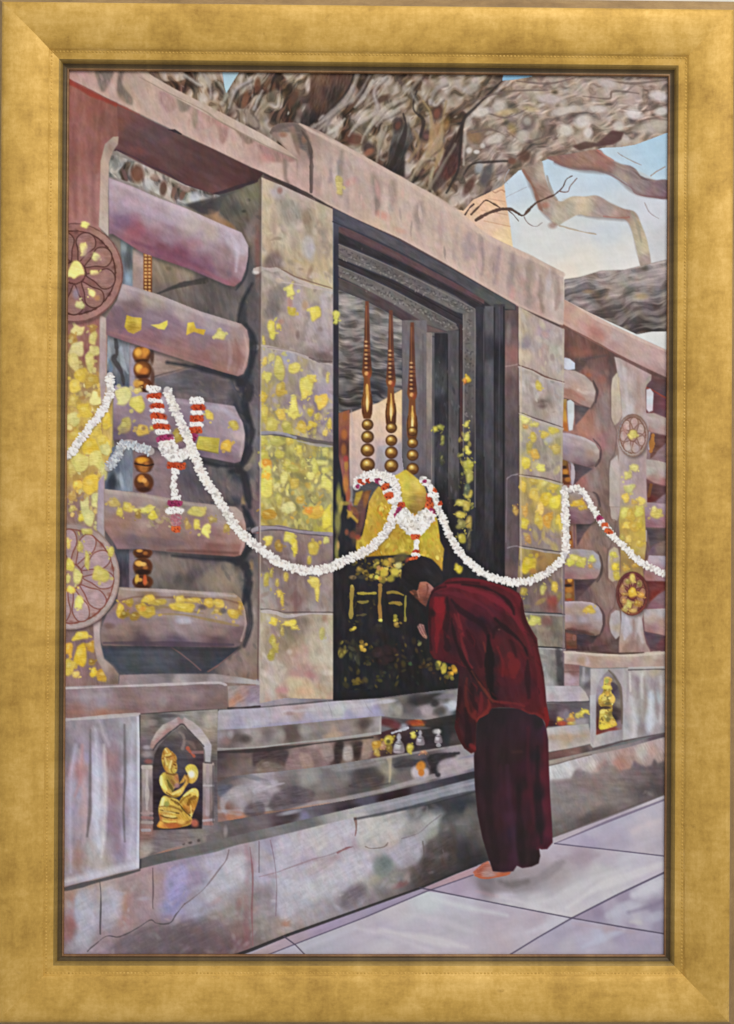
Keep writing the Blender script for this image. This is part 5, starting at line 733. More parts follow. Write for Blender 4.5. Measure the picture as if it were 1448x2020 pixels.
bb = area(RB,'baluster'); fill(zE((90,900),(200,890),(210,1165),(90,1165)),[(1120,1150,'74401c'),(1124,1165,'8c5424'),(1122,1180,'7c5024')],0.9, lab=bb); spots([(1124,1144,5,5,0,'d89838'),(1122,1164,7,6,0,'b07028'),(1120,1155,8,3,0,'33201c'),(1121,1175,6,6,0,'96703c'),(1123,1183,6,3,0,'a0482c')],alpha=0.9, soft=0.7)
fill(zE((100,1560),(230,1590),(240,1760),(110,1760)),[(1120,1255,'7c4434'),(1125,1270,'5a3c28'),(1120,1278,'7c4030')],1.2, tex=0.06, lab=area(RB,'baluster')); spots([(1133,1258,4,6,0,'8c5a54')],alpha=0.8)
def rrail(pts, cs, lbl, ang=14, hl=()):
    RA = fresh('painted_round_rail'); l = area(RA, None, lbl)
    fill([(a + 1.5, d + 3) for a, d in pts],'302626',2.5, alpha=0.5, tex=0, inside=irb)
    fill(pts, cs,0.9, lab=l, ang=ang, tex=0.035, size=26)
    for q, w, c, a in hl: stroke(q, w, c, a,2.0, inside=[l])
    return l, RA
q1, _ = rrail(zD((20,300),(215,325),(330,378),(430,470),(472,580),(455,700),(405,785),(300,750),(180,690),(50,655)),[(1115,735,'b2a09c'),(1135,740,'b5a098'),(1155,750,'b29c92'),(1165,765,'b8a498'),(1115,760,'a89088'),(1140,765,'b09488'),(1165,785,'b09488'),(1120,775,'a07060'),(1140,785,'a8786a'),(1160,800,'9c7a72'),(1170,775,'bca89c')],'first round rail at right',18,[(zD((60,550),(200,600),(330,680)),(6,8,5),'9c6858',0.5),(zD((250,560),(320,600),(400,590)),(3,8,4),'c8b4a8',0.6)])
q2, _ = rrail(zD((40,1090),(150,1100),(330,1150),(460,1220),(518,1310),(518,1410),(460,1485),(360,1512),(200,1470),(40,1420)),[(1115,865,'b0a0a8'),(1140,870,'b09c9c'),(1165,878,'ab9a92'),(1178,890,'b0a096'),(1115,890,'94828a'),(1140,890,'9a8688'),(1165,895,'a08474'),(1115,905,'8a7074'),(1140,910,'886c70'),(1165,915,'7e6664'),(1175,905,'96807a')],'second round rail at right',16,[(zD((60,1110),(300,1160),(460,1240)),(4,6,5),'c0b0b0',0.6),(zD((200,1460),(350,1500),(460,1470)),(4,6,3),'70585c',0.6)])
q3, r3n = rrail(zD((50,1780),(330,1790),(440,1850),(495,1940),(500,2015)) + zE((500,90),(460,180),(400,215),(150,210),(40,200),(40,-180)),[(1115,965,'a89a94'),(1135,968,'a89890'),(1165,975,'96807a'),(1130,990,'a08468'),(1150,1000,'96766c'),(1175,990,'907068'),(1130,1015,'846068'),(1160,1020,'7c5c60'),(1130,1030,'745054')],'third round rail at right touched with gold',12)
fill(zE((190,0),(350,0),(380,40),(300,40)) + zD((170,1890),(240,1880),(330,1950),(370,2015),(190,2015)),'d0a02c',1, alpha=0.0); leafs([(1140,992,20,14,'d8ac2c'),(1150,1001,14,10,'d2a838')],lab=area(r3n,'gold_leaf'))
q4, r4n = rrail(zE((100,525),(300,525),(440,540),(510,600),(538,720),(520,830),(480,892),(300,900),(80,890)),[(1120,1087,'a8989c'),(1150,1088,'a5989a'),(1175,1095,'a8a0a4'),(1130,1105,'a89870'),(1165,1108,'a89478'),(1182,1115,'a4a0a8'),(1120,1120,'9a7c78'),(1150,1125,'a0807c'),(1175,1130,'9a7c7c'),(1120,1137,'94686a'),(1160,1138,'9a7070')],'fourth round rail at right touched with gold',6)
leafs([(1125,1107,14,16,'d0c84c'),(1133,1100,14,10,'d4c85c'),(1145,1108,14,16,'ccc44c'),(1152,1104,10,10,'d8cc5c'),(1168,1103,12,12,'d2cc60'),(1165,1117,8,8,'c88c3c')],lab=area(r4n,'gold_leaf'))
q5, r5n = rrail(zE((80,1175),(300,1172),(430,1190),(510,1240),(555,1340),(558,1470),(520,1580),(470,1600),(400,1590),(250,1540),(80,1520)),[(1120,1190,'a8949a'),(1150,1190,'a89490'),(1172,1195,'b0a0a0'),(1120,1205,'a08478'),(1150,1205,'a48c78'),(1180,1215,'a89ca0'),(1120,1220,'a0909a'),(1150,1222,'9e8e98'),(1180,1235,'a08e8c'),(1120,1235,'94746a'),(1150,1240,'86625a'),(1175,1248,'86685e'),(1125,1245,'7c4c40'),(1150,1248,'5c3c34')],'lowest round rail at right',4,[(zE((90,1185),(300,1182),(430,1200)),(4,5,4),'bcaab0',0.6),(zE((130,1520),(300,1560),(440,1590)),(6,10,8),'553430',0.7)])
leafs([(1162,1203,16,12,'d2b044')],lab=area(r5n,'gold_leaf'))
for q in (zD((440,450),(490,580),(470,720)),zD((440,1170),(535,1290),(520,1440),(470,1510)),zE((500,560),(555,700),(530,860),(490,930)),zE((480,1200),(570,1330),(565,1500),(510,1610)),zD((440,1830),(505,1900),(525,2010))): stroke(q,(1.5,4,2),'4a3a3c',0.7,1.3, inside=irb)
# far side of the post
for q, c, l in [(zD((1160,370),(1400,460),(1400,700),(1300,640),(1190,570),(1090,530)),[(1290,760,'5e4448'),(1310,775,'584046'),(1295,745,'6c484a')],None),(zD((1190,570),(1300,640),(1400,690),(1400,930),(1190,850)),[(1292,790,'643c42'),(1310,800,'744048'),(1305,815,'6a4850')],None)]: fill(q, c,1.1, tex=0.05, inside=irb)
stroke(zD((1090,530),(1190,570),(1300,640),(1390,690)),3,'94402f',0.8,1.1)
fill(zD((1100,560),(1150,545),(1190,600),(1180,820),(1130,840),(1100,800)),[(1278,775,'c8c0c4'),(1284,790,'c8ccd2'),(1282,805,'cdbfc4')],0.9, lab=SKY)
for i,(q, c) in enumerate([(zD((1080,850),(1200,850),(1400,930),(1400,1140),(1150,1085),(1080,1040)),[(1285,825,'b09c98'),(1310,830,'b4a098'),(1290,840,'ac9a94'),(1310,850,'a88880'),(1285,850,'a87c74')]),(zD((1060,1420),(1250,1440),(1400,1480),(1400,1770),(1200,1720),(1060,1640)),[(1280,915,'ac9c96'),(1310,920,'b0a49c'),(1280,930,'b0a8a0'),(1310,935,'ae9c98'),(1285,945,'a07870'),(1310,950,'a06864')]),(zE((1070,-60),(1400,-40),(1400,265),(1090,250)),[(1280,1000,'a4888c'),(1310,1000,'b09498'),(1290,1020,'9c7c80'),(1310,1030,'9a6c70'),(1285,1035,'8c5c68')]),(zE((1130,600),(1400,610),(1400,925),(1060,915)),[(1290,1105,'b09ca4'),(1310,1105,'aea0ac'),(1290,1125,'a07c80'),(1310,1135,'9c747c'),(1280,1140,'9c6460')]),(zE((1060,1270),(1400,1255),(1400,1610),(1080,1545)),[(1280,1210,'aca0a0'),(1305,1208,'b0a4a4'),(1285,1220,'b0988c'),(1305,1230,'a48478'),(1290,1240,'9c7c80'),(1305,1248,'b08884'),(1285,1245,'9a6c6a')])]):
    RA = fresh('painted_round_rail'); fill(q, c,1.0, lab=area(RA, None,'stub of a round rail beyond the right post'),tex=0.04, ang=10)
leafs([(1293,1010,20,20,'d0bc58'),(1290,1003,10,8,'d8c878')],lab=area(RA,'gold_leaf'))
for q, c in [(zD((1150,1100),(1400,1150),(1250,1330),(1150,1420)),[(1288,870,'5e3c34'),(1300,868,'6a4440'),(1290,890,'6c4438')]),(zD((1230,1330),(1400,1170),(1400,1480),(1200,1430)),[(1305,890,'8a6c70'),(1300,905,'8c7074')]),(zD((1120,1720),(1400,1780),(1250,1920),(1110,1990)),[(1285,965,'5c3a34'),(1305,968,'644444'),(1282,985,'6a2f28')]),(zD((1240,1930),(1400,1800),(1400,2000),(1200,2000)),'8c7076'),(zE((1100,265),(1400,280),(1330,420),(1150,480)),[(1285,1060,'4c4044'),(1305,1055,'5c4a48'),(1290,1075,'5a4c50')]),(zE((1180,480),(1330,420),(1400,380),(1400,620),(1110,600)),[(1300,1085,'80685e'),(1285,1085,'6c505a')]),(zE((1070,920),(1400,935),(1250,1070),(1140,1180),(1120,1050)),[(1285,1155,'6c2f30'),(1305,1152,'70302e'),(1290,1175,'7c2c26')]),(zE((1130,1200),(1260,1080),(1400,1000),(1400,1270),(1100,1280)),[(1300,1180,'86686e'),(1290,1195,'80545e')]),(zE((1070,1545),(1400,1620),(1400,1800),(1150,1760)),[(1285,1255,'5c4450'),(1305,1270,'6a3c40'),(1295,1262,'54464e')])]: fill(q, c,1.2, tex=0.05, inside=irb)
for q, c in [(zD((1185,1120),(1170,1230),(1160,1330)),'b07030'),(zD((1160,1740),(1130,1880)),'7c4c28')]: stroke(q,(6,9,6),c,0.9,1, lab=area(RB,'baluster'))
stroke(zD((1140,1090),(1120,1200),(1130,1300)),3.5,'bcb2b4',0.8,1); stroke(zE((1095,300),(1095,420)),4,'aca4a8',0.8,1)
# the carved post with its two roundels
RP = fresh('painted_railing_post'); rp = area(RP, None,'right railing post with two small roundels')
fill(zD((700,150),(760,165),(1000,290),(1165,375),(1160,440),(1110,490),(1090,560),(1100,860),(1130,1000),(1120,1200),(1100,1450),(1100,1640),(1110,2015)) + zE((1080,0),(1090,260),(1100,480),(1060,800),(1100,1100),(1070,1280),(1050,1400),(1070,1580),(1100,1700),(1150,1790),(1140,1815),(760,1815),(760,1690),(770,1600),(790,1400),(790,1280),(740,1150),(740,950),(780,800),(780,500),(760,170),(770,0)) + zD((770,2015),(760,1500),(760,1350),(730,1100),(760,1000),(800,900),(780,600),(740,350)),
     [(1215,712,'b09c98'),(1225,730,'b8a8a6'),(1240,720,'b09490'),(1265,740,'b09490'),(1230,770,'b2a29a'),(1238,790,'b8aaa8'),(1255,780,'ac9088'),(1270,770,'a8948c'),(1230,800,'b0a494'),(1240,805,'bcb0b4'),(1260,805,'b0948c'),(1275,830,'b4a09c'),(1225,910,'b09c98'),(1260,915,'ac9490'),(1240,950,'b09898'),(1265,950,'a88c8c'),(1245,980,'b09894'),(1230,990,'a89484'),(1270,980,'b09494'),
      (1235,1010,'bca850'),(1255,1010,'c0a23c'),(1240,1040,'b09040'),(1260,1050,'c0a23c'),(1250,1070,'c0a044'),(1235,1075,'a88c54'),(1262,1085,'b89c58'),(1235,1110,'9c7c48'),(1255,1110,'907048'),(1240,1100,'a8884c'),(1235,1225,'b0a8b0'),(1242,1240,'b0a8ac'),(1250,1230,'a08c88'),(1262,1230,'b0a4a2'),(1235,1260,'a88e84'),(1250,1270,'96766a'),(1265,1265,'aa9288'),(1275,1280,'a0807a'),(1225,1280,'a08070')],0.9, lab=rp, ang=90, size=26, tex=0.04)
ef = area(RP,'side_facet')
for q, c in [(zD((745,350),(780,600),(800,880),(760,960),(700,1010),(665,900),(660,520),(680,420),(720,360)),[(1212,760,'b8a894'),(1220,770,'bcac90'),(1215,800,'b8a696'),(1212,830,'b09c8c')]),(zD((740,1370),(770,1500),(775,2015),(640,2015),(640,1550),(655,1450)),[(1208,920,'b4a49e'),(1212,960,'b0a094'),(1215,990,'b0a098')]),(zE((645,0),(775,0),(765,100),(740,170),(690,175),(660,120)),'aa988e'),(zE((640,545),(700,495),(750,520),(770,620),(770,850),(740,910),(680,930),(630,880),(625,640)),[(1204,1100,'b09c9c'),(1212,1090,'b0a080'),(1216,1120,'a89448'),(1205,1130,'b09c90')]),(zE((660,1330),(720,1280),(770,1290),(785,1420),(770,1600),(720,1645),(660,1560),(640,1450)),[(1207,1225,'b0a4a4'),(1215,1220,'a89ca0'),(1218,1240,'b09c88'),(1210,1250,'a89c9c')])]: fill(q, c,1.0, lab=ef, ang=90, tex=0.04, sm=0)
stroke(zD((700,160),(720,340),(670,420),(655,600),(660,900),(710,1020),(735,1120),(700,1360),(645,1460),(635,1700),(635,2010)),2.4,'6a5450',0.55,1.1); stroke(zE((640,0),(660,150),(720,190),(660,480),(620,560),(620,880),(690,960),(720,1100),(700,1240),(640,1320),(630,1480),(690,1640)),2.4,'6a5048',0.55,1.1)
for q, w, c, a in [(zD((840,300),(850,600),(880,850)),(6,8,5),'c2b6b8',0.6),(zD((760,420),(750,560)),(5,7,3),'c4b08c',0.6),(zD((1000,400),(1010,700),(990,850)),(7,10,5),'a4877c',0.5),(zE((850,1350),(860,1500),(830,1640)),(4,11,5),'bcb4bc',0.7),(zE((1020,1380),(1010,1520),(1060,1680)),(4,8,5),'bcb0b0',0.6),(zE((940,1400),(950,1550),(900,1700),(850,1790)),(4,6,16),'8c6c62',0.5),(zD((1140,420),(1110,480)),(8,6),'a09484',0.7)]: stroke(q, w, c, a,2.2, inside=[rp, ef])
leafs([(1250,922,14,13,'d8c870'),(1236,937,16,17,'d8cc70'),(1241,963,16,18,'d8d07c'),(1234,983,13,16,'dcbc4c'),(1265,988,14,14,'dcc058'),(1252,990,12,10,'c8a448'),(1231,1013,14,18,'d2c65c'),(1260,1010,16,18,'dcd058'),(1243,1016,12,22,'cba83c'),(1236,1038,16,14,'d2b444'),(1252,1040,18,18,'d0a83c'),(1262,1030,10,20,'d4b83c'),(1239,1064,12,13,'dcbc58'),(1262,1072,14,16,'d4b440'),(1228,1060,10,10,'b8a44c'),(1250,1086,16,8,'c0a850'),(1211,1094,12,13,'d0c448'),(1213,1118,10,14,'d8b828'),(1216,1136,10,14,'c0a83c'),(1206,1104,6,12,'bca868'),(1234,1120,14,12,'c89c40'),(1253,1115,12,8,'b8903c')],lab=area(RP,'gold_leaf'))
roundel(1248,859,30,42,[(1240,840,'a88478'),(1255,880,'a08078')],[(1225,850,'8c8080'),(1270,850,'a88c84'),(1235,890,'aa9890'),(1262,890,'a0887c'),(1250,820,'8a6a5c')],'7c5444','b4988e',7,-1.4,[(1249,857,15,16,'dccb6c')],'a07c70',0.3,0.8,0.84,2.2,'small upper roundel on the right post')
spots([(1252,832,4,6,0,'b48c88'),(1240,884,6,7,0,'b4a4a0'),(1256,886,6,8,0,'b09ca0'),(1232,852,4,12,0,'b48478')],alpha=0.7, soft=0.9)
roundel(1247,1171,32,43,[(1240,1150,'8c4c40'),(1255,1190,'94543f')],[(1222,1160,'704038'),(1270,1170,'7c3c34'),(1235,1205,'804438'),(1262,1200,'844034'),(1247,1133,'6c3030')],'5c2a26','9a6a50',9,-1.5,[(1247,1140,10,16,'d2b450'),(1238,1146,9,10,'a89444'),(1265,1174,12,9,'d89c40'),(1232,1172,10,6,'b88840'),(1240,1192,12,16,'c0b450'),(1233,1200,10,12,'c4ac60'),(1256,1190,10,12,'b0842c'),(1230,1185,8,10,'c08c4c'),(1249,1204,14,8,'b89050'),(1228,1158,6,12,'b07c4c'),(1260,1152,8,10,'8c7438'),(1262,1190,8,8,'a8742c')],'84402c',0.3,0.8,0.86,2.4,'small lower roundel of red and gold on the right post')
leafs([(1249,1168,13,18,'e0b430')],lab=len(AREAS) - 1)
# right doorpost
PR = fresh('painted_stone_doorpost')
jr = [[(1023,604),(1060,625),(1113,650)],zb6((462,840),(560,875),(640,915),(748,945)),zi((466,75),(600,125),(740,172)),zi((466,470),(600,490),(738,522)),zi((466,922),(600,945),(740,966)),zj((440,280),(600,285),(752,296)),zj((440,495),(660,505),(752,512)),zj((440,760),(640,755),(752,750))]
nr = [[(1030,620,'b8a48c'),(1050,640,'b09c92'),(1070,650,'ac949c'),(1100,660,'b0a09c'),(1035,660,'b09c80'),(1060,680,'a89c98'),(1090,690,'b0a89c'),(1105,720,'aca09c'),(1035,700,'bca48c'),(1060,715,'b09890'),(1090,740,'a8988c'),(1035,675,'8c8084'),(1075,690,'a88c84')],
      [(1032,740,'b0a4a0'),(1060,750,'a89890'),(1090,760,'aa9c9c'),(1032,770,'b0a49c'),(1070,775,'a89890'),(1105,780,'a8a09c'),(1032,800,'b4a49a'),(1070,810,'a49488'),(1100,820,'aea09a'),(1072,800,'7c6a66')],
      [(1032,830,'b8ac70'),(1060,840,'a89c98'),(1090,850,'a89c84'),(1040,870,'a89c88'),(1070,870,'9c9080'),(1100,880,'a8986c'),(1035,910,'b8a858'),(1070,910,'a09488'),(1100,920,'a8988c'),(1050,925,'a08c84'),(1100,940,'a08880')],
      [(1032,950,'b49c54'),(1060,960,'ac9c50'),(1090,965,'a89c58'),(1035,990,'ac9060'),(1060,985,'b89c4c'),(1090,990,'c0a83c'),(1040,1020,'a88c58'),(1075,1015,'a88860'),(1100,1030,'b09c50'),(1035,1050,'8c7874'),(1060,1060,'8c7874'),(1090,1065,'94807c')],
      [(1032,1090,'a08c4c'),(1060,1095,'9c7c48'),(1090,1100,'98784c'),(1040,1120,'94804c'),(1080,1120,'8f7450'),(1105,1130,'86726c'),(1040,1150,'74605c'),(1070,1150,'6c5c58'),(1100,1160,'786660'),(1040,1190,'6c5c5a'),(1070,1190,'7a5c54'),(1090,1190,'8c4c44'),(1060,1205,'74645f'),(1108,1190,'80706e')],
      [(1045,1225,'8c8860'),(1065,1225,'807464'),(1090,1230,'766a60'),(1050,1240,'7c6c60'),(1080,1250,'7a6a5e'),(1100,1260,'786c62'),(1065,1265,'8c8270'),(1090,1268,'84786c')],
      [(1070,1290,'94908c'),(1090,1295,'86807c'),(1105,1300,'544c4e'),(1075,1320,'8f8a88'),(1095,1330,'7c7674'),(1110,1340,'3c383c'),(1080,1345,'a09a9a')]]
lr = []
for i in range(7):
    bl = area(PR,'stone_block',['top block of the right doorpost',None, None,'gold-flecked block of the right doorpost',None, None, None][i]); lr.append(bl)
    fill(jr[i] + jr[i + 1][::-1],nr[i],0.9, lab=bl, ang=78, size=20, tex=0.05, p=1.9)
    scatter(jr[i] + jr[i + 1][::-1],40,[['c4b49c','a8948c','94807c','bcb0a8'],['b8aca4','988880','c4b8b0'],['b8a88c','a0948c','8c7c78','c4b868'],['c0a84c','9c8468','d0b850','8c7470'],['8c7850','74605a','a08844','64544f'],['8c7c6c','6c6058','948870'],['a09a98','74706e','8c8684']][i],(4,12),0.5,68,38,(0.25,0.6),0.8, inside=[bl])
leafs([(1062,761,12,16,'d8c050'),(1034,826,16,16,'dcd478'),(1055,838,14,9,'d8cc60'),(1092,848,16,12,'d4c04c'),(1074,857,14,14,'ccb048'),(1052,862,12,14,'c8b044'),(1045,880,10,20,'b8a450'),(1055,894,14,18,'c89c3c'),(1037,912,16,20,'d8c040'),(1068,923,16,13,'d4cc60'),(1095,885,14,16,'c0a858'),(1035,842,10,8,'c0904c'),(1032,960,12,20,'d2ae40'),(1053,950,16,12,'ccac48'),(1075,953,10,10,'c8bc6c'),(1091,960,18,12,'d0b440'),(1054,975,14,20,'d2b44c'),(1079,984,20,22,'dcb830'),(1094,990,18,22,'d8c438'),(1064,1003,12,24,'cca850'),(1036,1007,12,20,'d09c48'),(1080,1025,16,22,'d89c34'),(1062,1028,14,24,'ccac40'),(1034,1033,16,18,'ccb438'),(1103,1030,14,26,'d8b83c'),(1042,1064,10,14,'bc8c4c'),(1043,1113,22,34,'d2b828'),(1094,1157,12,14,'d4b43c'),(1071,1163,10,20,'b0a458'),(1032,1168,10,16,'b0983c'),(1055,1224,24,16,'b8b458'),(1016,1005,8,14,'a8843c')],lab=area(PR,'gold_leaf','gold leaf pressed on the right doorpost'))
spots([(1070,798,7,8,0,'6a5450'),(1090,752,4,4,0,'84807c'),(1090,1185,10,8,0,'94443c'),(1078,1225,10,10,0,'80504a'),(1038,672,8,14,10,'908488'),(1082,868,8,6,0,'b8b0b4'),(1075,660,8,6,30,'b8948c'),(1052,1127,8,6,0,'b87c38'),(1076,1110,20,14,0,'a0783c')],alpha=0.7, soft=1)
for i, q in enumerate(jr[1:-1]):
    stroke([(a, d + 2.5) for a, d in q],4,['b8a89e','b8aaa0','ac9c98','a49aa0','96908f','a4a09e'][i],0.7,1.1); stroke(q,(2.2,3,2),['6c4c44','64504e','6a5450','5c5052','3c383a','2f2b2d'][i],0.85,0.8)
stroke([(1025,610),(1027,760),(1027,1000),(1028,1140)],3.5,'c0ac94',0.55,1.2); stroke([(1111,650),(1108,850),(1107,1000),(1110,1210)],2.6,'b8a894',0.5,1.1); stroke([(1112,1090),(1112,1210),(1112,1350)],3.5,'74646a',0.6,1.2); stroke([(1100,1282),(1104,1310),(1108,1348)],(8,12,14),'403a3e',0.7,2.5)

# ---- plinth, niches, base wall, pavement ----------------------------------------------------------
zk = zm(120,1450,3.62); zl = zm(500,1450,3.62); zn = zm(880,1450,3.218); zs = zm(270,1400,6.312); zt = zm(650,1350,4.993)
BW = fresh('painted_base_wall'); bw = area(BW, None,'plastered base wall along the pavement')
fill([(125,1745),(275,1712),(428,1680),(500,1655),(700,1610),(940,1540),(1085,1505),(1330,1450),(1330,1570),(1091,1652),(900,1724),(831,1753),(693,1801),(569,1845),(500,1874),(470,1890),(120,1892)],
     [(135,1765,'a08078'),(135,1830,'946a6a'),(160,1780,'98949e'),(165,1810,'9c98a6'),(180,1760,'a08880'),(215,1790,'98909c'),(210,1770,'a4948e'),(165,1860,'94909c'),(200,1850,'948088'),(250,1800,'9c7a78'),(245,1790,'a87e68'),(280,1780,'947a80'),(290,1740,'9c8284'),(320,1760,'9c848c'),(350,1760,'8c80a4'),(340,1790,'8a84a8'),(335,1820,'8a7884'),(300,1830,'8c7478'),(380,1730,'94849c'),(420,1710,'a49cac'),(400,1760,'98909c'),(385,1790,'9a96a8'),(450,1740,'a09aa4'),(470,1710,'a8a0a8'),(440,1780,'968c90'),(470,1800,'8a8080'),(430,1820,'8c7c7c'),(470,1830,'846c6c'),(350,1850,'6a5a5e'),(300,1850,'74666a'),(400,1860,'6e5a5e'),(260,1870,'7c6a74'),(180,1880,'947e8c'),(430,1870,'78585c'),(490,1850,'7a6264'),(488,1780,'94807e'),(490,1700,'947c84'),
      (512,1690,'a0949c'),(520,1720,'a49cac'),(530,1670,'9890a0'),(515,1770,'8d8084'),(520,1830,'8a7e7c'),(510,1860,'7c6c6a'),(560,1680,'a49ca8'),(585,1660,'a8a0a8'),(630,1650,'b0aca8'),(630,1665,'b0aa9c'),(670,1640,'a8a4a8'),(610,1690,'a090a0'),(650,1680,'a49ca4'),(690,1670,'a4949c'),(560,1740,'a09ca8'),(600,1730,'a09ca8'),(650,1730,'a8a4ac'),(640,1710,'a08880'),(700,1710,'b0a4b0'),(720,1700,'aca4b4'),(710,1740,'a8a0a0'),(620,1760,'a8a49c'),(560,1790,'9890a0'),(600,1790,'9c98a0'),(560,1820,'98847c'),(580,1830,'8c7c78'),(640,1790,'908890'),(680,1780,'8c8088'),(690,1760,'7c7078'),(720,1760,'807478'),(740,1770,'74686c'),(650,1810,'8a8284'),(730,1640,'aca8a4'),(760,1630,'a8a49c'),(790,1620,'9c989c'),(770,1660,'a8948c'),(730,1670,'a89c98'),(740,1690,'a49890'),(760,1700,'78807c'),(755,1720,'7c7e78'),(770,1740,'84807c'),(790,1690,'948c9c'),(810,1660,'94909c'),(820,1690,'908694'),(800,1720,'7c7470'),(820,1640,'8a8480'),(850,1620,'a0a098'),(850,1650,'94948c'),(840,1700,'544a4c'),(850,1730,'403838'),(870,1680,'5c5450'),(880,1640,'64605e'),(890,1610,'4a484a'),(890,1700,'4c3a34'),(890,1720,'2f2c2e'),(800,1750,'5c5050'),(770,1770,'605458'),
      (910,1590,'3c3c42'),(925,1600,'5a5656'),(905,1630,'6a6868'),(930,1640,'5c5452'),(915,1680,'3f3b3c'),(930,1700,'2c2828'),(890,1600,'484a4c'),(860,1595,'3c3c42'),(820,1600,'4c4a50'),
      (1090,1520,'b0b0b4'),(1110,1520,'b4b2b2'),(1130,1510,'b0a4a8'),(1160,1500,'b0a8a4'),(1170,1515,'b0a69e'),(1135,1530,'948088'),(1090,1545,'8f8486'),(1120,1550,'7e7476'),(1100,1590,'807676'),(1150,1545,'8c7672'),(1190,1510,'9a8688'),(1180,1540,'90706c'),(1200,1490,'a89492'),(1230,1490,'a4847c'),(1225,1510,'a06f60'),(1250,1500,'86686a'),(1270,1480,'b0a6a0'),(1260,1490,'94807c'),(1290,1490,'a88e88'),(1305,1470,'ac9c98'),(1255,1515,'6c6066'),(1290,1505,'6f6066'),(1220,1540,'80726e'),(1260,1540,'74666a'),(1300,1540,'54484c'),(1270,1560,'5a4e50'),(1200,1570,'84766f'),(1150,1590,'7e746f'),(1110,1630,'6c6260'),(1160,1620,'5a4e4c'),(1200,1600,'5f5450'),(1240,1580,'66585a'),(1095,1645,'5c5250')],1, lab=bw, ang=-20, size=40, tex=0.04, p=2.0)
ibw = [bw]
for s in [(170,1790,18,26,0,'a4a4b2'),(222,1785,16,22,10,'a2a0b0'),(165,1860,16,22,0,'a09ca8'),(140,1822,7,22,0,'8e5e5c'),(143,1780,5,16,0,'a87c70'),(246,1792,5,22,0,'b07c5c'),(256,1790,8,24,0,'98706e'),(345,1765,20,38,18,'8f88b8'),(352,1740,10,26,25,'9890b8'),(425,1712,18,14,-30,'b0acc0'),(410,1755,10,40,40,'a09cac'),(375,1785,22,10,-30,'a09cb4'),(450,1745,20,44,35,'aaa4ac'),(475,1712,12,30,15,'aca6ae'),(300,1760,10,34,0,'a48a86'),(315,1730,26,8,-15,'a48a82'),(268,1800,22,30,0,'9a8288'),(350,1850,70,26,-8,'66585c'),(420,1860,50,20,10,'6c585e'),(290,1860,40,16,0,'72666a'),(470,1790,6,14,10,'8c4f50'),(455,1800,22,18,0,'938a84'),(486,1830,6,50,0,'8a5a5e'),(487,1700,5,40,0,'9c7478'),(470,1860,24,14,0,'7c5458'),(404,1830,30,10,-15,'8a6c70'),(188,1785,3,40,0,'8f7c84'),(330,1690,30,8,-12,'987c86')]: dab(*s[:5],s[5],0.5,1.15, inside=ibw)
for s in [(583,1668,10,20,0,'b8b6bc'),(632,1655,18,14,-10,'b6b2a6'),(585,1650,14,6,-10,'b4b0b8'),(670,1640,24,14,-15,'b0b0b8'),(552,1700,10,24,0,'aeacbc'),(515,1700,10,40,0,'a4a0b0'),(660,1735,40,30,-30,'b0aeb4'),(580,1745,30,40,0,'a8a6b2'),(615,1758,16,12,0,'b0ada6'),(725,1700,20,34,20,'b4acb8'),(745,1645,30,26,-20,'b2aea8'),(790,1625,22,16,0,'a8a6aa'),(720,1745,16,24,-40,'aea69e'),(640,1705,26,8,-30,'a07c70'),(660,1694,16,5,-25,'8c5a58'),(610,1718,30,8,-25,'a08f82'),(760,1705,20,16,0,'727c7a'),(778,1690,12,8,0,'a09aa6'),(700,1770,28,24,-35,'7c727c'),(712,1755,10,12,0,'6c626a'),(680,1790,34,14,-20,'8c848a'),(740,1735,10,8,0,'a89a8c'),(770,1755,40,16,-25,'7c7472'),(815,1705,16,14,-30,'6c625f'),(800,1675,16,20,30,'9e98a8'),(850,1615,16,12,-20,'aaaca4'),(835,1640,10,16,40,'a4a0a4'),(845,1700,14,34,5,'443a3c'),(880,1690,10,26,0,'5c4034'),(893,1640,20,30,0,'5c5856'),(895,1700,14,30,0,'3a3130'),(840,1740,30,10,-22,'3a3434'),(860,1592,50,12,-16,'34343a'),(800,1606,34,6,-16,'403e44'),(790,1745,14,6,-20,'84484a'),(575,1800,12,30,-10,'a49aa4'),(565,1822,8,8,0,'a8705f'),(555,1765,6,40,0,'a09cb0'),(520,1810,8,40,0,'948c8a'),(510,1860,14,20,0,'746866'),(765,1650,12,10,0,'a88f8a')]: dab(*s[:5],s[5],0.55,1.1, inside=ibw)
for s in [(912,1588,40,12,-14,'2c2d34'),(928,1605,10,16,0,'66605f'),(918,1635,14,20,0,'706e6c'),(905,1680,24,40,10,'38363a'),(925,1690,16,30,0,'2c292b'),(893,1665,8,30,0,'4a3c38'),(935,1660,10,20,0,'4a4444')]: dab(*s[:5],s[5],0.65,1.1, inside=ibw)
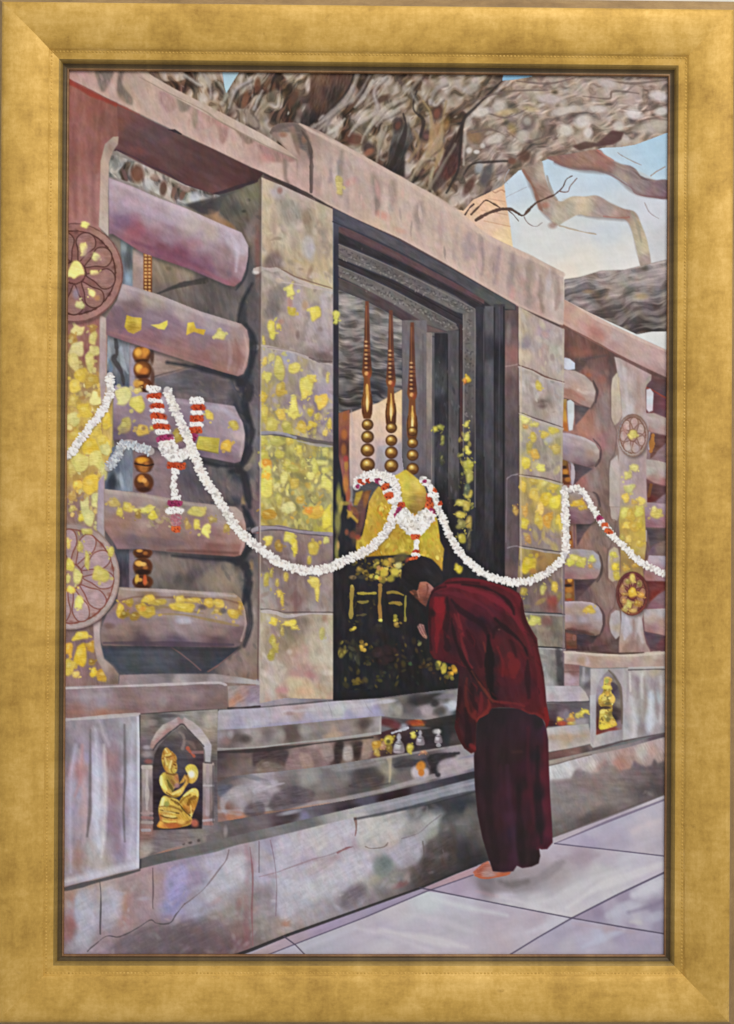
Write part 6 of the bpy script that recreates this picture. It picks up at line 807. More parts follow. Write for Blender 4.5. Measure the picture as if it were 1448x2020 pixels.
for s in [(1105,1522,22,18,-15,'bcbcbe'),(1165,1508,18,18,0,'b8b0aa'),(1140,1505,8,14,0,'b2a6aa'),(1266,1482,8,20,0,'b8b0a8'),(1137,1530,8,18,10,'8c7c84'),(1225,1503,10,12,20,'a5684f'),(1190,1510,8,14,0,'94686a'),(1245,1485,20,8,-15,'a48480'),(1253,1512,16,10,20,'645860'),(1290,1505,16,14,0,'6a5c62'),(1286,1490,10,8,0,'b08c84'),(1175,1545,24,10,0,'94706c'),(1172,1540,6,10,0,'a06a54'),(1202,1535,10,8,0,'7c5c5c'),(1258,1525,6,5,0,'944f58'),(1300,1550,12,20,0,'4c4044'),(1270,1560,30,8,-15,'4e4244'),(1205,1575,40,20,-10,'867872'),(1130,1580,30,30,0,'807676'),(1165,1615,40,10,-20,'53484a'),(1120,1635,24,8,-20,'645a58'),(1110,1540,24,6,0,'a48482'),(1305,1535,6,10,0,'844850'),(1235,1468,30,6,-10,'a89c9a')]: dab(*s[:5],s[5],0.55,1.1, inside=ibw)
scatter([(130,1760),(500,1670),(700,1620),(880,1570),(890,1710),(600,1820),(470,1885),(130,1885)],260,['a8a4ae','a09498','8c7c80','b4aeb0','98848a','7c7074','a08480'],(4,14),0.45,-35,35,(0.12,0.4),1.0, inside=ibw)
scatter([(1088,1510),(1310,1455),(1310,1560),(1095,1640)],110,['a89a98','8c7c7c','746a6a','b0a4a0','98786f','64595a'],(4,12),0.5,-25,35,(0.15,0.4),1.0, inside=ibw)
for q, c, a in [(zl((165,745),(400,690),(720,595),(715,770),(560,845),(380,890),(175,955)),'a9a2ae',0.6),(zl((745,590),(900,545),(1080,505),(1065,730),(960,760),(850,790),(745,770)),'aeaaa8',0.6),(zl((180,985),(400,915),(560,865),(700,815),(820,840),(850,890),(815,980),(730,1050),(640,1120),(560,1165),(460,1155),(330,1240),(200,1320)),'aba7b2',0.55),(zl((640,1245),(620,1180),(680,1105),(740,1062),(800,1095),(790,1170),(720,1220)),'75696f',0.7),(zl((860,810),(1000,790),(1220,700),(1215,850),(1120,935),(1050,950),(960,870)),'9b97a2',0.6),(zl((1080,530),(1200,540),(1350,520),(1330,590),(1220,660),(1100,720),(1070,640)),'908c8c',0.5),
                (zl((1110,960),(1190,920),(1215,800),(1290,720),(1400,700),(1440,900),(1440,990),(1250,1060),(1150,1080)),'4c403e',0.55),(zl((860,880),(930,860),(990,900),(960,980),(880,990)),'7a807e',0.6),(zk((110,1130),(265,1110),(260,1400),(130,1500),(115,1330)),'a2a0ae',0.5),(zk((300,1110),(440,1130),(430,1300),(300,1400)),'9f9dac',0.5),(zk((760,960),(900,940),(880,1100),(790,1220),(745,1150)),'938cb8',0.55),(zk((1030,1080),(1180,900),(1320,850),(1330,1000),(1200,1100),(1050,1190)),'aba8b2',0.55),(zk((380,1570),(450,1440),(640,1350),(780,1360),(1000,1300),(1180,1370),(1230,1480),(1150,1570)),'6a5b60',0.45)]:
    fill(q, tuple(col(c) * (275 if c > '9' else 235)),4.0, sm=1, alpha=a, tex=0.06, size=18, ang=-30, inside=ibw)
fill(zF((20,1420),(500,1360),(900,1300),(1400,1180),(1400,1560),(700,1760),(20,1760)),[(1090,1545,'867b7b'),(1150,1550,'7c7070'),(1200,1545,'7f736f'),(1260,1530,'6f6264'),(1305,1530,'5c5053'),(1120,1600,'7c736f'),(1200,1580,'80766f'),(1280,1560,'564a4b')],4, alpha=0.7, tex=0.05, inside=ibw)
fill(zF((10,1345),(300,1268),(520,1212),(900,1132),(1400,1000),(1400,1290),(1320,1280),(1260,1310),(1215,1245),(1185,1330),(1130,1345),(1060,1320),(990,1265),(945,1370),(830,1385),(770,1330),(710,1300),(655,1260),(585,1405),(500,1425),(400,1385),(335,1350),(265,1475),(10,1500)),[(1090,1525,'bab8ba'),(1120,1520,'bebcbe'),(1150,1500,'b0a6aa'),(1165,1510,'b8b0aa'),(1200,1490,'a89898'),(1225,1505,'a87868'),(1240,1490,'a4847e'),(1265,1485,'b8b0a8'),(1290,1480,'b0908a'),(1306,1465,'b09c9a'),(1185,1520,'9c7c78')],2.2, alpha=0.8, tex=0.06, size=12, ang=60, inside=ibw)
for q, w, c, a in [(zk((280,1050),(285,1180),(280,1420)),(2,3.5,2.5),'4a464a',0.75),(zk((655,950),(660,1080),(658,1240)),(2.2,2.4,1.2),'5c4c50',0.7),(zk((190,1545),(240,1500),(330,1435),(420,1440),(560,1370),(640,1320),(690,1345),(780,1340),(830,1270),(885,1205)),(2,2,2.6,2,3,3,2),'4c4448',0.7),(zk((885,1205),(1010,1110),(1130,960),(1180,890),(1200,820)),(2,2.4,3,2),'6c585c',0.55),(zk((1350,800),(1370,1000),(1365,1300),(1370,1500)),(2.5,3,3,2.5),'86585c',0.65),(zl((40,760),(40,980)),2,'6c5860',0.7),(zl((120,750),(150,900),(165,1100),(160,1290)),(1.6,2,2),'7c6470',0.6),(zl((40,1010),(150,985),(250,950),(420,890),(560,850),(640,815),(710,795)),(2,2,2.4,2,3),'8c747c',0.55),(zl((725,580),(735,660),(725,720)),(5,3.5,1.5),'7c544c',0.7),(zl((800,795),(840,810),(930,800),(960,770)),(2,2.4,2),'6c5a54',0.6),(zl((1060,740),(1180,700),(1260,630),(1340,570)),(1.6,2,2.4),'6f6268',0.5),(zl((1210,760),(1215,860),(1190,950)),(3,3,2),'5c504c',0.5),(zl((600,840),(660,810),(700,800)),(3,4,2),'804a4c',0.6)]: stroke(q, w, c, a,0.9)
stroke([(125,1754),(200,1736),(275,1716)],(6,8,5),'4a4648',0.85,1.4)
# pavement of marble slabs
T = lambda pts, cs, lbl=None, ang=-22: fill(pts, cs,0.9, lab=area('painted_marble_pavement','marble_slab',lbl),ang=ang, size=60, tex=0.022)
fill([(440,1892),(500,1873),(569,1845),(693,1801),(831,1752),(900,1723),(1091,1652),(1330,1560),(1330,1895),(440,1895)],'a8a0ae',0.9, lab=area('painted_marble_pavement',None,'pale marble pavement'))
T([(583,1862),(721,1809),(842,1758),(880,1763),(1128,1811),(1005,1882),(990,1895),(600,1895)],[(620,1865,'aca8b4'),(700,1830,'b0a8b4'),(780,1800,'b8b0b8'),(850,1775,'b8bcc0'),(900,1775,'b0acb8'),(760,1840,'aca4b4'),(700,1870,'b0a8b4'),(850,1830,'b0a8b4'),(900,1830,'aaa4ae'),(980,1810,'aca0ac'),(1060,1810,'a89ca8'),(1090,1825,'b4b0bc'),(820,1860,'b0a8b4'),(900,1870,'b4acb6'),(990,1860,'b0a4ae'),(1030,1850,'b0a8b4'),(760,1870,'bab2ba')],'pale marble slab in front of the monk')
Tm = len(AREAS) - 1
T([(842,1758),(880,1745),(933,1725),(1094,1663),(1209,1677),(1309,1689),(1340,1692),(1340,1708),(1309,1722),(1128,1810),(880,1762)],[(900,1750,'9c8ca0'),(930,1765,'a496a8'),(880,1755,'a294a8'),(1000,1770,'b0a8b4'),(1060,1780,'b8b2b8'),(1100,1790,'b8b4ba'),(1140,1760,'bcb8bc'),(1200,1740,'b8b4b8'),(1280,1720,'b4acb8'),(1000,1740,'8a8084'),(960,1745,'74686c'),(1060,1720,'988c94'),(1100,1680,'aca0ac'),(1150,1690,'9c8c98'),(1200,1690,'b0a6b2'),(1280,1700,'b4aeb8'),(1240,1700,'b4b0ba'),(1180,1720,'b4b0b4'),(1100,1720,'a09498'),(1050,1740,'948a90'),(1000,1790,'b4b0b4'),(1160,1780,'b0acb4')],'marble slab the monk stands on')
Tk = len(AREAS) - 1
T([(1094,1663),(1309,1577),(1340,1565),(1340,1692),(1209,1677)],[(1130,1655,'a69cb0'),(1170,1635,'aaa2b0'),(1230,1610,'aca6b4'),(1290,1595,'b0aab6'),(1160,1665,'9c92a8'),(1220,1660,'a69cac'),(1260,1640,'b4aab2'),(1280,1630,'bab0b6'),(1300,1670,'aaa2ae'),(1200,1640,'a8a0b0')],'marble slab farthest right')
T([(1128,1811),(1309,1722),(1340,1706),(1340,1846),(1309,1840)],[(1160,1808,'94889c'),(1200,1790,'a096a8'),(1180,1800,'8c8096'),(1230,1770,'8c8298'),(1270,1760,'b0acb8'),(1290,1745,'b4b2bc'),(1215,1800,'acaab8'),(1240,1790,'a8a4b4'),(1290,1790,'877c92'),(1280,1810,'a49eb0'),(1250,1825,'968aa0'),(1300,1830,'90869c'),(1255,1818,'b0aab4')],'shaded marble slab at the right edge')
Ts = len(AREAS) - 1
T([(1128,1811),(1340,1846),(1340,1895),(990,1895),(1007,1880)],[(1020,1875,'a89ea8'),(1100,1840,'9e96aa'),(1150,1830,'a49aae'),(1200,1835,'a498a4'),(1150,1860,'a8a4b8'),(1180,1845,'a8a8bc'),(1250,1850,'a096a8'),(1300,1860,'9f96aa'),(1120,1870,'aca6b2'),(1200,1870,'a49eae'),(1270,1870,'9c94a8'),(1220,1845,'9890a8')],'marble slab in the bottom right corner')
Tc = len(AREAS) - 1
T([(530,1881),(583,1862),(598,1880),(608,1895),(490,1895)],[(560,1880,'a8a2b2'),(590,1885,'aca6b4')],'sliver of marble slab at the bottom edge')
for q, w, c, a, l in [([(750,1835),(830,1850),(920,1868)],(8,16,10),'c6c0c2',0.6, Tm),([(700,1830),(780,1850),(860,1880)],(6,12,10),'c0b8c0',0.5, Tm),([(850,1772),(920,1790),(1000,1806)],(6,10,4),'c2c4c6',0.55, Tm),([(780,1800),(860,1815),(940,1840)],(4,12,6),'bdb6be',0.45, Tm),([(600,1870),(650,1850),(700,1832)],(6,12,6),'b6b2c0',0.5, Tm),([(1040,1840),(1080,1825),(1110,1814)],(6,8,4),'bcbac4',0.5, Tm),
                      ([(1120,1790),(1180,1750),(1250,1725),(1305,1705)],(10,22,16),'c6c2c4',0.65, Tk),([(1040,1785),(1100,1770),(1170,1735),(1240,1712)],(6,14,14),'c0bcc0',0.5, Tk),([(980,1768),(1030,1780),(1090,1800)],(4,10,8),'c0bcc0',0.5, Tk),([(950,1742),(1000,1752),(1060,1735),(1110,1700)],(12,26,14),'80767a',0.55, Tk),([(1100,1690),(1140,1695),(1180,1686)],(6,12,6),'9a8a94',0.5, Tk),([(985,1738),(1010,1745),(1040,1738)],(8,14,8),'625a5a',0.55, Tk),([(940,1758),(980,1768)],(4,6),'b08c94',0.4, Tk),
                      ([(1250,1765),(1290,1748),(1320,1735)],(12,16,12),'bebcc4',0.7, Ts),([(1200,1805),(1230,1790),(1260,1788)],(12,20,10),'b0aebc',0.6, Ts),([(1240,1800),(1290,1785),(1320,1770)],(8,8,6),'7c7288',0.6, Ts),([(1275,1815),(1300,1805),(1320,1808)],(8,18,12),'aaa8b8',0.6, Ts),([(1245,1818),(1262,1820)],6,'b8b2b4',0.7, Ts),([(1150,1868),(1190,1850),(1230,1835)],(6,14,8),'b0b2c4',0.6, Tc),([(1240,1855),(1290,1860)],(8,10),'948ca4',0.4, Tc),([(1130,1822),(1190,1830),(1250,1838)],(3,5,4),'a8949c',0.5, Tc),([(1250,1640),(1275,1628),(1300,1620)],(8,14,8),'c0b2b6',0.6, Tk + 1)]: stroke(q, w, c, a,4.0, inside=[l])
kb = area('painted_marble_pavement','border_strip','narrow mauve border strip along the wall')
fill([(470,1893),(569,1846),(693,1802),(831,1753),(900,1724.5),(960,1702),(1091,1653),(1340,1558),(1340,1567),(1094,1664),(933,1726),(842,1758),(721,1809),(583,1862),(505,1893)],[(500,1880,'a8969c'),(570,1858,'a4909c'),(640,1835,'9c8ca4'),(760,1790,'9488a0'),(820,1765,'988ca0'),(870,1745,'a48a94'),(900,1732,'a88890'),(1100,1655,'aca0a8'),(1200,1618,'a498a6'),(1300,1575,'b0a8b0')],0.9, lab=kb, ang=-22, tex=0.03)
for q, w, c, a in [([(440,1894),(500,1872),(569,1844),(693,1800),(831,1751),(900,1722),(940,1707)],(7,7,6,5,4,3),'2f2b2e',0.85),([(1091,1651),(1200,1610),(1310,1567)],(4,5,4),'5c504e',0.6),([(530,1883),(583,1862),(721,1809),(842,1758),(933,1726)],(2.4,2.6,3,2.4),'51485f',0.7),([(1094,1664),(1200,1620),(1320,1574)],(2,5,4),'6c6078',0.7),([(828,1751),(880,1762),(1000,1786),(1128,1811),(1230,1829),(1330,1845)],(3,2.6,2.4,3,3),'4a4256',0.75),([(1005,1884),(1060,1850),(1128,1811),(1220,1764),(1330,1712)],(3,3,3.4,4,4),'50465e',0.75),([(1094,1664),(1209,1677),(1330,1691)],(2.6,2.4,2.4),'524860',0.75),([(560,1847),(583,1864),(606,1888)],(3,2.4,2),'4c4254',0.8)]: stroke(q, w, c, a,0.9, sm=0)

# ---- ledges and mouldings of the plinth --------------------------------------------------------------
def mould(pts, cs, lbl=None, tex=0.04, ang=-8, size=36, part=None, sub=None):
    l = area(part or fresh('painted_plinth_moulding'),sub, lbl); fill(pts, cs,0.9, lab=l, tex=tex, ang=ang, size=size); return l
# lowest mouldings first, upwards
m1 = mould([(275,1690),(428,1655),(500,1638),(700,1590),(936,1531),(940,1531),(940,1560),(800,1598),(700,1612),(500,1660),(428,1675),(275,1714)],[(300,1700,'605a5a'),(400,1675,'6a6462'),(480,1655,'6c6666'),(600,1628,'6e6a6c'),(680,1605,'a09c9c'),(690,1608,'b0aca8'),(750,1590,'8c8890'),(820,1575,'808088'),(900,1555,'84848c'),(930,1548,'74747e'),(560,1638,'747072')],'lowest grey moulding of the plinth')
stroke([(690,1604),(760,1588),(840,1568),(940,1543)],(5,6,6,6),'9a96a0',0.6,1.4, inside=[m1]); stroke([(700,1616),(780,1600),(860,1580),(940,1560)],(3,6,8,8),'33343a',0.7,1.8)
m2 = mould([(270,1640),(428,1612),(500,1608),(735,1567),(936,1516),(940,1534),(800,1570),(700,1593),(500,1640),(428,1657),(275,1692)],[(300,1675,'74686a'),(290,1670,'a8968a'),(320,1690,'947068'),(370,1670,'7c7070'),(420,1650,'6c6464'),(470,1640,'5c5456'),(510,1630,'6c5e62'),(560,1620,'4e3c40'),(600,1612,'6a6472'),(640,1604,'5a525c'),(680,1594,'3f363c'),(720,1585,'57525e'),(770,1573,'33262c'),(790,1566,'2f2024'),(830,1562,'4c4854'),(880,1545,'3f3c44'),(925,1535,'33323a')],'dark moulding of the plinth')
for s in [(375,1662,4,3,0,'40383a'),(392,1658,3,3,0,'403638'),(362,1664,3,3,0,'443a3a'),(403,1652,5,8,0,'8c8078'),(310,1672,4,4,0,'3c3436'),(340,1660,14,8,-10,'847a7c'),(325,1682,14,5,-15,'a0705c'),(350,1676,12,5,-15,'9c7064'),(290,1670,9,9,0,'b0a090'),(445,1640,4,10,0,'948a88'),(575,1612,16,6,-12,'3a3034'),(690,1592,20,5,-12,'2c262c'),(775,1572,26,7,-14,'2a1c20'),(570,1603,20,4,-12,'a09ca4'),(600,1610,8,8,0,'767290')]: dab(*s[:5],s[5],0.7,1.0, inside=[m2])
m3 = mould([(428,1500),(500,1522),(735,1494),(900,1468),(940,1460),(940,1520),(735,1570),(560,1600),(428,1622)],[(440,1530,'5a4a48'),(440,1560,'54525c'),(450,1590,'7c5c54'),(460,1570,'8c7c80'),(480,1585,'9c9094'),(470,1610,'a06c54'),(500,1600,'5c4e52'),(520,1580,'6a5e62'),(540,1560,'a49aa2'),(500,1560,'8c8084'),(510,1545,'a09aa0'),(560,1550,'746a6a'),(580,1570,'443e44'),(550,1590,'544a4c'),(610,1540,'8c8684'),(620,1560,'746a68'),(660,1560,'6a5e5e'),(640,1590,'7c6c68'),(600,1590,'7c6a60'),(680,1530,'74706e'),(700,1550,'544c4c'),(720,1530,'3f3a3c'),(740,1545,'5a4c48'),(720,1560,'54524f'),(765,1520,'8c8474'),(770,1550,'6a6864'),(790,1510,'4a464e'),(800,1530,'6c6260'),(830,1535,'948a8c'),(850,1500,'54484a'),(860,1520,'3c3436'),(880,1515,'a0909a'),(910,1505,'a4969a'),(930,1500,'9a8c94'),(920,1480,'8c8484'),(880,1530,'8a8088'),(930,1515,'6a6270')],'worn sloping face of the plinth')
for q, w, c, a in [([(428,1600),(500,1598),(600,1588),(700,1572),(780,1552),(860,1530),(938,1510)],(6,6,7,7,8,8),'a49a9e',0.65),([(480,1610),(600,1592),(650,1584)],(3,4,2),'b0785c',0.5),([(500,1560),(530,1550),(560,1545)],(5,9,3),'b0a8b0',0.7),([(435,1545),(480,1530),(530,1545)],(10,14,8),'54525c',0.4),([(780,1512),(820,1506),(855,1494)],(5,8,3),'3c363c',0.8),([(848,1500),(856,1515),(864,1528)],(10,12,10),'2c2528',0.85),([(850,1492),(880,1488),(905,1486)],(6,10,4),'29262a',0.85),([(768,1495),(770,1520),(768,1545)],(8,5,3),'b0a284',0.7),([(690,1550),(730,1552),(770,1545)],(3,4,2),'3f3a3a',0.6),([(735,1497),(800,1486),(860,1476),(905,1468)],(8,9,6,5),'98908c',0.75),([(870,1520),(905,1508),(935,1502)],(6,12,8),'aca0a4',0.5),([(560,1518),(640,1512),(735,1500)],(8,10,8),'8c888a',0.6),([(905,1497),(935,1490)],(4,5),'74708a',0.5)]: stroke(q, w, c, a,1.8, inside=[m3])
for s in [(545,1570,30,8,-10,'80747a'),(580,1565,20,10,20,'443f46'),(545,1580,8,14,0,'47424a'),(720,1528,26,12,-10,'423c3c'),(740,1535,18,12,0,'4c3c38'),(610,1532,20,14,-15,'989694'),(640,1550,40,10,-10,'7c7876'),(475,1575,24,20,0,'9c9498'),(460,1608,16,8,0,'a8684c'),(510,1585,26,7,-5,'5e545a'),(430,1580,8,20,0,'7c6058')]: dab(*s[:5],s[5],0.6,1.0, inside=[m3])
tb = spots([(822,1523,11,12,0,'bcacb0'),(838,1525,8,10,20,'b8a4a8'),(830,1511,9,10,20,'cf7c24'),(831,1524,6,7,0,'c06c20')],alpha=0.9, soft=0.6, lab=area(fresh('painted_offering_flower'),None,'white flower with an orange heart on the plinth'))
m4 = mould([(428,1474),(500,1476),(660,1458),(740,1448),(900,1400),(945,1392),(945,1462),(900,1470),(735,1496),(620,1514),(500,1526),(428,1535)],[(440,1490,'40363c'),(440,1510,'54464a'),(480,1500,'6a5652'),(460,1520,'74605c'),(500,1515,'6a5a56'),(525,1505,'5a4840'),(550,1490,'54423f'),(560,1510,'5f4c48'),(590,1490,'84706c'),(600,1505,'8c746c'),(620,1485,'9c8880'),(625,1510,'80706c'),(645,1480,'967c74'),(660,1490,'443634'),(685,1485,'94847c'),(700,1480,'544440'),(720,1480,'8a746a'),(735,1470,'84705f'),(745,1490,'5c3c38'),(760,1450,'402428'),(760,1490,'40302c'),(800,1470,'33262a'),(850,1470,'322c30'),(880,1440,'2a2a2c'),(920,1440,'241f20'),(900,1460,'4c403f'),(930,1455,'5a3c36')],'carved recess below the upper band')
for s in [(527,1508,9,5,0,'b0a09c'),(605,1490,26,16,10,'8c6c68'),(612,1500,10,12,0,'a08068'),(643,1475,18,8,30,'a08880'),(625,1490,8,20,20,'7c5c5a'),(663,1490,10,22,10,'40302e'),(686,1487,10,12,0,'a49a94'),(700,1480,8,18,0,'4c3a38'),(722,1475,10,20,10,'9a8070'),(545,1495,12,18,20,'524240'),(505,1500,14,8,-10,'8a7a6c'),(478,1510,24,10,0,'7a6862'),(455,1500,14,20,0,'5c4a46'),(570,1520,30,6,-5,'7c6c6c'),(520,1520,14,5,0,'94786c')]: dab(*s[:5],s[5],0.7,0.9, inside=[m4])
for q, c, a, l in [(zl((0,225),(60,180),(150,168),(235,200),(240,110),(100,102),(0,115)),'45373a',0.8, m4),(zl((20,250),(70,205),(140,195),(225,230),(200,265),(60,275)),'786860',0.8, m4),(zl((235,255),(255,140),(330,92),(440,100),(500,180),(545,205),(400,265)),'866c6a',0.8, m4),(zl((330,130),(400,140),(430,220),(380,250),(340,210)),'a0887c',0.6, m4),(zl((460,62),(550,78),(580,165),(530,195),(480,130)),'917d78',0.8, m4),(zl((585,60),(645,52),(625,185),(585,190)),'352a2a',0.85, m4),(zl((645,95),(700,75),(710,165),(650,178)),'a39690',0.8, m4),(zl((720,62),(780,52),(762,168),(722,174)),'392c2a',0.85, m4),(zl((785,62),(848,42),(838,148),(775,160)),'957c70',0.7, m4),
                   (zl((0,340),(100,325),(180,335),(90,395),(0,420)),'aaa2aa',0.75, m3),(zl((110,490),(200,395),(300,372),(430,400),(415,470),(300,515),(150,540)),'5c5056',0.75, m3),(zl((0,435),(90,420),(115,480),(60,535),(0,550)),'988c92',0.7, m3),(zk((1150,420),(1240,370),(1400,350),(1320,430),(1200,460),(1180,540),(1300,560),(1220,600),(1140,520)),'a0989e',0.7, m3),(zk((1110,390),(1140,360),(1230,360),(1140,440)),'545668',0.7, m3),(zk((1190,560),(1310,590),(1250,615),(1195,600)),'b06c50',0.7, m3),(zk((1310,520),(1400,480),(1448,490),(1448,570),(1330,580)),'584c52',0.75, m3),(zl((690,360),(820,300),(930,290),(900,350),(780,380)),'4a4040',0.7, m3),(zl((1000,210),(1080,170),(1190,180),(1140,205),(1010,225)),'413a40',0.75, m3),(zl((560,235),(760,205),(930,180),(900,215),(700,250),(590,260)),'9c9696',0.55, m3),(zt((960,720),(1080,680),(1240,690),(1230,715),(1100,750),(1040,860),(1000,850),(1010,770)),'2c272a',0.85, m3),(zt((1080,770),(1250,730),(1400,740),(1400,820),(1200,850),(1070,870)),'a6999e',0.6, m3)]:
    fill(q, c,2.0, sm=1, alpha=a, tex=0.06, size=14, ang=-10, inside=[l])
# offerings in the recess
OF = fresh('painted_offering_row'); o1 = area(OF,'white_stupa',None)
for x, y, k in [(787,1470,0.95),(829,1458,0.72),(865,1455,0.66)]:
    o1 = area(OF,'votive_stupa')
    fill(smooth([(x - 10 * k, y + 16 * k),(x - 11 * k, y + 4 * k),(x - 7 * k, y - 6 * k),(x - 3 * k, y - 11 * k),(x - 5 * k, y - 16 * k),(x - 2 * k, y - 24 * k),(x + 2 * k, y - 24 * k),(x + 5 * k, y - 16 * k),(x + 3 * k, y - 11 * k),(x + 7 * k, y - 6 * k),(x + 11 * k, y + 4 * k),(x + 10 * k, y + 16 * k)]),[(x - 5, y - 10,'a09aa2'),(x + 5, y + 5,'8a7c84'),(x, y + 12,'94868c'),(x + 8, y,'6c6064')],0.9, lab=o1, tex=0.06, size=8)
    dab(x - 2, y + 2 * k,6 * k,6 * k,0,'c4c0c4',0.7,0.9); stroke([(x - 9 * k, y - 4 * k),(x, y - 2 * k),(x + 9 * k, y - 4 * k)],2,'5c5458',0.7); stroke([(x - 10 * k, y + 11 * k),(x + 10 * k, y + 11 * k)],1.6,'6c6468',0.6, sm=0); dab(x + 6 * k, y + 8 * k,4 * k,8 * k,0,'6f666a',0.5,0.9)
stroke(zt((615,480),(690,455),(770,430)),(4,7,5),'b8b8c0',0.9,1, lab=o1); dab(795,1434,9,6,-20,'9c9ca4',0.8,0.9); dab(862,1443,8,5,0,'c0bcbc',0.8,0.8); dab(829,1436,16,3,0,'6c6468',0.7,0.9); dab(865,1470,5,4,0,'b4b0b2',0.7)
leafs([(743,1468,18,16,'b8882c'),(742,1484,10,14,'a0843c'),(766,1460,16,16,'b8a438'),(768,1476,10,12,'80682c'),(755,1472,12,14,'a8785c'),(814,1449,11,11,'ccc050'),(808,1476,12,14,'bcac40'),(826,1415,13,13,'d8982c'),(828,1428,22,8,'c06c28'),(835,1484,12,7,'b8785c')],lab=area(OF,'offering_flower'))
spots([(766,1463,4,4,0,'4a4020'),(820,1425,16,6,0,'9c3c20'),(765,1425,20,8,10,'5c2022'),(780,1432,10,6,0,'6c3438'),(900,1400,20,14,0,'1f1f21'),(880,1450,8,20,0,'2c2c30')],alpha=0.8, soft=0.9)
# grey band with dark patches
m5 = mould([(428,1438),(500,1434),(655,1420),(750,1412),(751,1447),(735,1450),(655,1458),(500,1476),(428,1478)],[(435,1450,'8a7e82'),(460,1450,'7c6c6e'),(450,1465,'6a5c5c'),(500,1455,'8c807c'),(520,1450,'7a6c6a'),(490,1440,'94888a'),(545,1450,'8f8480'),(575,1448,'5f504c'),(610,1440,'8c8280'),(640,1435,'807674'),(625,1450,'80766f'),(660,1448,'a08878'),(680,1440,'8a7c7c'),(705,1430,'94867c'),(715,1430,'584842'),(735,1440,'8c8480'),(748,1425,'9a9090')],'grey band of the plinth with dark patches')
for s in [(575,1447,14,12,0,'584a46'),(530,1448,10,12,0,'6c6262'),(718,1427,16,9,-10,'524440'),(470,1455,14,10,0,'544844'),(445,1462,10,8,0,'8c6c68'),(630,1448,12,8,0,'746c6c'),(660,1450,20,5,-8,'b0947c'),(600,1440,10,10,0,'9c928c'),(555,1450,8,10,0,'9c948e'),(485,1458,10,8,0,'3f3638'),(455,1448,6,8,0,'a49a9c'),(508,1450,8,12,0,'968c86')]: dab(*s[:5],s[5],0.65,1.0, inside=[m5])
stroke([(428,1478),(500,1475),(600,1463),(680,1455),(750,1446)],(4,5,5,4),'a09c98',0.75,1.0); stroke([(430,1484),(500,1481),(600,1470),(735,1454)],(4,6,5,3),'332c2c',0.75,1.4); stroke([(751,1412),(750,1446)],4,'aaa29e',0.7,1)
# pale top slab
m6 = mould([(430,1400),(500,1396),(655,1383),(748,1377),(800,1370),(900,1358),(945,1352),(945,1400),(905,1408),(840,1420),(790,1418),(752,1412),(655,1421),(500,1436),(428,1440)],[(440,1415,'a49ca4'),(480,1410,'a8a0ac'),(470,1425,'9c98aa'),(510,1415,'a8a0ac'),(500,1425,'b0acb4'),(560,1405,'ac9ca0'),(590,1405,'a8908c'),(560,1420,'a89ca8'),(620,1400,'b0a8b0'),(610,1415,'a49cb0'),(670,1400,'b0b0b0'),(650,1390,'aca6b0'),(700,1395,'b0a4a8'),(690,1410,'9c94ac'),(730,1390,'acaab8'),(740,1400,'9c94b0'),(760,1392,'a49890'),(775,1400,'908a84'),(790,1385,'6a6460'),(780,1412,'74706c'),(820,1380,'403c3c'),(840,1395,'5a5254'),(860,1370,'3a3838'),(800,1405,'6f6868'),(836,1400,'8c8086'),(850,1408,'94888a'),(870,1405,'5c5654'),(880,1380,'5c5452'),(890,1375,'8c8484'),(895,1390,'a0a0ac'),(880,1395,'a4a4b0'),(930,1380,'74706e'),(905,1405,'2c2c2c')],'pale top slab of the plinth')
stroke([(430,1400),(500,1396),(560,1391),(655,1382),(748,1377),(800,1371),(900,1359)],(3,4,3,3,3,2.5),'544c50',0.75,1.2); stroke([(500,1434),(600,1426),(700,1416),(755,1411)],(7,7,6),'9890a8',0.6,1.6, inside=[m6]); stroke([(560,1405),(650,1397),(740,1388)],(5,8,5),'bcb6bc',0.45,2, inside=[m6])
for a in ([(646,1383),(652,1400),(656,1414)],[(718,1382),(725,1395),(735,1408)]): stroke(a,1.6,'948c98',0.6,0.8)
spots([(571,1407,10,4,0,'94746c'),(672,1398,10,8,0,'b8bab8'),(890,1392,10,8,0,'b0b2bc'),(842,1400,12,10,40,'988c90'),(832,1388,8,8,0,'7c7076'),(855,1412,8,8,0,'867a7c'),(830,1380,30,8,-10,'383434'),(512,1425,14,7,0,'b4b0bc'),(860,1365,24,3,-6,'6c6c74')],alpha=0.6, soft=1, inside=[m6])
fill([(655,1384),(658,1368),(800,1358),(902,1350),(902,1359),(748,1378)],'1f1e20',1.6, alpha=0.8, tex=0, inside=[dw])
for x, y, rx, ry, a, c in [(835,1382,30,8,-14,'2f2c2c'),(805,1398,14,10,0,'5a5252'),(868,1402,14,8,-20,'4a4443'),(842,1402,10,9,30,'a09498'),(822,1408,8,8,0,'6a6266'),(878,1374,20,5,-8,'777078'),(786,1400,8,12,0,'a09890'),(893,1392,8,9,0,'b8bac4'),(858,1388,8,6,0,'2c2a2b'),(760,1384,20,4,-6,'bab6c0')]: dab(x, y, rx, ry, a, c,0.75,0.8, inside=[m6])
